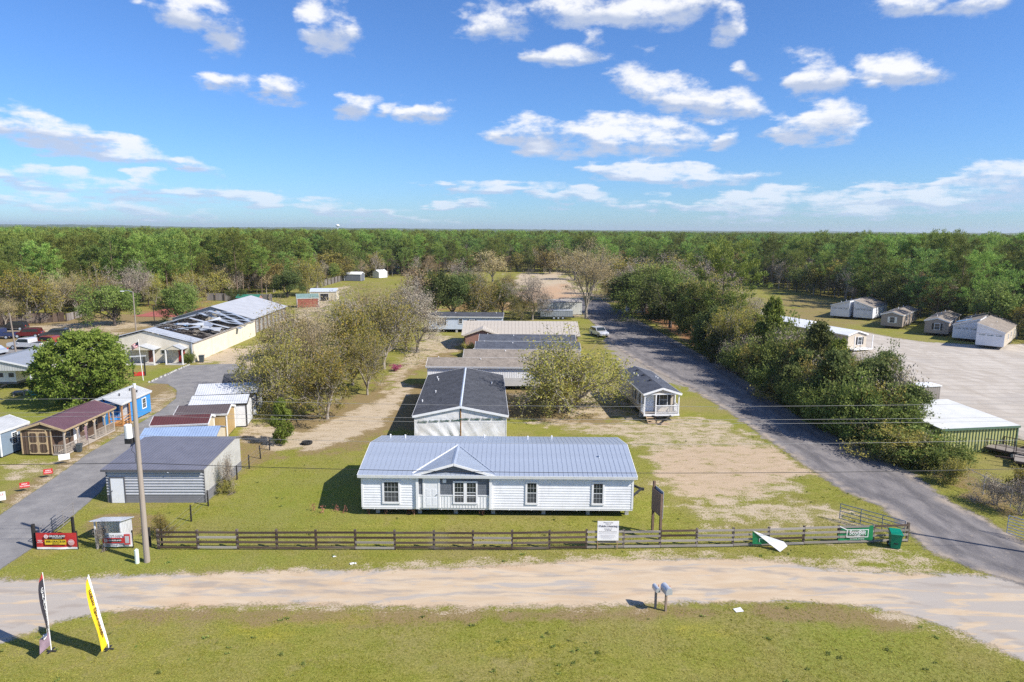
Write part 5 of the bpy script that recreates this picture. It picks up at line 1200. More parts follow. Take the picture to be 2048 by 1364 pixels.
frame_pole('steel_post', 'short dark steel post right of the street light', -65.3, 123.5, 5.6, False, 0, .09, M_creo)
o = MB().tube((-21.95, 37.55, 0), (-21.95, 37.55, .82), .12, .12, 12).tube((-21.95,37.55,.82), (-21.95,37.55,.90), .12, .03, 12).build('cable_pedestal', plain('pedestal_green_white', (.62,.70,.64), .5, .05), None); tag(o, 'pale round cable pedestal at the foot of the utility pole', 'pedestal')
# ------------------------------------------------------------------ signs and banners
RED = plain('banner_red', (.50,.035,.035), .5, .06); BW = plain('banner_white', (.78,.78,.78), .5, .04); YEL = plain('banner_yellow', (.70,.50,.03), .5, .06); BLKP = plain('print_black', (.015,.016,.02), .5); GRN = plain('banner_green', (.012,.20,.075), .45, .08); NAVY = plain('print_navy', (.03,.035,.06), .5)
def cloth(w, h, amp, seed, n=18, mi_fn=None):
    """rippled hanging cloth, local x along, z up, facing -y"""
    b = MB(); vs = []; fs = []; rs = random.Random(seed); p1, p2 = rs.random()*6, rs.random()*6; mi = []
    for i in range(n+1):
        for j in range(9):
            u, v = i/n, j/8
            y = amp*(math.sin(u*7+p1)*.6+math.sin(u*13+v*4+p2)*.4)*(1.15-v) - amp*.6*(1-v)
            vs.append((u*w-w/2, y, v*h))
    for i in range(n):
        for j in range(8): a = i*9+j; fs.append((a, a+9, a+10, a+1)); mi.append(mi_fn((i+.5)/n, (j+.5)/8) if mi_fn else 0)
    b.add(vs, fs); b.mi = mi; return b
FRONT = (math.pi/2, 0, 0)
def red_banner():
    S = thing('red_banner', 'red vinyl banner with black and yellow panels on the left fence', 'banner', (-27.7, 39.15, 0), rad(1))
    fn = lambda u, v: 1 if v < .17 else 0
    cl = cloth(2.45, 1.05, .03, 3, 20, fn).build('cloth', [RED, BW], S, (0,0,.05), smooth=True)
    MB().box(-.38, .56, -.092, -.086, .76, 1.0).build('name_panel', BLKP, S); text_obj('lettering', 'GRACELAND', .17, BW, S, (.10,-.094,.92), FRONT, .002); text_obj('lettering', 'PORTABLE BUILDINGS', .06, BW, S, (.10,-.094,.81), FRONT, .002)
    MB().tube((-.56,-.086,.90), (-.56,-.092,.90), .12, .12, 14).build('logo_disc', BW, S); text_obj('logo_letter', 'G', .20, RED, S, (-.56,-.096,.90), FRONT, .002)
    MB().box(-.66, .62, -.088, -.082, .38, .69).build('phone_panel', YEL, S); text_obj('lettering', '888-GRACE-04', .185, BLKP, S, (.0,-.092,.57), FRONT, .002); text_obj('lettering', '(888) 472-2304', .07, BLKP, S, (.0,-.092,.43), FRONT, .002)
    text_obj('lettering', 'NO', .16, BW, S, (-.95,-.086,.62), FRONT, .002); text_obj('lettering', 'CREDIT CHECK', .05, BW, S, (-.95,-.086,.50), FRONT, .002)
    MB().tube((.92,-.080,.52), (.92,-.086,.52), .20, .20, 14).build('round_seal', plain('seal_pink', (.62,.35,.35), .5), S); text_obj('lettering', 'RENT', .09, BW, S, (.92,-.09,.56), FRONT, .002)
    for x in (-1.2, 1.2): MB().tube((x,.06,0), (x,.06,1.2), .05, .05, 6).build('stake', M_creo, S)
red_banner()
def white_banner():
    S = thing('white_red_banner', 'white banner with red stripe and phone picture left of the utility pole', 'banner', (-24.1, 39.35, 0), rad(3))
    cloth(1.75, .88, .03, 8).build('cloth', BW, S, (0,0,.15), smooth=True)
    MB().box(-.85, .55, -.078, -.072, .40, .74).build('red_stripe', RED, S); MB().box(-.48, .26, -.086, -.08, .48, .68).build('name_panel', BLKP, S)
    text_obj('lettering', 'GRACELAND', .13, BW, S, (-.11,-.09,.58), FRONT, .002); text_obj('lettering', 'SCAN THE CODE', .15, BLKP, S, (-.25,-.084,.88), FRONT, .002); text_obj('lettering', 'BUILD YOUR OWN', .14, BLKP, S, (-.15,-.084,.27), FRONT, .002)
    MB().tube((-.66,-.08,.58), (-.66,-.086,.58), .10, .10, 12).build('logo_disc', BW, S); text_obj('logo_letter', 'G', .16, RED, S, (-.66,-.09,.58), FRONT, .002)
    MB().box(.44, .80, -.088, -.080, .30, .98).build('phone_frame', RED, S); MB().box(.50, .74, -.094, -.089, .40, .86).build('phone_screen', plain('screen_grey', (.45,.46,.48), .5), S)
    for x in (-.86, .86): MB().tube((x,.06,0), (x,.06,1.15), .045, .045, 6).build('stake', M_creo, S)
white_banner()
def green_banner():
    S = thing('green_banner', 'green ScotBilt Homes banner tied to the right end of the fence', 'banner', (21.9, 40.85, 0), rad(2.2))
    cloth(2.25, .98, .035, 5).build('cloth', GRN, S, (0,0,.24), smooth=True)
    fr = MB(); y0, y1 = -.100, -.094
    for (a, b, c, d) in ((-.62,.78,.96,1.0),(-.62,.78,.47,.51),(-.62,-.58,.51,.96),(.74,.78,.51,.96)): fr.box(a, b, y0, y1, c, d)
    fr.build('white_border', BW, S); text_obj('lettering', 'ScotBilt', .40, BW, S, (.08,-.1,.78), FRONT, .003, 'CENTER', .86); text_obj('lettering', 'HOMES', .11, BW, S, (.08,-.1,.565), FRONT, .003, 'CENTER', 1.1)
    text_obj('lettering', 'BUILT BETTER  LIVE BETTER', .075, BW, S, (.08,-.1,.36), FRONT, .002)
    t_ = MB().bar((-1.10,-.09,1.20), (-.62,-.09,.98), .012, .05); t_.build('crease', BW, S)
green_banner()
def folded_banner():
    S = thing('fallen_green_banner', 'green banner half torn from the fence showing its white back', 'banner', (15.1, 40.3, 0))
    b = MB(); b.add([(0,-.12,1.1),(.05,-.14,.25),(.62,-.16,.25),(1.15,-.15,.30)], [(0,1,2,3)]); b.build('green_face', GRN, S)
    w = MB(); w.add([(.02,-.15,1.14),(.95,-.28,.42),(1.55,-.75,.04),(2.05,-.60,.35),(1.9,-.35,.52),(1.0,-.20,.78)], [(0,1,5),(1,2,3,4),(1,4,5)]); w.build('white_back', BW, S)
    f = MB(); f.bar((.45,-.165,.62), (.95,-.2,.62), .02, .035); f.bar((.45,-.165,.62), (.45,-.165,.4), .02, .035); f.build('white_border', BW, S)
folded_banner()
def notice_board():
    S = thing('public_hearing_sign', 'white notice sign on two thin stakes in front of the fence', 'sign', (6.02, 39.72, 0), rad(1))
    MB().box(-.66, .66, -.015, .015, .62, 1.88).build('panel', BW, S)
    for x in (-.62, .60): MB().box(x-.02, x+.02, .016, .05, 0, 1.92).build('stake', wood('lath', (.30,.18,.10), (.42,.27,.16)), S)
    ink = plain('notice_ink', (.10,.10,.12), .6)
    for (tx, sz, z) in (('Okaloosa County', .085, 1.79), ('Notice of', .085, 1.70), ('Public Hearing', .19, 1.55), ('December 14', .085, 1.38), ('at 9:00 AM', .085, 1.29), ('Planning and Development Hearing Room', .065, 1.19)): text_obj('lettering', tx, sz, ink, S, (0,-.018,z), FRONT, .002)
    for k, (z, w) in enumerate(((1.08,.58),(.98,.5),(.92,.45),(.86,.55),(.80,.4),(.73,.3))): MB().box(-w, w*.9, -.019, -.0155, z-.012, z+.012).build('text_line', plain('faint_ink', (.45,.45,.48), .6), S)
notice_board()
def back_board():
    S = thing('wooden_billboard', 'tall weathered wooden billboard on two posts seen edge-on behind the fence', 'sign', (9.42, 41.75, 0), rad(-76))
    brown = wood('billboard_brown', (.15,.10,.075), (.25,.17,.125), 1., (9,9,1.))
    for x in (-.5, .62): MB().box(x-.07, x+.07, -.07, .07, 0, 3.55 if x < 0 else 3.1).build('post', brown, S)
    MB().box(-.48, .70, .072, .10, 1.45, 3.25).build('panel', plain('grey_board_face', (.36,.37,.40), .7, .1, 2), S); MB().box(-.60, .70, -.09, -.072, 1.6, 3.1).build('panel', brown, S)
back_board()
def yard_sign(label, x, y, w, h, z, mat, txt, tcol, rz=30):
    S = thing('yard_sign', label, 'sign', (x, y, 0), rad(rz), 'small signs along the left driveway')
    MB().box(-w/2, w/2, -.012, .012, z, z+h).build('panel', mat, S)
    for xx in (-w*.3, w*.3): MB().tube((xx,.02,0), (xx,.02,z+h*.5), .008, .008, 5).build('wire_leg', M_dark, S)
    for k, tx in enumerate(txt): text_obj('lettering', tx, h*.34, tcol, S, (0,-.014,z+h*(.68-.36*k)), FRONT, .002)
yard_sign('red and white yard sign at the very left edge by the driveway', -36.3, 46.1, .62, .62, .25, BW, ('SALE',), RED)
yard_sign('nearer of the two small red yard signs beside the driveway', -36.2, 48.4, .62, .42, .30, RED, ('RENT', 'TO OWN'), BW)
yard_sign('farther of the two small red yard signs beside the driveway', -36.4, 51.3, .62, .42, .30, RED, ('OPEN', 'TODAY'), BW)
yard_sign('plain white yard sign in front of the brown cabin', -37.2, 54.5, .80, .50, .35, BW, ('NOTICE',), plain('faint_ink', (.45,.45,.48), .6))
def feather_flag(name, label, x, y, h, w, lean, mats, letters, lc, twist, width_face):
    S = thing(name, label, 'flag', (x, y, 0))
    n = 26; b = MB(); vs = []; fs = []; mi = []
    def spine(u): return Vector((lean*(1-u)*0+lean*u, 0, .35+(h-.35)*u))
    pole_pts = []
    for i in range(n+1):
        u = i/n; p = spine(u); ww = w*(1-.15*u) if u < .80 else w*math.sqrt(max(0, 1-((u-.80)/.20)**2))*.88
        a = twist(u); d = Vector((math.cos(a), math.sin(a), 0)); pole_pts.append(p)
        for j in range(5):
            q = p - d*(ww*j/4); q.y += .04*math.sin(j*1.4+u*9); vs.append(q)
    for i in range(n):
        for j in range(4): k = i*5+j; fs.append((k, k+1, k+6, k+5)); mi.append(width_face((i+.5)/n, j))
    b.add(vs, fs); b.mi = mi; b.build('cloth', mats, S, smooth=True)
    MB().path([Vector((0,0,0))]+pole_pts, .022, 6).build('pole', WHITE, S)
    MB().box(-.22,.22,-.04,.04,0,.05).box(-.04,.04,-.22,.22,.052,.09).build('base', M_dark, S)
    for k, ch in enumerate(letters):
        u = .80-.62*k/max(1, len(letters)-1); p = spine(u); a = twist(u); d = Vector((math.cos(a), math.sin(a), 0)); q = p-d*(w*.5)
        text_obj('lettering', ch, .36, lc, S, (q.x+.05*math.sin(a), q.y-.05*math.cos(a), q.z), (math.pi/2, math.pi/2*0, a), .003)
    return S
feather_flag('feather_flag', 'black feather flag with white lettering and red tip', -21.3, 29.0, 3.95, .72, -.02, [plain('flag_black', (.035,.032,.045), .6, .1), RED, plain('flag_mauve', (.28,.20,.25), .6, .2), BW],
             'GRACELAND', BW, lambda u: rad(110+7*math.sin(u*5)) if u > .22 else rad(90), lambda u, j: (1 if u > .93 else (2 if u < .20 else (3 if .20 < u < .30 and j > 1 else 0))))
feather_flag('feather_flag', 'yellow feather flag with dark lettering, leaning left', -18.75, 29.2, 3.75, .72, -.62, [plain('flag_yellow', (.78,.55,.02), .55, .05), BW],
             'FREE DELIVERY', plain('flag_print', (.12,.05,.03), .6), lambda u: rad(101), lambda u, j: (1 if j == 0 or u > .95 else 0))
def small_flag():
    S = thing('pink_feather_flag', 'small faded pink feather flag beside the brown cabin porch', 'flag', (-37.7, 58.6, 0)); MB().tube((0,0,0), (0,0,2.1), .012, .012, 5).build('pole', M_dark, S)
    b = MB(); b.add([(0,0,.75),(-.22,.05,.85),(-.36,.08,1.9),(-.12,.02,2.12),(0,0,2.05)], [(0,1,2,3,4)]); b.build('cloth', plain('faded_pink', (.70,.45,.45), .6), S)
small_flag()
def flagpole():
    S = thing('flagpole', 'white flagpole with a limp striped flag by the hall court', 'flagpole', (-47.6, 86.2, 0), rad(0)); MB().tube((0,0,0), (-.25,0,5.4), .05, .035, 8).build('pole', WHITE, S)
    stripes = [RED, BW, NAVY]
    b = MB(); vs = []; fs = []; mi = []
    for i in range(8):
        for j in range(8):
            u, v = i/7, j/7; vs.append((-.25-u*.95, .10*math.sin(u*6+v*2), 5.1-v*.65-u*.55))
    for i in range(7):
        for j in range(7): a = i*8+j; fs.append((a, a+1, a+9, a+8)); mi.append(2 if (i < 3 and j < 4) else j % 2)
    b.add(vs, fs); b.mi = mi; b.build('flag', stripes, S, smooth=True)
flagpole()
# ------------------------------------------------------------------ mailboxes, bin, small things
def mailbox(label, x, y, zc, r, L, rz, wood_post):
    S = thing('mailbox', label, 'mailbox', (x, y, 0), rad(rz), 'mailboxes by the lane')
    n = 12; pts = [(-r, -r*.75), (r, -r*.75)] + [(r*math.cos(math.pi*k/n), r*.35+r*math.sin(math.pi*k/n)) for k in range(n+1)]
    MB().prism([(p, zc+q) for p, q in pts], 'y', -L/2, L/2).build('box', metal_paint('mailbox_steel', (.50,.53,.58), .3, .1), S, smooth=False)
    MB().prism([(p*.97, zc+q*.97) for p, q in pts], 'y', -L/2-.018, -L/2-.003).build('door', metal_paint('mailbox_door', (.42,.44,.48), .3, .1), S)
    MB().box(r+.004, r+.015, -.02, .02, zc-.05, zc+.2).build('signal_flag', RED, S)
    MB().box(-.05, .05, -.05, .05, 0, zc-r*.75-.003).build('post', wood('mailbox_post', (.20,.15,.11), (.30,.23,.18), 1., (9,9,1)) if wood_post else plain('thin_post', (.25,.22,.2), .7), S)
mailbox('smaller mailbox on the left, on a thin post by the lane', 7.62, 33.1, 1.12, .12, .50, 12, False)
mailbox('larger silver mailbox on a thick wooden post by the lane', 8.1, 32.85, 1.20, .18, .62, 14, True)
def bin_():
    S = thing('green_wheelie_bin', 'green wheeled rubbish bin at the right end of the fence', 'bin', (24.15, 40.35, 0), rad(-16)); g = plain('bin_green', (.0,.20,.115), .4, .06)
    b = MB(); b.add([(-.26,-.28,.06),(.26,-.28,.06),(.26,.26,.06),(-.26,.26,.06),(-.33,-.36,1.0),(.33,-.36,1.0),(.33,.34,1.0),(-.33,.34,1.0)], [(0,3,2,1),(4,5,6,7),(0,1,5,4),(1,2,6,5),(2,3,7,6),(3,0,4,7)]); b.build('body', g, S)
    l = MB(); l.add([(-.36,-.42,1.01),(.36,-.42,1.01),(.36,.38,1.01),(-.36,.38,1.01),(-.34,-.38,1.06),(.34,-.38,1.06),(.32,.34,1.14),(-.32,.34,1.14)], [(0,3,2,1),(4,5,6,7),(0,1,5,4),(1,2,6,5),(2,3,7,6),(3,0,4,7)]); l.build('lid', g, S)
    MB().tube((-.34,.42,.98), (.34,.42,.98), .025, .025, 6).build('handle', g, S); wheels(S, (-.24,), .30, .13, .13); MB().box(-.12,.12,-.335,-.30,.35,.42).build('grip_slot', M_dark, S)
bin_()
def bin_grey(x, y, lab):
    S = thing('grey_wheelie_bin', lab, 'bin', (x, y, 0), rad(10)); g = plain('bin_grey', (.06,.075,.085), .5)
    b = MB(); b.add([(-.26,-.28,.06),(.26,-.28,.06),(.26,.26,.06),(-.26,.26,.06),(-.33,-.36,1.0),(.33,-.36,1.0),(.33,.34,1.0),(-.33,.34,1.0)], [(0,3,2,1),(4,5,6,7),(0,1,5,4),(1,2,6,5),(2,3,7,6),(3,0,4,7)]); b.build('body', g, S)
    MB().box(-.36,.36,-.40,.38,1.004,1.07).build('lid', g, S)
bin_grey(-45.6, 98.6, 'dark grey rubbish bin at the corner of the damaged hall'); bin_grey(-37.9, 57.6, 'small dark bin standing by the brown cabin porch rail')
bpy.data.objects['grey_wheelie_bin.001'].scale = (.6, .6, .7)
x, y = GXY(1476,1221); o = MB().add([(-.22,-.14,.03),(.22,-.18,.02),(.25,.16,.05),(-.20,.15,.04)], [(0,1,2,3)]).add([(-.22,-.14,.006),(.22,-.18,.006),(.25,.16,.006),(-.20,.15,.006)], [(0,3,2,1)]).build('litter_sheet', BW, None, (x, y, .01), .3); tag(o, 'white sheet of litter on the grass right of the mailboxes', 'litter')
for (px, py, s_, lab) in ((704,1128,.12,'larger white scrap of litter on the verge left of centre'), (668,1114,.06,'tiny white scrap of litter on the verge nearest the fence')):
    x, y = GXY(px, py); o = MB().box(-s_, s_, -s_*.6, s_*.6, .01, .05).box(s_*1.2, s_*2, -s_, .0, .01, .04).build('litter_scrap', BW, None, (x, y, .01), .5); tag(o, lab, 'litter')
x, y = GXY(614,888); S = thing('old_tyre', 'old black tyre lying on the sand left of the double-wide', 'tyre', (x, y, 0))
tb = MB()
for k in range(16):
    a0, a1 = 2*math.pi*k/16, 2*math.pi*(k+1)/16; tb.tube((.38*math.cos(a0), .38*math.sin(a0), .14), (.38*math.cos(a1), .38*math.sin(a1), .14), .14, .14, 8, cap=False)
tb.build('tread', M_tyre, S, smooth=True)
# steel trailers parked by the green shed
def flat_trailer(label, x, y, rz, L=5.2, W_=2.1):
    S = thing('utility_trailer', label, 'trailer', (x, y, 0), rad(rz), 'flat trailers by the green shed'); rs = plain('trailer_rust', (.075,.045,.035), .8, .3)
    MB().box(-L/2, L/2, -W_/2, W_/2, .55, .62).build('deck', wood('grey_deck', (.22,.19,.165), (.34,.30,.26)), S)
    for y_ in (-W_/2, W_/2):
        MB().bar((-L/2,y_,.5), (L/2,y_,.5), .08, .14).build('side_beam', rs, S); MB().bar((-L/2,y_,1.35), (L/2,y_,1.35), .05, .05).build('top_rail', rs, S); MB().bar((-L/2,y_,.98), (L/2,y_,.98), .04, .04).build('mid_rail', rs, S)
        for k in range(7): MB().bar((-L/2+L*k/6,y_,.5), (-L/2+L*k/6,y_,1.35), .05, .05).build('upright', rs, S)
    MB().bar((-L/2,0,.5), (-L/2-1.3,0,.45), .10, .12).build('drawbar', rs, S); wheels(S, (-.1, .75), -W_/2-.14, .36, .36); wheels(S, (-.1, .75), W_/2+.14, .36, .36)
flat_trailer('rusty railed flat trailer nearest the green shed', 45.0, 58.1, -52, 4.6); flat_trailer('rusty railed flat trailer cut by the right edge of the photo', 45.6, 54.6, -35, 6.0)
# chain-link posts along the hedge bank
def chain_link():
    p = [GXY(1730,870), GXY(1868,945), GXY(1913,935), GXY(1923,985), GXY(1965,978), GXY(2020,1010), GXY(2080,1045)]
    p = [GXY(1868,945), GXY(1913,962), GXY(1965,990), GXY(2020,1015), GXY(2080,1045)]
    S = thing('chain_link_fence', 'low chain-link fence with grey posts on the bank right of the drive', 'fence', (p[0][0], p[0][1], 0)); ox, oy = p[0]
    for (x, y) in p: MB().tube((x-ox,y-oy,0), (x-ox,y-oy,1.5), .03, .03, 6).build('post', M_galv, S)
    for a, b in zip(p[:-1], p[1:]):
        MB().tube((a[0]-ox,a[1]-oy,1.45), (b[0]-ox,b[1]-oy,1.45), .02, .02, 5).build('top_rail', M_galv, S)
        m_ = MB(); d = Vector((b[0]-a[0], b[1]-a[1], 0)); ln = d.length; n = int(ln/.22)
        for k in range(n):
            for s_ in (1, -1):
                u0, u1 = (k/n, (k+5)/n) if s_ > 0 else ((k+5)/n, k/n)
                if max(u0, u1) > 1: continue
                q0 = Vector((a[0]-ox,a[1]-oy,.05))+d*u0; q1 = Vector((a[0]-ox,a[1]-oy,1.42))+d*u1; m_.tube(q0, q1, .003, .003, 3, cap=False)
        o = m_.build('mesh_wire', M_galv, S); o['kind'] = 'stuff'
chain_link()
x, y = GXY(1838,775); S = thing('sign_cabinet', 'grey sheet-metal kiosk with white top behind the green shed', 'kiosk', (47.9, 77.2, 0), rad(14))
MB().box(-1.3, 1.3, -.8, .8, 0, 2.2).build('body', ribbed('kiosk_sheet', (.30,.27,.25), .3, 'x'), S); MB().box(-1.4, 1.4, -.9, .9, 2.203, 2.32).build('roof', plain('bright_white_roof', (.78,.79,.80), .5, .06, .5), S); MB().box(-3.2,2.6,-1.4,-1.1,0,.2).build('timber_sill', wood('honey_timber', (.42,.20,.07), (.55,.29,.11)), S)

# ------------------------------------------------------------------ plank fences far left
def plank_fence(name, label, a, b, h=1.8, gap=.0, step=.9, mat=None):
    S = thing(name, label, 'fence', (*a, 0), math.atan2(b[1]-a[1], b[0]-a[0])); L = math.hypot(b[0]-a[0], b[1]-a[1]); n = int(L/step); mat = mat or wood('grey_plank', (.20,.175,.165), (.31,.28,.265), 1., (9,9,1))
    me = MB().box(0, L/n-.03-gap, -.03, .03, .05, h).mesh('board', mat); pm = MB().box(-.08,.08,-.10,.10,0,h+.1).mesh('post', M_fpost)
    for k in range(n):
        put('board', me, S, (k*L/n, 0, random.uniform(-.05,.05)))
        if k % 3 == 0: put('post', pm, S, (k*L/n, -.14, 0))
plank_fence('plank_fence', 'grey board fence left of the hall roof at the forest edge', GXY(414,601), GXY(468,602), 2.0, 0, .8)
plank_fence('plank_fence', 'grey board fence right of the hall ridge at the forest edge', GXY(485,602), GXY(545,603), 2.0, 0, .8)
plank_fence('slat_fence', 'pale slatted fence rising along the far track beside the forest', GXY(632,577), GXY(715,553), 2.2, .5, 1.5)
plank_fence('plank_fence', 'dark board fence behind the trees at the far left', GXY(-150,660), GXY(130,643), 2.0, 0, 1.0, M_fdark)
plank_fence('plank_fence', 'pale board fence behind the trees left of the parking field oak', GXY(132,643), GXY(185,628), 1.6, .2, 1.2)

# ------------------------------------------------------------------ vehicles
def car(name, label, x, y, rz, paint, kind='suv'):
    S = thing(name, label, 'car', (x, y, 0), rad(rz), 'parked vehicles')
    P_ = {'suv': (2.35, .93, [(-2.3,.42),(-2.32,.95),(-2.15,1.02),(-1.95,1.62),(-1.5,1.72),(.35,1.70),(1.0,1.08),(2.1,.95),(2.32,.75),(2.3,.42)], [(-1.88,1.08),(-1.72,1.56),(.28,1.60),(.80,1.10)], (-1.4,1.42)),
          'sedan': (2.3, .90, [(-2.25,.38),(-2.28,.85),(-1.6,.98),(-1.0,1.38),(-.5,1.46),(.25,1.42),(.95,.98),(2.0,.85),(2.25,.65),(2.22,.38)], [(-1.38,1.0),(-.92,1.34),(.20,1.34),(.80,1.0)], (-1.35,1.38)),
          'pickup': (2.85, .98, [(-2.85,.50),(-2.85,1.12),(-1.0,1.12),(-.95,1.78),(-.4,1.88),(.75,1.84),(1.35,1.22),(2.6,1.12),(2.85,.95),(2.82,.50)], [(-.86,1.24),(-.80,1.74),(.68,1.74),(1.16,1.24)], (-1.75,1.75))}[kind]
    hl, hw, prof, wprof, ax_ = P_
    b = MB(); n = len(prof)
    def ring(y_, k): return [(px_*(1-.015*k), y_, pz_-(.05*k if pz_ > 1.3 else 0)) for px_, pz_ in prof]
    for (ya, yb, ka, kb) in ((-hw, -hw+.16, 1, 0), (-hw+.16, hw-.16, 0, 0), (hw-.16, hw, 0, 1)):
        r0, r1 = ring(ya, ka), ring(yb, kb); b.add(r0+r1, [(i, i+n, (i+1) % n+n, (i+1) % n) for i in range(n)])
    b.add(ring(-hw, 1), [tuple(range(n))]); b.add(ring(hw, 1), [tuple(range(n))[::-1]])
    body = b.build('body', paint, S)
    for s_ in (-1, 1):
        MB().prism(wprof, 'y', s_*(hw+.004) if s_ > 0 else -hw-.012, s_*hw+.012 if s_ > 0 else -hw-.004).build('side_glass', GL, S)
    xa = prof[5][0]; za = prof[5][1]; xb, zb = prof[6]
    MB().add([(xa+.06,-hw+.14,za-.03),(xa+.06,hw-.14,za-.03),(xb-.02,hw-.08,zb+.05),(xb-.02,-hw+.08,zb+.05),(xa+.09,-hw+.14,za-.005),(xa+.09,hw-.14,za-.005),(xb+.02,hw-.08,zb+.075),(xb+.02,-hw+.08,zb+.075)], [(0,1,2,3),(4,7,6,5),(0,4,5,1),(1,5,6,2),(2,6,7,3),(3,7,4,0)]).build('windscreen', GL, S)
    if kind == 'pickup': MB().box(-2.75, -1.05, -hw+.12, hw-.12, 1.123, 1.13).build('bed', M_dark, S)
    for x_ in ax_:
        for s_ in (-1, 1):
            q = MB().tube((0,-.11,0), (0,.11,0), .36, .36, 16).build('wheel', M_tyre, S, (x_, s_*(hw-.08), .36)); MB().tube((0,-.118,0), (0,.118,0), .21, .21, 12).build('rim', M_galv, q)
    for s_ in (-1, 1):
        MB().box(hl-.10, hl+.0, s_*hw*.72-.16, s_*hw*.72+.16, .68, .82).build('headlight', WHITE, S); MB().box(-hl-.0, -hl+.06, s_*hw*.80-.10, s_*hw*.80+.10, .82, 1.0).build('tail_light', RED, S)
        MB().box(.75, .95, s_*(hw+.03)-.05, s_*(hw+.03)+.05, 1.05, 1.2).build('mirror', paint, S)
    return S
def paint(n, c): 
    t = NT(n); t.col(c); t.rough(.22); t.b.inputs['Metallic'].default_value = .3; t.b.inputs['Coat Weight'].default_value = .6; return t.done()
car('silver_sedan', 'silver sedan cut by the left edge of the photo', -80.3, 103.6, 168, paint('paint_silver', (.50,.54,.60)), 'sedan')
car('white_pickup', 'white crew-cab pickup truck parked beside the carport', -78.2, 108.6, 176, paint('paint_white', (.74,.74,.74)), 'pickup')
car('orange_red_hatchback', 'orange-red car right behind the white pickup', -77.2, 111.8, 172, paint('paint_orange', (.36,.06,.025)), 'suv')
car('blue_pickup', 'dark blue pickup nose to nose with the maroon car', -90.4, 118.6, 188, paint('paint_blue', (.03,.055,.16)), 'pickup')
car('maroon_suv', 'maroon sport utility vehicle between the blue pickup and the dark car', -86.3, 120.3, 196, paint('paint_maroon', (.12,.012,.02)), 'suv')
car('dark_grey_suv', 'dark grey car parked alone to the right on the grass', -81.2, 119.9, 198, paint('paint_charcoal', (.045,.055,.07)), 'suv')
car('black_suv', 'black car farthest back by the board fence', -95.0, 128.8, 192, paint('paint_black', (.02,.022,.03)), 'suv')
car('white_jeep', 'white off-road car beside the far end of the row of homes', 16.4, 127.2, -70, paint('paint_white', (.74,.74,.74)), 'suv')
# far water tower on the horizon
def water_tower():
    S = thing('water_tower', 'tiny white water tower standing on the horizon', 'water tower', (-590, 2330, 0))
    b = MB(); b.tube((0,0,0), (0,0,26), 1.0, 1.0, 8); b.build('stem', WHITE, S)
    c = MB(); c.tube((0,0,26), (0,0,30), 2, 6.5, 12).tube((0,0,30), (0,0,33), 6.5, 6.5, 12).tube((0,0,33), (0,0,36), 6.5, 2, 12); c.build('tank', WHITE, S)
water_tower()

frame_pole('utility_pole', 'utility pole standing just beyond the right edge, its long shadow crossing the drive', 36.8, 37.6, 10.9, False, 0, .15)
def stone_edging():
    a, b = Vector((*GXY(299,765), 0)), Vector((*GXY(378,730), 0)); S = thing('stone_edging', 'row of small white edging stones between the court and the hall lawn', 'edging', a)
    me = MB().add([(-.14,-.1,0),(.14,-.1,0),(.15,.1,0),(-.13,.1,0),(-.09,-.06,.16),(.09,-.07,.14),(.08,.06,.17),(-.08,.06,.15)], [(0,3,2,1),(4,5,6,7),(0,1,5,4),(1,2,6,5),(2,3,7,6),(3,0,4,7)]).mesh('stone', M_conc)
    for k in range(22): put('stone', me, S, (b-a)*(k/21)+Vector((random.uniform(-.08,.08), random.uniform(-.08,.08), 0)), random.uniform(0, 3))
stone_edging()
def sign_frame():
    x, y = GXY(279,752); S = thing('roadside_sign_frame', 'black two-post sign frame with red base beside the flagpole', 'sign', (x, y, 0), rad(25))
    for u in (-.7, .7): MB().box(u-.09, u+.09, -.09, .09, 0, 2.6).build('post', M_creo, S)
    MB().box(-.6, .6, -.05, .05, .05, .55).build('base_board', RED, S); MB().box(-.95, .95, -.08, .08, 2.602, 2.75).build('top_beam', plain('old_tin', (.40,.42,.44), .6, .2), S)
sign_frame()
x, y = GXY(72,789); S = thing('turquoise_tub', 'turquoise plastic tub on the grass before the carport', 'tub', (x, y, 0), .3)
MB().add([(-.6,-.3,0),(.6,-.3,0),(.6,.3,0),(-.6,.3,0),(-.7,-.36,.45),(.7,-.36,.45),(.7,.36,.45),(-.7,.36,.45)], [(0,3,2,1),(0,1,5,4),(1,2,6,5),(2,3,7,6),(3,0,4,7)]).build('tub_shell', plain('turquoise_plastic', (.05,.42,.42), .5), S)
MB().box(-.74, .74, -.40, .40, .452, .50).build('rim', plain('turquoise_plastic', (.05,.42,.42), .5), S)
for k, (px, py, lab) in enumerate(((57,783,'grey timber pallet leaning by the carport post'), (40,790,'pale plank bench in front of the travel trailer'))):
    x, y = GXY(px, py); S = thing('timber_pallet' if k == 0 else 'plank_bench', lab, 'pallet' if k == 0 else 'bench', (x, y, 0), .4*k)
    for j in range(5): MB().box(-.6, .6, -.55+j*.24, -.40+j*.24, .42 if k else .12, .46 if k else .15).build('slat', M_fgrey, S)
    for u in (-.5, .5): MB().box(u-.05, u+.05, -.5, .5, 0, .418 if k else .118).build('bearer', M_fgrey, S)

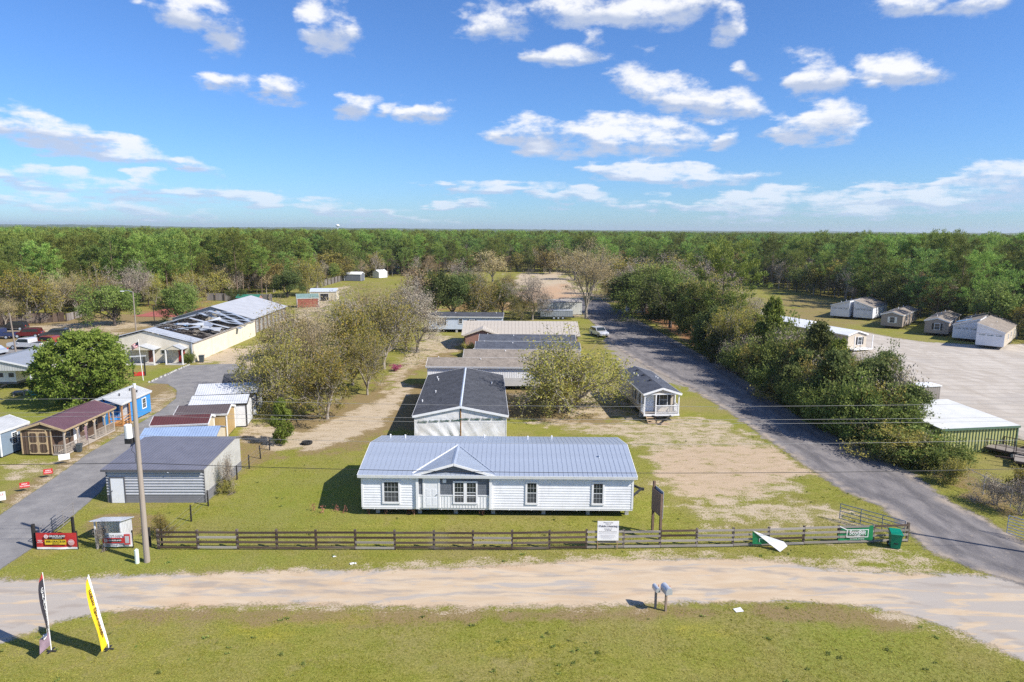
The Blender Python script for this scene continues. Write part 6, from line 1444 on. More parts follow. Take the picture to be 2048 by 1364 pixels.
# ------------------------------------------------------------------ vegetation
def leaf_mat(name, cols, trans=.35, rough=.75, spread=.5):
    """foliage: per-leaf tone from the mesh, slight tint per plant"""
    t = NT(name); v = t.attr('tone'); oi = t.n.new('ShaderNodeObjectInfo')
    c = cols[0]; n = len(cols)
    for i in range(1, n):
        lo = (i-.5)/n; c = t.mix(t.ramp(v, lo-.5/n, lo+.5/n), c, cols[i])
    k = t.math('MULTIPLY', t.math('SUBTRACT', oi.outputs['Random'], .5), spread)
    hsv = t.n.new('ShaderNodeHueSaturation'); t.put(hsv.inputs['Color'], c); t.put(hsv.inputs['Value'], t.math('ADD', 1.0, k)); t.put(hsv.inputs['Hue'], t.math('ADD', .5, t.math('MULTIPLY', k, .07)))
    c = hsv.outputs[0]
    t.col(c); t.rough(rough); t.spec(.2)
    tr = t.n.new('ShaderNodeBsdfTranslucent'); t.put(tr.inputs['Color'], c); mx = t.n.new('ShaderNodeMixShader'); mx.inputs[0].default_value = trans
    t.l.new(t.b.outputs[0], mx.inputs[1]); t.l.new(tr.outputs[0], mx.inputs[2]); t.l.new(mx.outputs[0], t.out.inputs[0]); return t.done()
LM = {
 'pine': leaf_mat('pine_needles', [(.125,.180,.036), (.205,.275,.052), (.310,.365,.085)], .35, .75, .9),
 'pine2': leaf_mat('pine_needles_dark', [(.100,.150,.038), (.160,.225,.052), (.245,.300,.075)], .35, .75, .9),
 'olive': leaf_mat('olive_leaves', [(.25,.21,.125), (.235,.225,.060), (.32,.28,.068), (.41,.31,.078)]),
 'ochre': leaf_mat('ochre_leaves', [(.28,.25,.17), (.24,.25,.055), (.35,.32,.06), (.44,.34,.065)]),
 'green': leaf_mat('oak_leaves', [(.105,.145,.036), (.170,.225,.048), (.265,.305,.080)]),
 'cedar': leaf_mat('cedar_sprays', [(.085,.115,.018), (.145,.185,.028), (.215,.245,.045)]),
 'holly': leaf_mat('dark_evergreen', [(.065,.095,.026), (.105,.140,.038), (.170,.195,.060)]),
 'grey': leaf_mat('grey_twig_haze', [(.27,.225,.175), (.34,.29,.225), (.39,.33,.25)], .1),
 'tan': leaf_mat('tan_buds', [(.30,.235,.125), (.38,.295,.15), (.44,.35,.175)], .2),
 'red': leaf_mat('red_stalks', [(.36,.12,.09), (.48,.22,.16)], .2),
 'magenta': leaf_mat('magenta_bloom', [(.12,.11,.04), (.30,.05,.14), (.45,.06,.22)], .2),
 'grass': leaf_mat('grass_blades', [(.25,.29,.030), (.36,.36,.045), (.48,.43,.12)], .35, .8, .3),
}
BARK = plain('grey_bark', (.28,.245,.205), .95, .3, 4); BARKP = plain('pine_bark', (.18,.125,.09), .95, .3, 4); BARKW = plain('pale_bark', (.30,.26,.21), .9, .25, 3); BARKD = plain('dark_bark', (.085,.07,.06), .95, .3, 4)
def tubes_np(segs, sides):
    """segs: (n,8) p0 p1 r0 r1 -> verts, quads"""
    S_ = np.asarray(segs, dtype=np.float64); p0, p1, r0, r1 = S_[:, :3], S_[:, 3:6], S_[:, 6:7], S_[:, 7:8]
    d = p1-p0; d /= np.linalg.norm(d, axis=1, keepdims=True)+1e-9
    ref = np.where(np.abs(d[:, 2:3]) < .9, np.array([[0,0,1.]]), np.array([[1.,0,0]])); e1 = np.cross(d, ref); e1 /= np.linalg.norm(e1, axis=1, keepdims=True)+1e-9; e2 = np.cross(d, e1)
    a = np.arange(sides)*2*np.pi/sides; n = len(S_)
    ring = e1[:, None, :]*np.cos(a)[None, :, None] + e2[:, None, :]*np.sin(a)[None, :, None]
    V = np.concatenate([p0[:, None, :]+ring*r0[:, None, :], p1[:, None, :]+ring*r1[:, None, :]], 1).reshape(-1, 3)
    i = np.arange(sides); q = np.stack([i, (i+1) % sides, (i+1) % sides+sides, i+sides], -1)
    F_ = (q[None]+(np.arange(n)*2*sides)[:, None, None]).reshape(-1, 4); return V, F_
def leaves_np(C, size, rs, up=.3, aspect=.55, tone=None, axis=None):
    """quads of random attitude at centres C; axis: preferred long direction per leaf"""
    n = len(C); a = rs.normal(size=(n,3)) if axis is None else axis + rs.normal(size=(n,3))*.45
    a /= np.linalg.norm(a, axis=1, keepdims=True)+1e-9; nrm = rs.normal(size=(n,3)) + np.array([[.35,-.35,.75]])*up*3; b = np.cross(a, nrm); b /= np.linalg.norm(b, axis=1, keepdims=True)+1e-9
    s_ = size*rs.uniform(.6, 1.4, (n,1)); a = a*s_; b = b*s_*aspect
    V = np.stack([C-a, C-b*.9, C+a, C+b*.9], 1).reshape(-1, 3); F_ = np.arange(4*n).reshape(n, 4)
    tn = rs.uniform(0, 1, n) if tone is None else np.clip(tone+rs.normal(size=n)*.16, 0, 1)
    return V, F_, np.repeat(tn, 4)
def branch(rs, p, d, ln, r, lv, maxlv, segs, tips, kids, ang, grav=.0, wob=.18, shrink=.72, tip_r=.35):
    """recursive limb: a few bent pieces, then children"""
    k = 3 if lv < 2 else 2; q = p.copy(); dd = d.copy(); pts = [q.copy()]
    for i in range(k):
        dd = dd + rs.normal(size=3)*wob + np.array([0,0,grav]); dd /= np.linalg.norm(dd); nq = q+dd*ln/k
        segs.append((*q, *nq, r*(1-(1-tip_r*1.4)*i/k*.8), r*(1-(1-tip_r*1.4)*(i+1)/k*.8))); q = nq; pts.append(q.copy())
        if lv >= maxlv-2: tips.append((*q, *dd))
    if lv >= maxlv: tips.append((*q, *dd)); return
    n = kids[min(lv, len(kids)-1)]; ph = rs.uniform(0, 6.28)
    for i in range(n):
        base = pts[-1] if i < max(2, n//2) else pts[rs.randint(1, len(pts))]
        a = ang*rs.uniform(.6, 1.3); t1 = np.cross(dd, [0.3,.2,1.]); t1 /= np.linalg.norm(t1)+1e-9; t2 = np.cross(dd, t1); th = ph+6.28*i/n+rs.uniform(-.4,.4)
        nd = dd*math.cos(a)+(t1*math.cos(th)+t2*math.sin(th))*math.sin(a)
        branch(rs, base, nd, ln*shrink*rs.uniform(.75,1.2), r*.58, lv+1, maxlv, segs, tips, kids, ang, grav, wob, shrink, tip_r)
def tree_meshes(key, seed, H, R, leafmat, bark, style='broad', nleaf=9000, lsize=.16, trunk_r=.22, levels=4, kids=(5,4,3,3), ang=.62, base=.22, spread=.45, tone_top=.25):
    rs = np.random.RandomState(seed); segs, tips = [], []
    if style == 'broad':
        h0 = H*base; segs.append((0,0,-.1, 0,0,h0*.5, trunk_r*1.25, trunk_r)); segs.append((0,0,h0*.5, .03,0.02,h0, trunk_r, trunk_r*.9))
        n = kids[0]
        for i in range(n):
            th = 6.28*i/n+rs.uniform(-.3,.3); a = ang*rs.uniform(.3,1.35); d = np.array([math.sin(a)*math.cos(th), math.sin(a)*math.sin(th), math.cos(a)])
            branch(rs, np.array([0,0,h0*rs.uniform(.75,1.05)]), d, H*.36*rs.uniform(.8,1.2), trunk_r*.62, 1, levels, segs, tips, kids, ang*.85, .03)
    elif style == 'bush':
        n = kids[0]
        for i in range(n):
            th = 6.28*i/n+rs.uniform(-.4,.4); a = rs.uniform(.1, .95); d = np.array([math.sin(a)*math.cos(th), math.sin(a)*math.sin(th), math.cos(a)])
            branch(rs, np.array([rs.uniform(-.3,.3), rs.uniform(-.3,.3), 0.]), d, H*.45*rs.uniform(.7,1.2), trunk_r*.5, 1, levels, segs, tips, kids, ang, .04)
    elif style == 'pine':
        x = y = 0.; pz = 0; k = 7
        bend = rs.normal(size=2)*.25
        for i in range(k):
            z0, z1 = H*i/k, H*(i+1)/k; segs.append((bend[0]*(i/k)**2, bend[1]*(i/k)**2, z0, bend[0]*((i+1)/k)**2, bend[1]*((i+1)/k)**2, z1, trunk_r*(1-.85*i/k), trunk_r*(1-.85*(i+1)/k)))
        nb = kids[0]
        for i in range(nb):
            u = base+(1-base)*((i+.5)/nb)**.85; z = H*u; prof = R*(.55+.75*math.sin(math.pi*min(1, (1-u)/(1-base)*.78+.08)))*rs.uniform(.55,1.15)
            th = i*2.4+rs.uniform(-.5,.5); el_ = rs.uniform(.0,.55)+.5*(u-base); d = np.array([math.cos(th)*math.cos(el_), math.sin(th)*math.cos(el_), math.sin(el_)])
            p = np.array([bend[0]*u*u, bend[1]*u*u, z]); branch(rs, p, d, prof, trunk_r*.22*(1.2-u), 2, 3, segs, tips, (2,2,2,2), .6, .05, .2, .55)
    elif style == 'cedar':
        segs.append((0,0,0, 0,0,H*.95, trunk_r, trunk_r*.2)); nb = kids[0]
        for i in range(nb):
            u = base+(.98-base)*(i/nb); z = H*u; prof = R*(1-((u-.30)/.75)**2 if u > .30 else 1-.35*((.30-u)/.30))*rs.uniform(.75,1.12)
            th = i*2.4+rs.uniform(-.4,.4); el_ = rs.uniform(.15,.5); d = np.array([math.cos(th)*math.cos(el_), math.sin(th)*math.cos(el_), math.sin(el_)])
            branch(rs, np.array([0,0,z-.25*prof]), d, max(.3, prof*.78), trunk_r*.25, 2, 3, segs, tips, (3,3,3,3), .55, .10, .15, .5)
    T = np.array(tips); 
    # fit spread to wanted radius and height
    zmax = T[:, 2].max(); rr = np.percentile(np.hypot(T[:, 0], T[:, 1]), 92); sx = R/rr if rr > 0 else 1; sz = H*.97/zmax
    S_ = np.array(segs); 
    if style in ('broad', 'bush'):
        for c in (0, 1, 3, 4): S_[:, c] *= sx
        for c in (2, 5): S_[:, c] *= sz
        T[:, 0:2] *= sx; T[:, 2] *= sz
    big = S_[:, 6] > trunk_r*.16
    Va, Fa = tubes_np(S_[big], 6); Vb, Fb = tubes_np(S_[~big], 3) if (~big).any() else (np.zeros((0,3)), np.zeros((0,4), int))
    V = np.concatenate([Va, Vb]); F_ = np.concatenate([Fa, Fb+len(Va)]) if len(Fb) else Fa
    tm = np_mesh(key+'_trunk', V, F_, bark, smooth=True)
    if nleaf <= 0: return tm, None
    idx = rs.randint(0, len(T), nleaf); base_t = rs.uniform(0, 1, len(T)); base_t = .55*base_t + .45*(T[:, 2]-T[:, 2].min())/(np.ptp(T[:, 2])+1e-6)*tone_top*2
    C = T[idx, :3]+rs.normal(size=(nleaf,3))*spread*np.array([1,1,.75]); C[:, 2] = np.maximum(C[:, 2], .12)
    Vl, Fl, tn = leaves_np(C, lsize, rs, .3, .5 if style not in ('pine',) else .28, base_t[idx], None if style != 'pine' else T[idx, 3:6]*.6+np.array([0,0,.35]))
    return tm, np_mesh(key+'_crown', Vl, Fl, leafmat, {'tone': tn})
PROTO = {}
def proto(key, *a, **k): PROTO[key] = tree_meshes(key, *a, **k)
# prototypes (height, radius in metres)
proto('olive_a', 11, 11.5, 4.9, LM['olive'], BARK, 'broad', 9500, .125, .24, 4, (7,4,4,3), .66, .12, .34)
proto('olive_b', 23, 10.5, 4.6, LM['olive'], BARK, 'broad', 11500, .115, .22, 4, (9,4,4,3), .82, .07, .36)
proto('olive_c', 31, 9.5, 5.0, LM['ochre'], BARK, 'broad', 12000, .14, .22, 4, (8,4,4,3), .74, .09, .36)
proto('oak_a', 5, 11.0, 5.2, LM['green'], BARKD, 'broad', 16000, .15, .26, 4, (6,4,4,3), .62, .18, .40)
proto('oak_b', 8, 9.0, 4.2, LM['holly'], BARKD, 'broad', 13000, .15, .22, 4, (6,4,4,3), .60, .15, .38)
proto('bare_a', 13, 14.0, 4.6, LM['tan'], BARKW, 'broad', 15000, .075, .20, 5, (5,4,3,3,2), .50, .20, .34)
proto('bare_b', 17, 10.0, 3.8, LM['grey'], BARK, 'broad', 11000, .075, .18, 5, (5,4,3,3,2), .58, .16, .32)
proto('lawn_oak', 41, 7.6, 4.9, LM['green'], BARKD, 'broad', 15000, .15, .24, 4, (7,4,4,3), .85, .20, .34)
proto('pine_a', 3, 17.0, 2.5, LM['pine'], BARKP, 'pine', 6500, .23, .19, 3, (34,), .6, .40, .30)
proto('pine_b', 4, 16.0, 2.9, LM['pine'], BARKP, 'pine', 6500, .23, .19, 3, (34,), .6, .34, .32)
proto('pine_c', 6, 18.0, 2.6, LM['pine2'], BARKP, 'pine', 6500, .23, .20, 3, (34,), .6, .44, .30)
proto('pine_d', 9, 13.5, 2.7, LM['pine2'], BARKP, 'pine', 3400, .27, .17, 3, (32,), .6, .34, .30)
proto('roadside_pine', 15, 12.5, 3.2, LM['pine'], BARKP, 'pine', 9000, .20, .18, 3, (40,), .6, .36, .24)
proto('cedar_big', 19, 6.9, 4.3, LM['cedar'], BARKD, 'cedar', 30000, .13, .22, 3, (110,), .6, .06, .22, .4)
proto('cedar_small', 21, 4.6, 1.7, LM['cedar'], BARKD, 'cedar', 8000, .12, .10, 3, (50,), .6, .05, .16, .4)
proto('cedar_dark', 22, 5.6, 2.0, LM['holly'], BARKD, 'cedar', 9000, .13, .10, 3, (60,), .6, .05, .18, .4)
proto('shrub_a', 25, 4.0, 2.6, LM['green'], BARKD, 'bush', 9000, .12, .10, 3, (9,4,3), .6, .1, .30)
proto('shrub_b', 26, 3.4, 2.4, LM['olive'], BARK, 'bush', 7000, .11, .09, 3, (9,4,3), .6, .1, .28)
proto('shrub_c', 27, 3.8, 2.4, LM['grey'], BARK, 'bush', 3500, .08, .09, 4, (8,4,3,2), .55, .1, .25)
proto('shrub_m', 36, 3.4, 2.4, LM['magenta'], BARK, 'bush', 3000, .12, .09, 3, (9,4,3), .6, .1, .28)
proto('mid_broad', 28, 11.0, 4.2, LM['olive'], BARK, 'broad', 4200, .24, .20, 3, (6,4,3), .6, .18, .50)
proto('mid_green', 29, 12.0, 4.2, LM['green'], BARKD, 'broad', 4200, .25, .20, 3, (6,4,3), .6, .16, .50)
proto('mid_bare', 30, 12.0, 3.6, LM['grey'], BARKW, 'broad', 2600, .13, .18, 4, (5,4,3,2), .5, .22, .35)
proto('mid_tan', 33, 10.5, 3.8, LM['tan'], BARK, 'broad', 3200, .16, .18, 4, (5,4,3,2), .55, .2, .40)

def tree(key, label, x, y, H=None, R=None, rz=None, name='tree', cat='tree', group=None, sc=None):
    tm, cm = PROTO[key]; S = thing(name, label, cat, (x, y, 0), random.uniform(0, 6.28) if rz is None else rz, group)
    s_ = sc or (1, 1, 1); S.scale = s_
    put('trunk', tm, S)
    if cm: put('crown', cm, S)
    return S
HP = {'olive_a':11.5,'olive_b':10.5,'olive_c':9.5,'oak_a':11,'oak_b':9,'bare_a':14,'bare_b':10,'lawn_oak':7.6,'roadside_pine':12.5,'cedar_big':6.9,'cedar_small':4.6,'cedar_dark':5.6,'shrub_a':4,'shrub_b':3.4,'shrub_m':3.4,'shrub_c':3.8,'mid_broad':11,'mid_green':12,'mid_bare':12,'mid_tan':10.5,'pine_a':17,'pine_b':16,'pine_c':18,'pine_d':13.5}
RP = {'olive_a':4.9,'olive_b':4.6,'olive_c':5.0,'oak_a':5.2,'oak_b':4.2,'bare_a':4.6,'bare_b':3.8,'lawn_oak':4.9,'roadside_pine':3.2,'cedar_big':4.3,'cedar_small':1.7,'cedar_dark':2.0,'shrub_a':2.6,'shrub_b':2.4,'shrub_m':2.4,'shrub_c':2.4,'mid_broad':4.2,'mid_green':4.2,'mid_bare':3.6,'mid_tan':3.8,'pine_a':2.5,'pine_b':2.9,'pine_c':2.6,'pine_d':2.7}
def T_(key, label, px, py, top, wpx, name='tree', cat='tree', group=None, rz=None):
    """tree standing at photo pixel (px,py) on the ground, its tip seen at row top, crown wpx pixels wide"""
    x, y, _ = G(px, py); d = ray(px, top); H = CAM_H+d.z*(y/d.y); dist = math.hypot(x, y); W_ = wpx/FPX*y
    sz = max(.2, H/HP[key]); sx = max(.2, W_/2/RP[key])
    return tree(key, label, x, y, rz=rz, name=name, cat=cat, group=group, sc=(sx, sx, sz))
TB = 'trees between the sheds and the row of homes'
T_('olive_b', 'grey-olive twiggy tree leaning over the shed row, leftmost of the tree belt', 556, 822, 618, 150, group=TB)
T_('olive_c', 'ochre and green tree standing in front, lowest of the tree belt', 655, 838, 690, 150, group=TB)
T_('bare_a', 'tall feathery half-bare tree with many upright limbs in the middle of the belt', 612, 790, 585, 165, group=TB)
T_('olive_c', 'golden olive tree in the belt beside the sandy track bend', 705, 770, 600, 140, group=TB)
T_('olive_a', 'olive tree on the right side of the belt beside the magenta bush', 768, 738, 580, 140, group=TB)
T_('bare_b', 'bare branched tree on the far right of the belt', 812, 700, 540, 120, group=TB)
T_('bare_b', 'fine-twigged grey tree at the right shoulder of the belt', 835, 705, 560, 120, group=TB)
T_('bare_b', 'grey bare tree in the middle back of the belt', 700, 715, 572, 150, group=TB)
T_('olive_a', 'broad yellow-green tree filling the right front of the belt', 735, 790, 668, 90, group=TB)
T_('bare_a', 'bare pale tree rising at the back of the belt', 760, 690, 560, 150, group=TB)
T_('olive_b', 'thin orange-tinged tree at the back left of the belt', 590, 720, 600, 130, group=TB)
T_('cedar_small', 'narrow yellow-green evergreen at the corner of the sand', 565, 888, 800, 44, 'conifer', 'tree', TB)
T_('shrub_m', 'magenta-flowered bush at the foot of the tree belt', 790, 742, 729, 26, 'shrub', 'shrub')
T_('olive_b', 'round olive tree standing alone beside the brown-roofed home', 1137, 820, 640, 225)
T_('olive_c', 'lower leafy tree overlapping the foot of the lone olive tree', 1118, 826, 745, 130)
T_('cedar_big', 'big bright green cedar in front of the carport', 175, 808, 668, 185, 'cedar_tree')
T_('cedar_small', 'small green cedar left of the big cedar', 90, 795, 712, 50, 'cedar_tree')
T_('bare_a', 'tall pale bare tree with forked trunk beside the far lane', 1172, 637, 470, 140)
TC = 'trees around the far clearing'
T_('bare_b', 'dark-stemmed bare tree right of the far pale home', 1065, 640, 535, 90, group=TC)
T_('olive_b', 'small olive tree by the grass patch near the barn', 1042, 640, 575, 60, group=TC)
T_('olive_b', 'brown twiggy tree just behind the pale grey home', 968, 632, 530, 110, group=TC)
T_('oak_b', 'dark evergreen tree left of the brown twiggy tree', 905, 636, 530, 90, group=TC)
T_('oak_b', 'dark evergreen tree at the left end of the pale grey home', 872, 640, 520, 80, group=TC)
T_('oak_a', 'dark green oak right behind the pale grey home roof', 1005, 630, 560, 70, group=TC)
T_('mid_tan', 'tan bare tree behind the left end of the far home', 835, 640, 530, 90, group=TC)
for (k, px, py, top, w, lab) in (('mid_bare', 925, 585, 515, 70, 'grey bare tree left of the far clearing'), ('oak_b', 948, 600, 540, 60, 'dark evergreen at the left edge of the far clearing'), ('mid_tan', 985, 565, 500, 70, 'tan tree at the back of the far clearing'), ('olive_b', 1012, 585, 540, 50, 'small olive tree on the left rim of the clearing'), ('mid_bare', 1215, 590, 510, 90, 'bare tree right of the tall pale tree'), ('mid_tan', 1150, 560, 500, 80, 'tan bushy tree at the right rear of the clearing'), ('oak_a', 1228, 600, 530, 70, 'dark green tree between the lane and the drive trees'), ('mid_broad', 1100, 548, 500, 50, 'far olive tree on the clearing rear edge')):
    T_(k, lab, px, py, top, w, group=TC)
TR = 'trees lining the right side of the far drive'
for (k, px, py, top, w, lab) in (
 ('oak_b', 1262, 628, 525, 100, 'dark round oak beside the plank shed at the drive bend'), ('olive_c', 1245, 600, 512, 110, 'orange-topped tree at the start of the drive trees'), ('bare_b', 1292, 615, 510, 110, 'grey bare tree above the plank shed'),
 ('oak_a', 1312, 638, 520, 120, 'tall dark oak in the middle of the drive trees'), ('olive_a', 1330, 625, 508, 110, 'ochre-topped tree behind the tall dark oak'), ('oak_b', 1360, 668, 545, 110, 'dense dark evergreen overhanging the drive'),
 ('bare_b', 1385, 640, 505, 130, 'tan bare tree behind the overhanging evergreen'), ('oak_a', 1395, 690, 560, 100, 'green oak left of the roadside pine'), ('roadside_pine', 1440, 700, 522, 75, 'single bright green pine standing among the drive trees'), ('olive_b', 1475, 690, 560, 90, 'twiggy olive tree right of the roadside pine'), ('bare_b', 1505, 680, 575, 80, 'thin bare tree right of the olive twigs')):
    T_(k, lab, px, py, top, w*1.25, group=TR)
for (k, px, py, top, w, lab) in (('oak_a', 1340, 655, 530, 120, 'dark oak whose crown touches the overhanging evergreen'), ('oak_b', 1425, 712, 590, 100, 'low dark evergreen below the roadside pine'), ('olive_a', 1410, 670, 540, 120, 'grey-olive tree just left of the roadside pine'), ('bare_b', 1350, 600, 500, 120, 'tall tan bare tree at the back of the drive trees'), ('oak_a', 1285, 630, 540, 90, 'dark oak right over the plank shed'), ('olive_c', 1460, 730, 610, 100, 'yellow-green tree at the head of the hedge'), ('olive_b', 1500, 720, 620, 90, 'loose olive tree second in the hedge head')):
    T_(k, lab, px, py, top, w, group=TR)
# hedge of shrubs and small cedars along the drive
HG = 'hedge along the right-hand drive'
rh = random.Random(12)
hedge_line = [(1400,705),(1440,735),(1480,758),(1520,785),(1560,810),(1600,835),(1640,858),(1680,880),(1720,898),(1760,912),(1800,925),(1840,938)]
ORD = ['first','second','third','fourth','fifth','sixth','seventh','eighth','ninth','tenth','eleventh','twelfth','thirteenth','fourteenth','fifteenth','sixteenth','seventeenth','eighteenth','nineteenth','twentieth','twenty-first','twenty-second']
ROWN = ['front row', 'second row', 'third row', 'back row']
LABH = {'shrub_a': 'green leafy shrub in the drive hedge', 'shrub_b': 'olive leafy shrub in the drive hedge', 'shrub_c': 'grey twiggy shrub in the drive hedge', 'cedar_dark': 'dark cedar sapling in the drive hedge', 'cedar_small': 'bright cedar sapling in the drive hedge', 'oak_b': 'small dark evergreen tree in the drive hedge', 'olive_b': 'small olive tree in the drive hedge'}
for i in range(len(hedge_line)-1):
    (ax0, ay0), (bx0, by0) = hedge_line[i], hedge_line[i+1]
    for row, (off, hh) in enumerate(((10, 4.6), (30, 6.8), (58, 7.8), (90, 6.8))):
        for s_ in (.15, .65):
            px, py = ax0+(bx0-ax0)*s_, ay0+(by0-ay0)*s_; gx_, gy_, _ = G(px, py)
            x = gx_+.9+row*2.2+rh.uniform(-.7,.7); y = gy_+row*1.3+rh.uniform(-1,1)
            if (i >= 7 and row >= 3) or (i >= 8 and row >= 2) or (i >= 9 and row >= 1): continue
            k = rh.choice(['shrub_a','shrub_b','shrub_a','cedar_dark','shrub_c'] if row < 2 else ['cedar_dark','shrub_a','cedar_small','oak_b','cedar_small','shrub_a','olive_b','shrub_c'])
            H = hh*rh.uniform(.75,1.2)*(1.1 if k in ('oak_b','olive_b') else 1)*(.66 if i >= 8 else (.85 if i >= 6 else 1)); s1 = H/HP[k]; s0 = rh.uniform(2.2,3.2)/RP[k]*(1 if row < 2 else 1.1)
            if k.startswith('cedar'): s0 = rh.uniform(1.6,2.4)/RP[k]
            tree(k, LABH[k].replace('in the drive hedge', '%s in the %s of the drive hedge from far' % (ORD[i*2+(0 if s_ < .5 else 1)], ROWN[row])), x, y, name='hedge_shrub' if k.startswith('shrub') else 'hedge_tree', cat='shrub' if k.startswith('shrub') else 'tree', group=HG, sc=(s0, s0, s1))
for (k, px, py, top, w, lab) in (('cedar_dark', 1640, 780, 665, 70, 'tall dark cedar standing highest in the hedge middle'), ('cedar_small', 1540, 740, 600, 60, 'yellow-green tree top rising above the hedge'), ('cedar_dark', 1765, 815, 705, 66, 'dark cedar at the hedge end nearest the green shed'), ('olive_b', 1795, 835, 735, 80, 'olive tree leaning over the roof of the green shed'), ('bare_b', 1700, 790, 690, 110, 'bare tree with spreading twigs above the hedge'), ('shrub_c', 1835, 918, 860, 60, 'grey bush in front of the green shed wall'), ('shrub_a', 1765, 890, 800, 90, 'round green bush left of the green shed'), ('shrub_b', 1740, 880, 770, 110, 'yellow-green bush halfway down the hedge')):
    T_(k, lab, px, py, top, w, 'hedge_tree', 'tree', HG)
for (k, px, py, top, w, lab) in (('shrub_b', 1905, 968, 915, 60, 'olive bush on the bank by the chain-link fence'), ('shrub_c', 1990, 1010, 950, 90, 'grey brush heap on the bank near the pipe gate'), ('shrub_c', 2040, 1030, 945, 80, 'grey bush at the right edge behind the pipe gate'), ('shrub_b', 2055, 985, 930, 70, 'green bush at the right edge above the brush heap')):
    T_(k, lab, px, py, top, w, 'bank_shrub', 'shrub')
T_('shrub_c', 'thin leafless bush against the side of the grey workshop', 455, 985, 905, 40, 'shrub', 'shrub'); T_('shrub_b', 'small green bush at the foot of the workshop corner', 452, 985, 955, 34, 'shrub', 'shrub')
T_('shrub_b', 'scrubby weed clump right of the utility pole', 322, 1072, 1030, 40, 'weed_clump', 'shrub'); T_('shrub_c', 'leafless sapling in front of the little white lean-to', 207, 1098, 1040, 26, 'shrub', 'shrub')
T_('shrub_a', 'dark green bush by the red door of the hall', 373, 727, 700, 26, 'shrub', 'shrub'); T_('shrub_b', 'reddish bush at the corner of the brick house', 942, 712, 684, 36, 'shrub', 'shrub')
TL = 'trees round the parking field'
for (k, px, py, top, w, lab) in (
 ('lawn_oak', 230, 652, 562, 110, 'broad round oak alone in the parking field with its own shadow'), ('olive_c', 60, 645, 535, 120, 'wide yellow-olive tree at the left of the field'), ('bare_a', 122, 636, 535, 70, 'white-stemmed bare tree in front of the field edge'),
 ('olive_a', 155, 630, 548, 80, 'olive tree right of the white-stemmed tree'), ('bare_a', 12, 652, 590, 60, 'pale bare tree at the left edge of the photo'), ('bare_b', 268, 620, 515, 80, 'grey-brown bare tree behind the round oak'), ('olive_b', 205, 622, 520, 90, 'brownish tree left of the grey-brown bare tree'),
 ('olive_c', 312, 612, 545, 45, 'small golden tree at the field edge'), ('oak_a', 362, 650, 560, 95, 'dark green oak beside the damaged hall roof'), ('olive_a', 375, 618, 540, 80, 'olive tree behind the dark green oak'), ('oak_b', 480, 612, 570, 40, 'small dark tree in front of the far board fence'),
 ('oak_b', 575, 595, 530, 70, 'dark evergreen between the hall and the cream shed'), ('olive_c', 615, 590, 515, 65, 'bright golden tree above the cream shed'), ('olive_a', 715, 551, 522, 40, 'pale yellow-green tree behind the far white-roofed shed'), ('olive_c', 782, 545, 505, 60, 'yellow-green bare tree behind the far sheds')):
    T_(k, lab, px, py, top, w, group=TL)
# red dock weeds by the long house
for (px, py) in ((627,1022),(645,1026),(673,1022),(690,1026),(736,1028),(773,1028),(819,1028),(829,1028),(966,1030)):
    x, y, _ = G(px, py); rs = np.random.RandomState(px); n = 40; C = np.stack([rs.normal(size=n)*.09, rs.normal(size=n)*.09, rs.uniform(.02,.55,n)], -1)
    Vl, Fl, tn = leaves_np(C, .07, rs, .0, .3, None, np.tile(np.array([[0,0,1.2]]), (n,1))); o = put('dock_weed', np_mesh('dock_weed', Vl, Fl, LM['red'], {'tone': tn}), None, (x, y, 0)); tag(o, 'reddish dry weed stalk by the foot of the long white house', 'weed', 'red weeds before the long house')

# ------------------------------------------------------------------ the forest
edge_px = [(-700,720),(-250,668),(0,640),(150,632),(300,612),(420,598),(560,588),(640,570),(760,556),(900,550),(940,545),(1130,545),(1200,552),(1350,560),(1480,568),(1560,582),(1650,594),(1760,628),(1880,655),(2048,682),(2300,715),(2600,760)]
edge = [GXY(*p) for p in edge_px]
ea = np.array([math.atan2(x, y) for x, y in edge]); er = np.array([math.hypot(x, y) for x, y in edge])
o_ = np.argsort(ea); ea, er = ea[o_], er[o_]
rs = np.random.RandomState(77)
P = []
def ring(r0, r1, step, amax):
    ys = np.arange(r0, r1, step)
    for r_ in ys:
        n = int(2*amax*r_/step)
        a = -amax+2*amax*(np.arange(n)+rs.uniform(-.45,.45,n))/n; q = r_+rs.uniform(-.5,.5,n)*step
        P.append(np.stack([a, q], -1))
ring(80, 330, 4.6, .74); ring(330, 620, 6.0, .72); ring(620, 1300, 9.0, .70)
P = np.concatenate(P); lim = np.interp(P[:, 0], ea, er); P = P[P[:, 1] > lim+1.0]; lim = np.interp(P[:, 0], ea, er)
X, Y = P[:, 1]*np.sin(P[:, 0]), P[:, 1]*np.cos(P[:, 0]); depth = P[:, 1]-lim
nn_ = fbm(X*.012, Y*.012, 3); keep = ~((depth > 30) & (fbm(X*.02, Y*.02, 11) > .70)); X, Y, depth, nn_, az_ = X[keep], Y[keep], depth[keep], nn_[keep], P[keep, 0]
u = rs.uniform(0, 1, len(X)); right = az_ > .30
kinds = np.full(len(X), 0)   # 0..3 pines, 4 mid_broad, 5 mid_green, 6 mid_bare, 7 mid_tan
kinds = rs.randint(0, 4, len(X)); edgeb = depth < 12
pb = np.where(edgeb, .55, np.where(nn_ > .54, .48, .10)); isb = u < pb
bk = np.where(right & edgeb, rs.choice([5,5,4,6,5,7], len(X)), rs.choice([4,4,5,6,7,7,6], len(X))); kinds = np.where(isb, bk, kinds)
KEYS = ['pine_a','pine_b','pine_c','pine_d','mid_broad','mid_green','mid_bare','mid_tan']
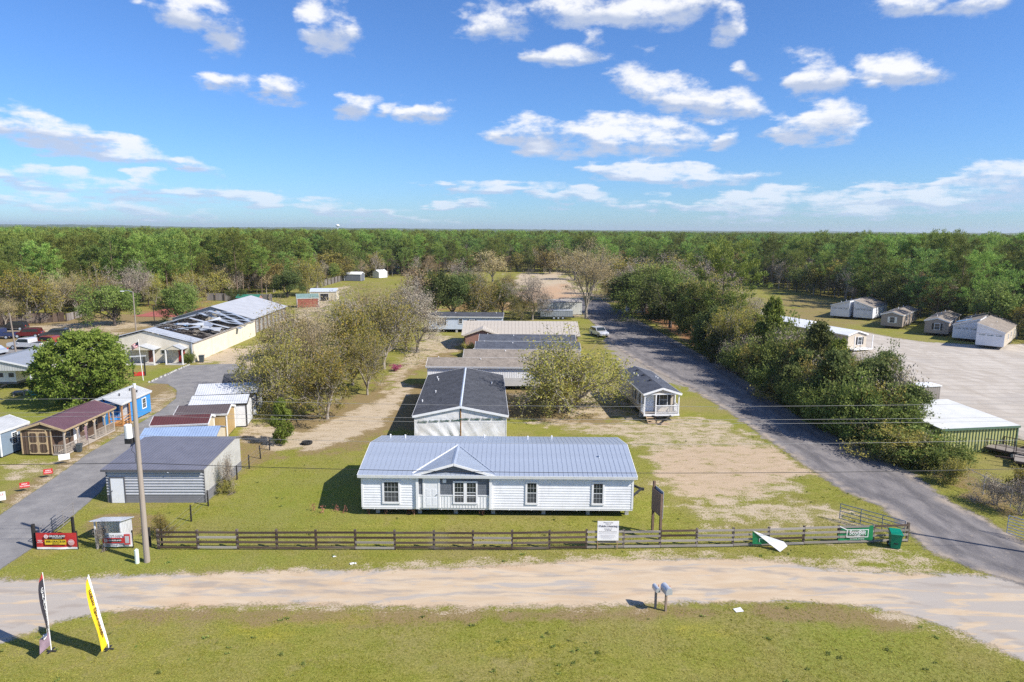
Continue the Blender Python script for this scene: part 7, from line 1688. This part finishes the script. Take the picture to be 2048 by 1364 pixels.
szl = rs.uniform(.62,1.03,len(X)); szl = np.where(kinds == 2, szl*.93, szl); szl = np.where(kinds >= 4, np.where(edgeb, rs.uniform(.55,.95,len(X)), rs.uniform(.8,1.1,len(X))), szl); szl = np.where(right & (kinds < 4) & (Y < 260), szl*1.04, szl)
order = np.argsort(depth+np.hypot(X, Y)*.02); inview = np.abs(az_) < .66
ind = [i for i in order if inview[i]][:300]; mask = np.zeros(len(X), bool); mask[ind] = True
LABF = {0: 'tall green pine at the forest edge', 1: 'tall green pine at the forest edge', 2: 'tall green pine at the forest edge', 3: 'tall green pine at the forest edge', 4: 'olive broadleaf tree along the forest edge', 5: 'dark green broadleaf tree along the forest edge', 6: 'bare grey tree along the forest edge', 7: 'tan budding tree along the forest edge'}
NAMEF = {0: 'pine_tree', 1: 'pine_tree', 2: 'pine_tree', 3: 'pine_tree', 4: 'olive_tree', 5: 'broadleaf_tree', 6: 'bare_tree', 7: 'tan_tree'}
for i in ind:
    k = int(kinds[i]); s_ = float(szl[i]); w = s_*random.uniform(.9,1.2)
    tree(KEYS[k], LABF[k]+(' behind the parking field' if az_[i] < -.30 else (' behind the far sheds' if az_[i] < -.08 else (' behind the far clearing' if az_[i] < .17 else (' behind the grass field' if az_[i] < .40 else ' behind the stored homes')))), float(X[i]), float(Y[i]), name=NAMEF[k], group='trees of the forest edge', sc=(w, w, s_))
def scatter(name, pts, scl, objs, idx, seed=0, tilt=.0, kind='stuff'):
    """one object that instances the given meshes on points (geometry nodes)"""
    me = bpy.data.meshes.new(name); me.vertices.add(len(pts)); me.vertices.foreach_set('co', np.asarray(pts, dtype=np.float32).ravel())
    a = me.attributes.new('scl', 'FLOAT', 'POINT'); a.data.foreach_set('value', np.asarray(scl, dtype=np.float32)); b = me.attributes.new('pick', 'INT', 'POINT'); b.data.foreach_set('value', np.asarray(idx, dtype=np.int32))
    o = put(name, me); o['kind'] = kind
    ng = bpy.data.node_groups.new(name+'_nodes', 'GeometryNodeTree'); ng.interface.new_socket('Geometry', in_out='INPUT', socket_type='NodeSocketGeometry'); ng.interface.new_socket('Geometry', in_out='OUTPUT', socket_type='NodeSocketGeometry')
    N, L_ = ng.nodes, ng.links; gi, go = N.new('NodeGroupInput'), N.new('NodeGroupOutput'); jn = N.new('GeometryNodeJoinGeometry')
    at = N.new('GeometryNodeInputNamedAttribute'); at.data_type = 'FLOAT'; at.inputs[0].default_value = 'scl'; pk = N.new('GeometryNodeInputNamedAttribute'); pk.data_type = 'INT'; pk.inputs[0].default_value = 'pick'
    rv = N.new('FunctionNodeRandomValue'); rv.data_type = 'FLOAT_VECTOR'; rv.inputs[0].default_value = (-tilt, -tilt, 0); rv.inputs[1].default_value = (tilt, tilt, 6.283); rv.inputs['Seed'].default_value = seed
    for k, ob in enumerate(objs):
        ip = N.new('GeometryNodeInstanceOnPoints'); oi = N.new('GeometryNodeObjectInfo'); oi.inputs['Object'].default_value = ob; oi.inputs['As Instance'].default_value = True
        cmp_ = N.new('FunctionNodeCompare'); cmp_.data_type = 'INT'; cmp_.operation = 'EQUAL'
        L_.new(pk.outputs[0], [s for s in cmp_.inputs if s.type == 'INT' and s.enabled][0]); [s for s in cmp_.inputs if s.type == 'INT' and s.enabled][1].default_value = k
        L_.new(gi.outputs[0], ip.inputs['Points']); L_.new(cmp_.outputs[0], ip.inputs['Selection']); L_.new(oi.outputs['Geometry'], ip.inputs['Instance']); L_.new(rv.outputs[0], ip.inputs['Rotation']); L_.new(at.outputs[0], ip.inputs['Scale']); L_.new(ip.outputs[0], jn.inputs[0])
    L_.new(jn.outputs[0], go.inputs[0]); md = o.modifiers.new('scatter', 'NODES'); md.node_group = ng; return o
def merged_proto(key):
    """trunk and crown of a prototype in one mesh, kept below ground level as the source of the far forest"""
    tm, cm = PROTO[key]; bm = bmesh.new(); bm.from_mesh(tm); 
    n0 = len(bm.faces); bm.from_mesh(cm); me = bpy.data.meshes.new(key+'_far'); me.materials.append(tm.materials[0]); me.materials.append(cm.materials[0])
    for i, f in enumerate(bm.faces): f.material_index = 0 if i < n0 else 1
    bm.to_mesh(me); bm.free(); return me
src = []
for k in KEYS:
    o = bpy.data.objects.new('forest_source_'+k, merged_proto(k)); o['kind'] = 'helper'; src.append(o)     # not linked to the scene: only a source of instances
rest = ~mask
forest = scatter('pine_forest', np.stack([X[rest], Y[rest], np.zeros(rest.sum())], -1), szl[rest], src, kinds[rest], 3)
forest['label'] = 'mass of pines and bare trees reaching to the horizon'; forest['category'] = 'forest'
# canopy of the far country, a rough sheet with low hills
aa = np.linspace(-.95, .95, 420); rr = 1150*np.power(9500/1150, np.linspace(0, 1, 150)); AA, RR = np.meshgrid(aa, rr); XF, YF = RR*np.sin(AA), RR*np.cos(AA)
ZF = 8.5 + 6.5*rs.uniform(0, 1, XF.shape) + fbm(XF*.0011+7, YF*.0011, 21)*np.clip((RR-1400)/6000, 0, 1)*46 - np.clip((RR-1400)/6000, 0, 1)*10
ii = np.arange(XF.size).reshape(XF.shape); FF = np.stack([ii[:-1,:-1], ii[:-1,1:], ii[1:,1:], ii[1:,:-1]], -1).reshape(-1,4)
t = NT('far_canopy'); Pn = t.P(); t.col(t.mix(t.ramp(t.noise(Pn, .004, 5, .7), .35, .65), (.060,.095,.030), (.12,.14,.055))); t.rough(.95); t.spec(.05); t.done()
fo = put('distant_woods', np_mesh('distant_woods', np.stack([XF, YF, ZF], -1).reshape(-1,3), FF, MATS['far_canopy'])); fo['kind'] = 'stuff'; fo['label'] = 'far blue-green woods and low hills on the horizon'; fo['category'] = 'woods'
# grass tufts over the lawns and verges
rs = np.random.RandomState(5); tufts = []
for k in range(4):
    nb_ = 16; C = np.stack([rs.normal(size=nb_)*.07, rs.normal(size=nb_)*.07, np.full(nb_, .022)], -1); ax_ = np.tile(np.array([[0,0,.45]]), (nb_,1))
    Vl, Fl, tn = leaves_np(C, .034, rs, .25, .24, np.full(nb_, .25+.2*k), ax_); o = bpy.data.objects.new('tuft_source', np_mesh('tuft', Vl, Fl, LM['grass'], {'tone': tn})); tufts.append(o)
nb_ = 26; C = np.stack([rs.normal(size=nb_)*.09, rs.normal(size=nb_)*.09, rs.uniform(.02,.10,nb_)], -1); Vl, Fl, tn = leaves_np(C, .06, rs, .3, .5); tufts.append(bpy.data.objects.new('weed_source', np_mesh('weed', Vl, Fl, LM['green'], {'tone': tn})))
n = 150000; gxr = rs.uniform(-34, 40, n); gyr = 26+np.power(rs.uniform(0, 1, n), 1.35)*38
okm = np.abs(gxr) < gyr*.80+1
lane_sd = sdist(gxr, gyr, pxpoly(lane)); dr_sd = sdist(gxr, gyr, pxpoly(drive)); as_sd = sdist(gxr, gyr, pxpoly(asph)); jit = (fbm(gxr*1.2, gyr*1.2, 2)-.5)*1.6
okm &= (lane_sd+jit < -.1) & (dr_sd+jit < -.1) & (as_sd < -.15)
okm &= ~((gxr > -10.2) & (gxr < 8.4) & (gyr > 44.6) & (gyr < 53)) & ~((gxr > -28.9) & (gxr < -21.9) & (gyr > 46.5) & (gyr < 53.5)) & ~((gxr > -42) & (gxr < -38) & (gyr > 56))
iy = np.clip(np.searchsorted(gy, gyr), 0, len(gy)-1); ix = np.clip(np.searchsorted(gx, gxr), 0, len(gx)-1); okm &= (sand[iy, ix]*1.1+dry[iy, ix]*.3+rs.uniform(-.25,.25,n)) < .45
okm &= fbm(gxr*.5, gyr*.5, 8)+rs.uniform(-.4,.4,n) > .36
gxr, gyr = gxr[okm], gyr[okm]; tone_i = np.clip((fbm(gxr*.35, gyr*.35, 14)*5.2-.9+rs.normal(size=len(gxr))*.7), 0, 3.99).astype(int)
tone_i = np.where(rs.uniform(0,1,len(gxr)) < .007*(fbm(gxr*.3, gyr*.3, 31) > .55)+.0010, 4, tone_i)
tl = scatter('lawn_grass', np.stack([gxr, gyr, np.zeros(len(gxr))], -1), rs.uniform(.35,.95,len(gxr)), tufts, tone_i, 9, .25); tl['label'] = 'short yellow-green grass of the lawns and verges'; tl['category'] = 'grass'
# haze over the whole country
hz_ = MB().box(-11000, 11000, -200, 11000, -1, 78).mesh('haze', [])
hm = bpy.data.materials.new('haze_air'); hm.use_nodes = True; hn = hm.node_tree.nodes; hn.clear(); ho = hn.new('ShaderNodeOutputMaterial'); hv = hn.new('ShaderNodeVolumePrincipled')
hv.inputs['Color'].default_value = (.78,.86,.95,1); hv.inputs['Density'].default_value = .00010; hv.inputs['Anisotropy'].default_value = .2; hm.node_tree.links.new(hv.outputs[0], ho.inputs['Volume'])
hz_.materials.append(hm); hzo = put('haze', hz_); hzo['kind'] = 'stuff'
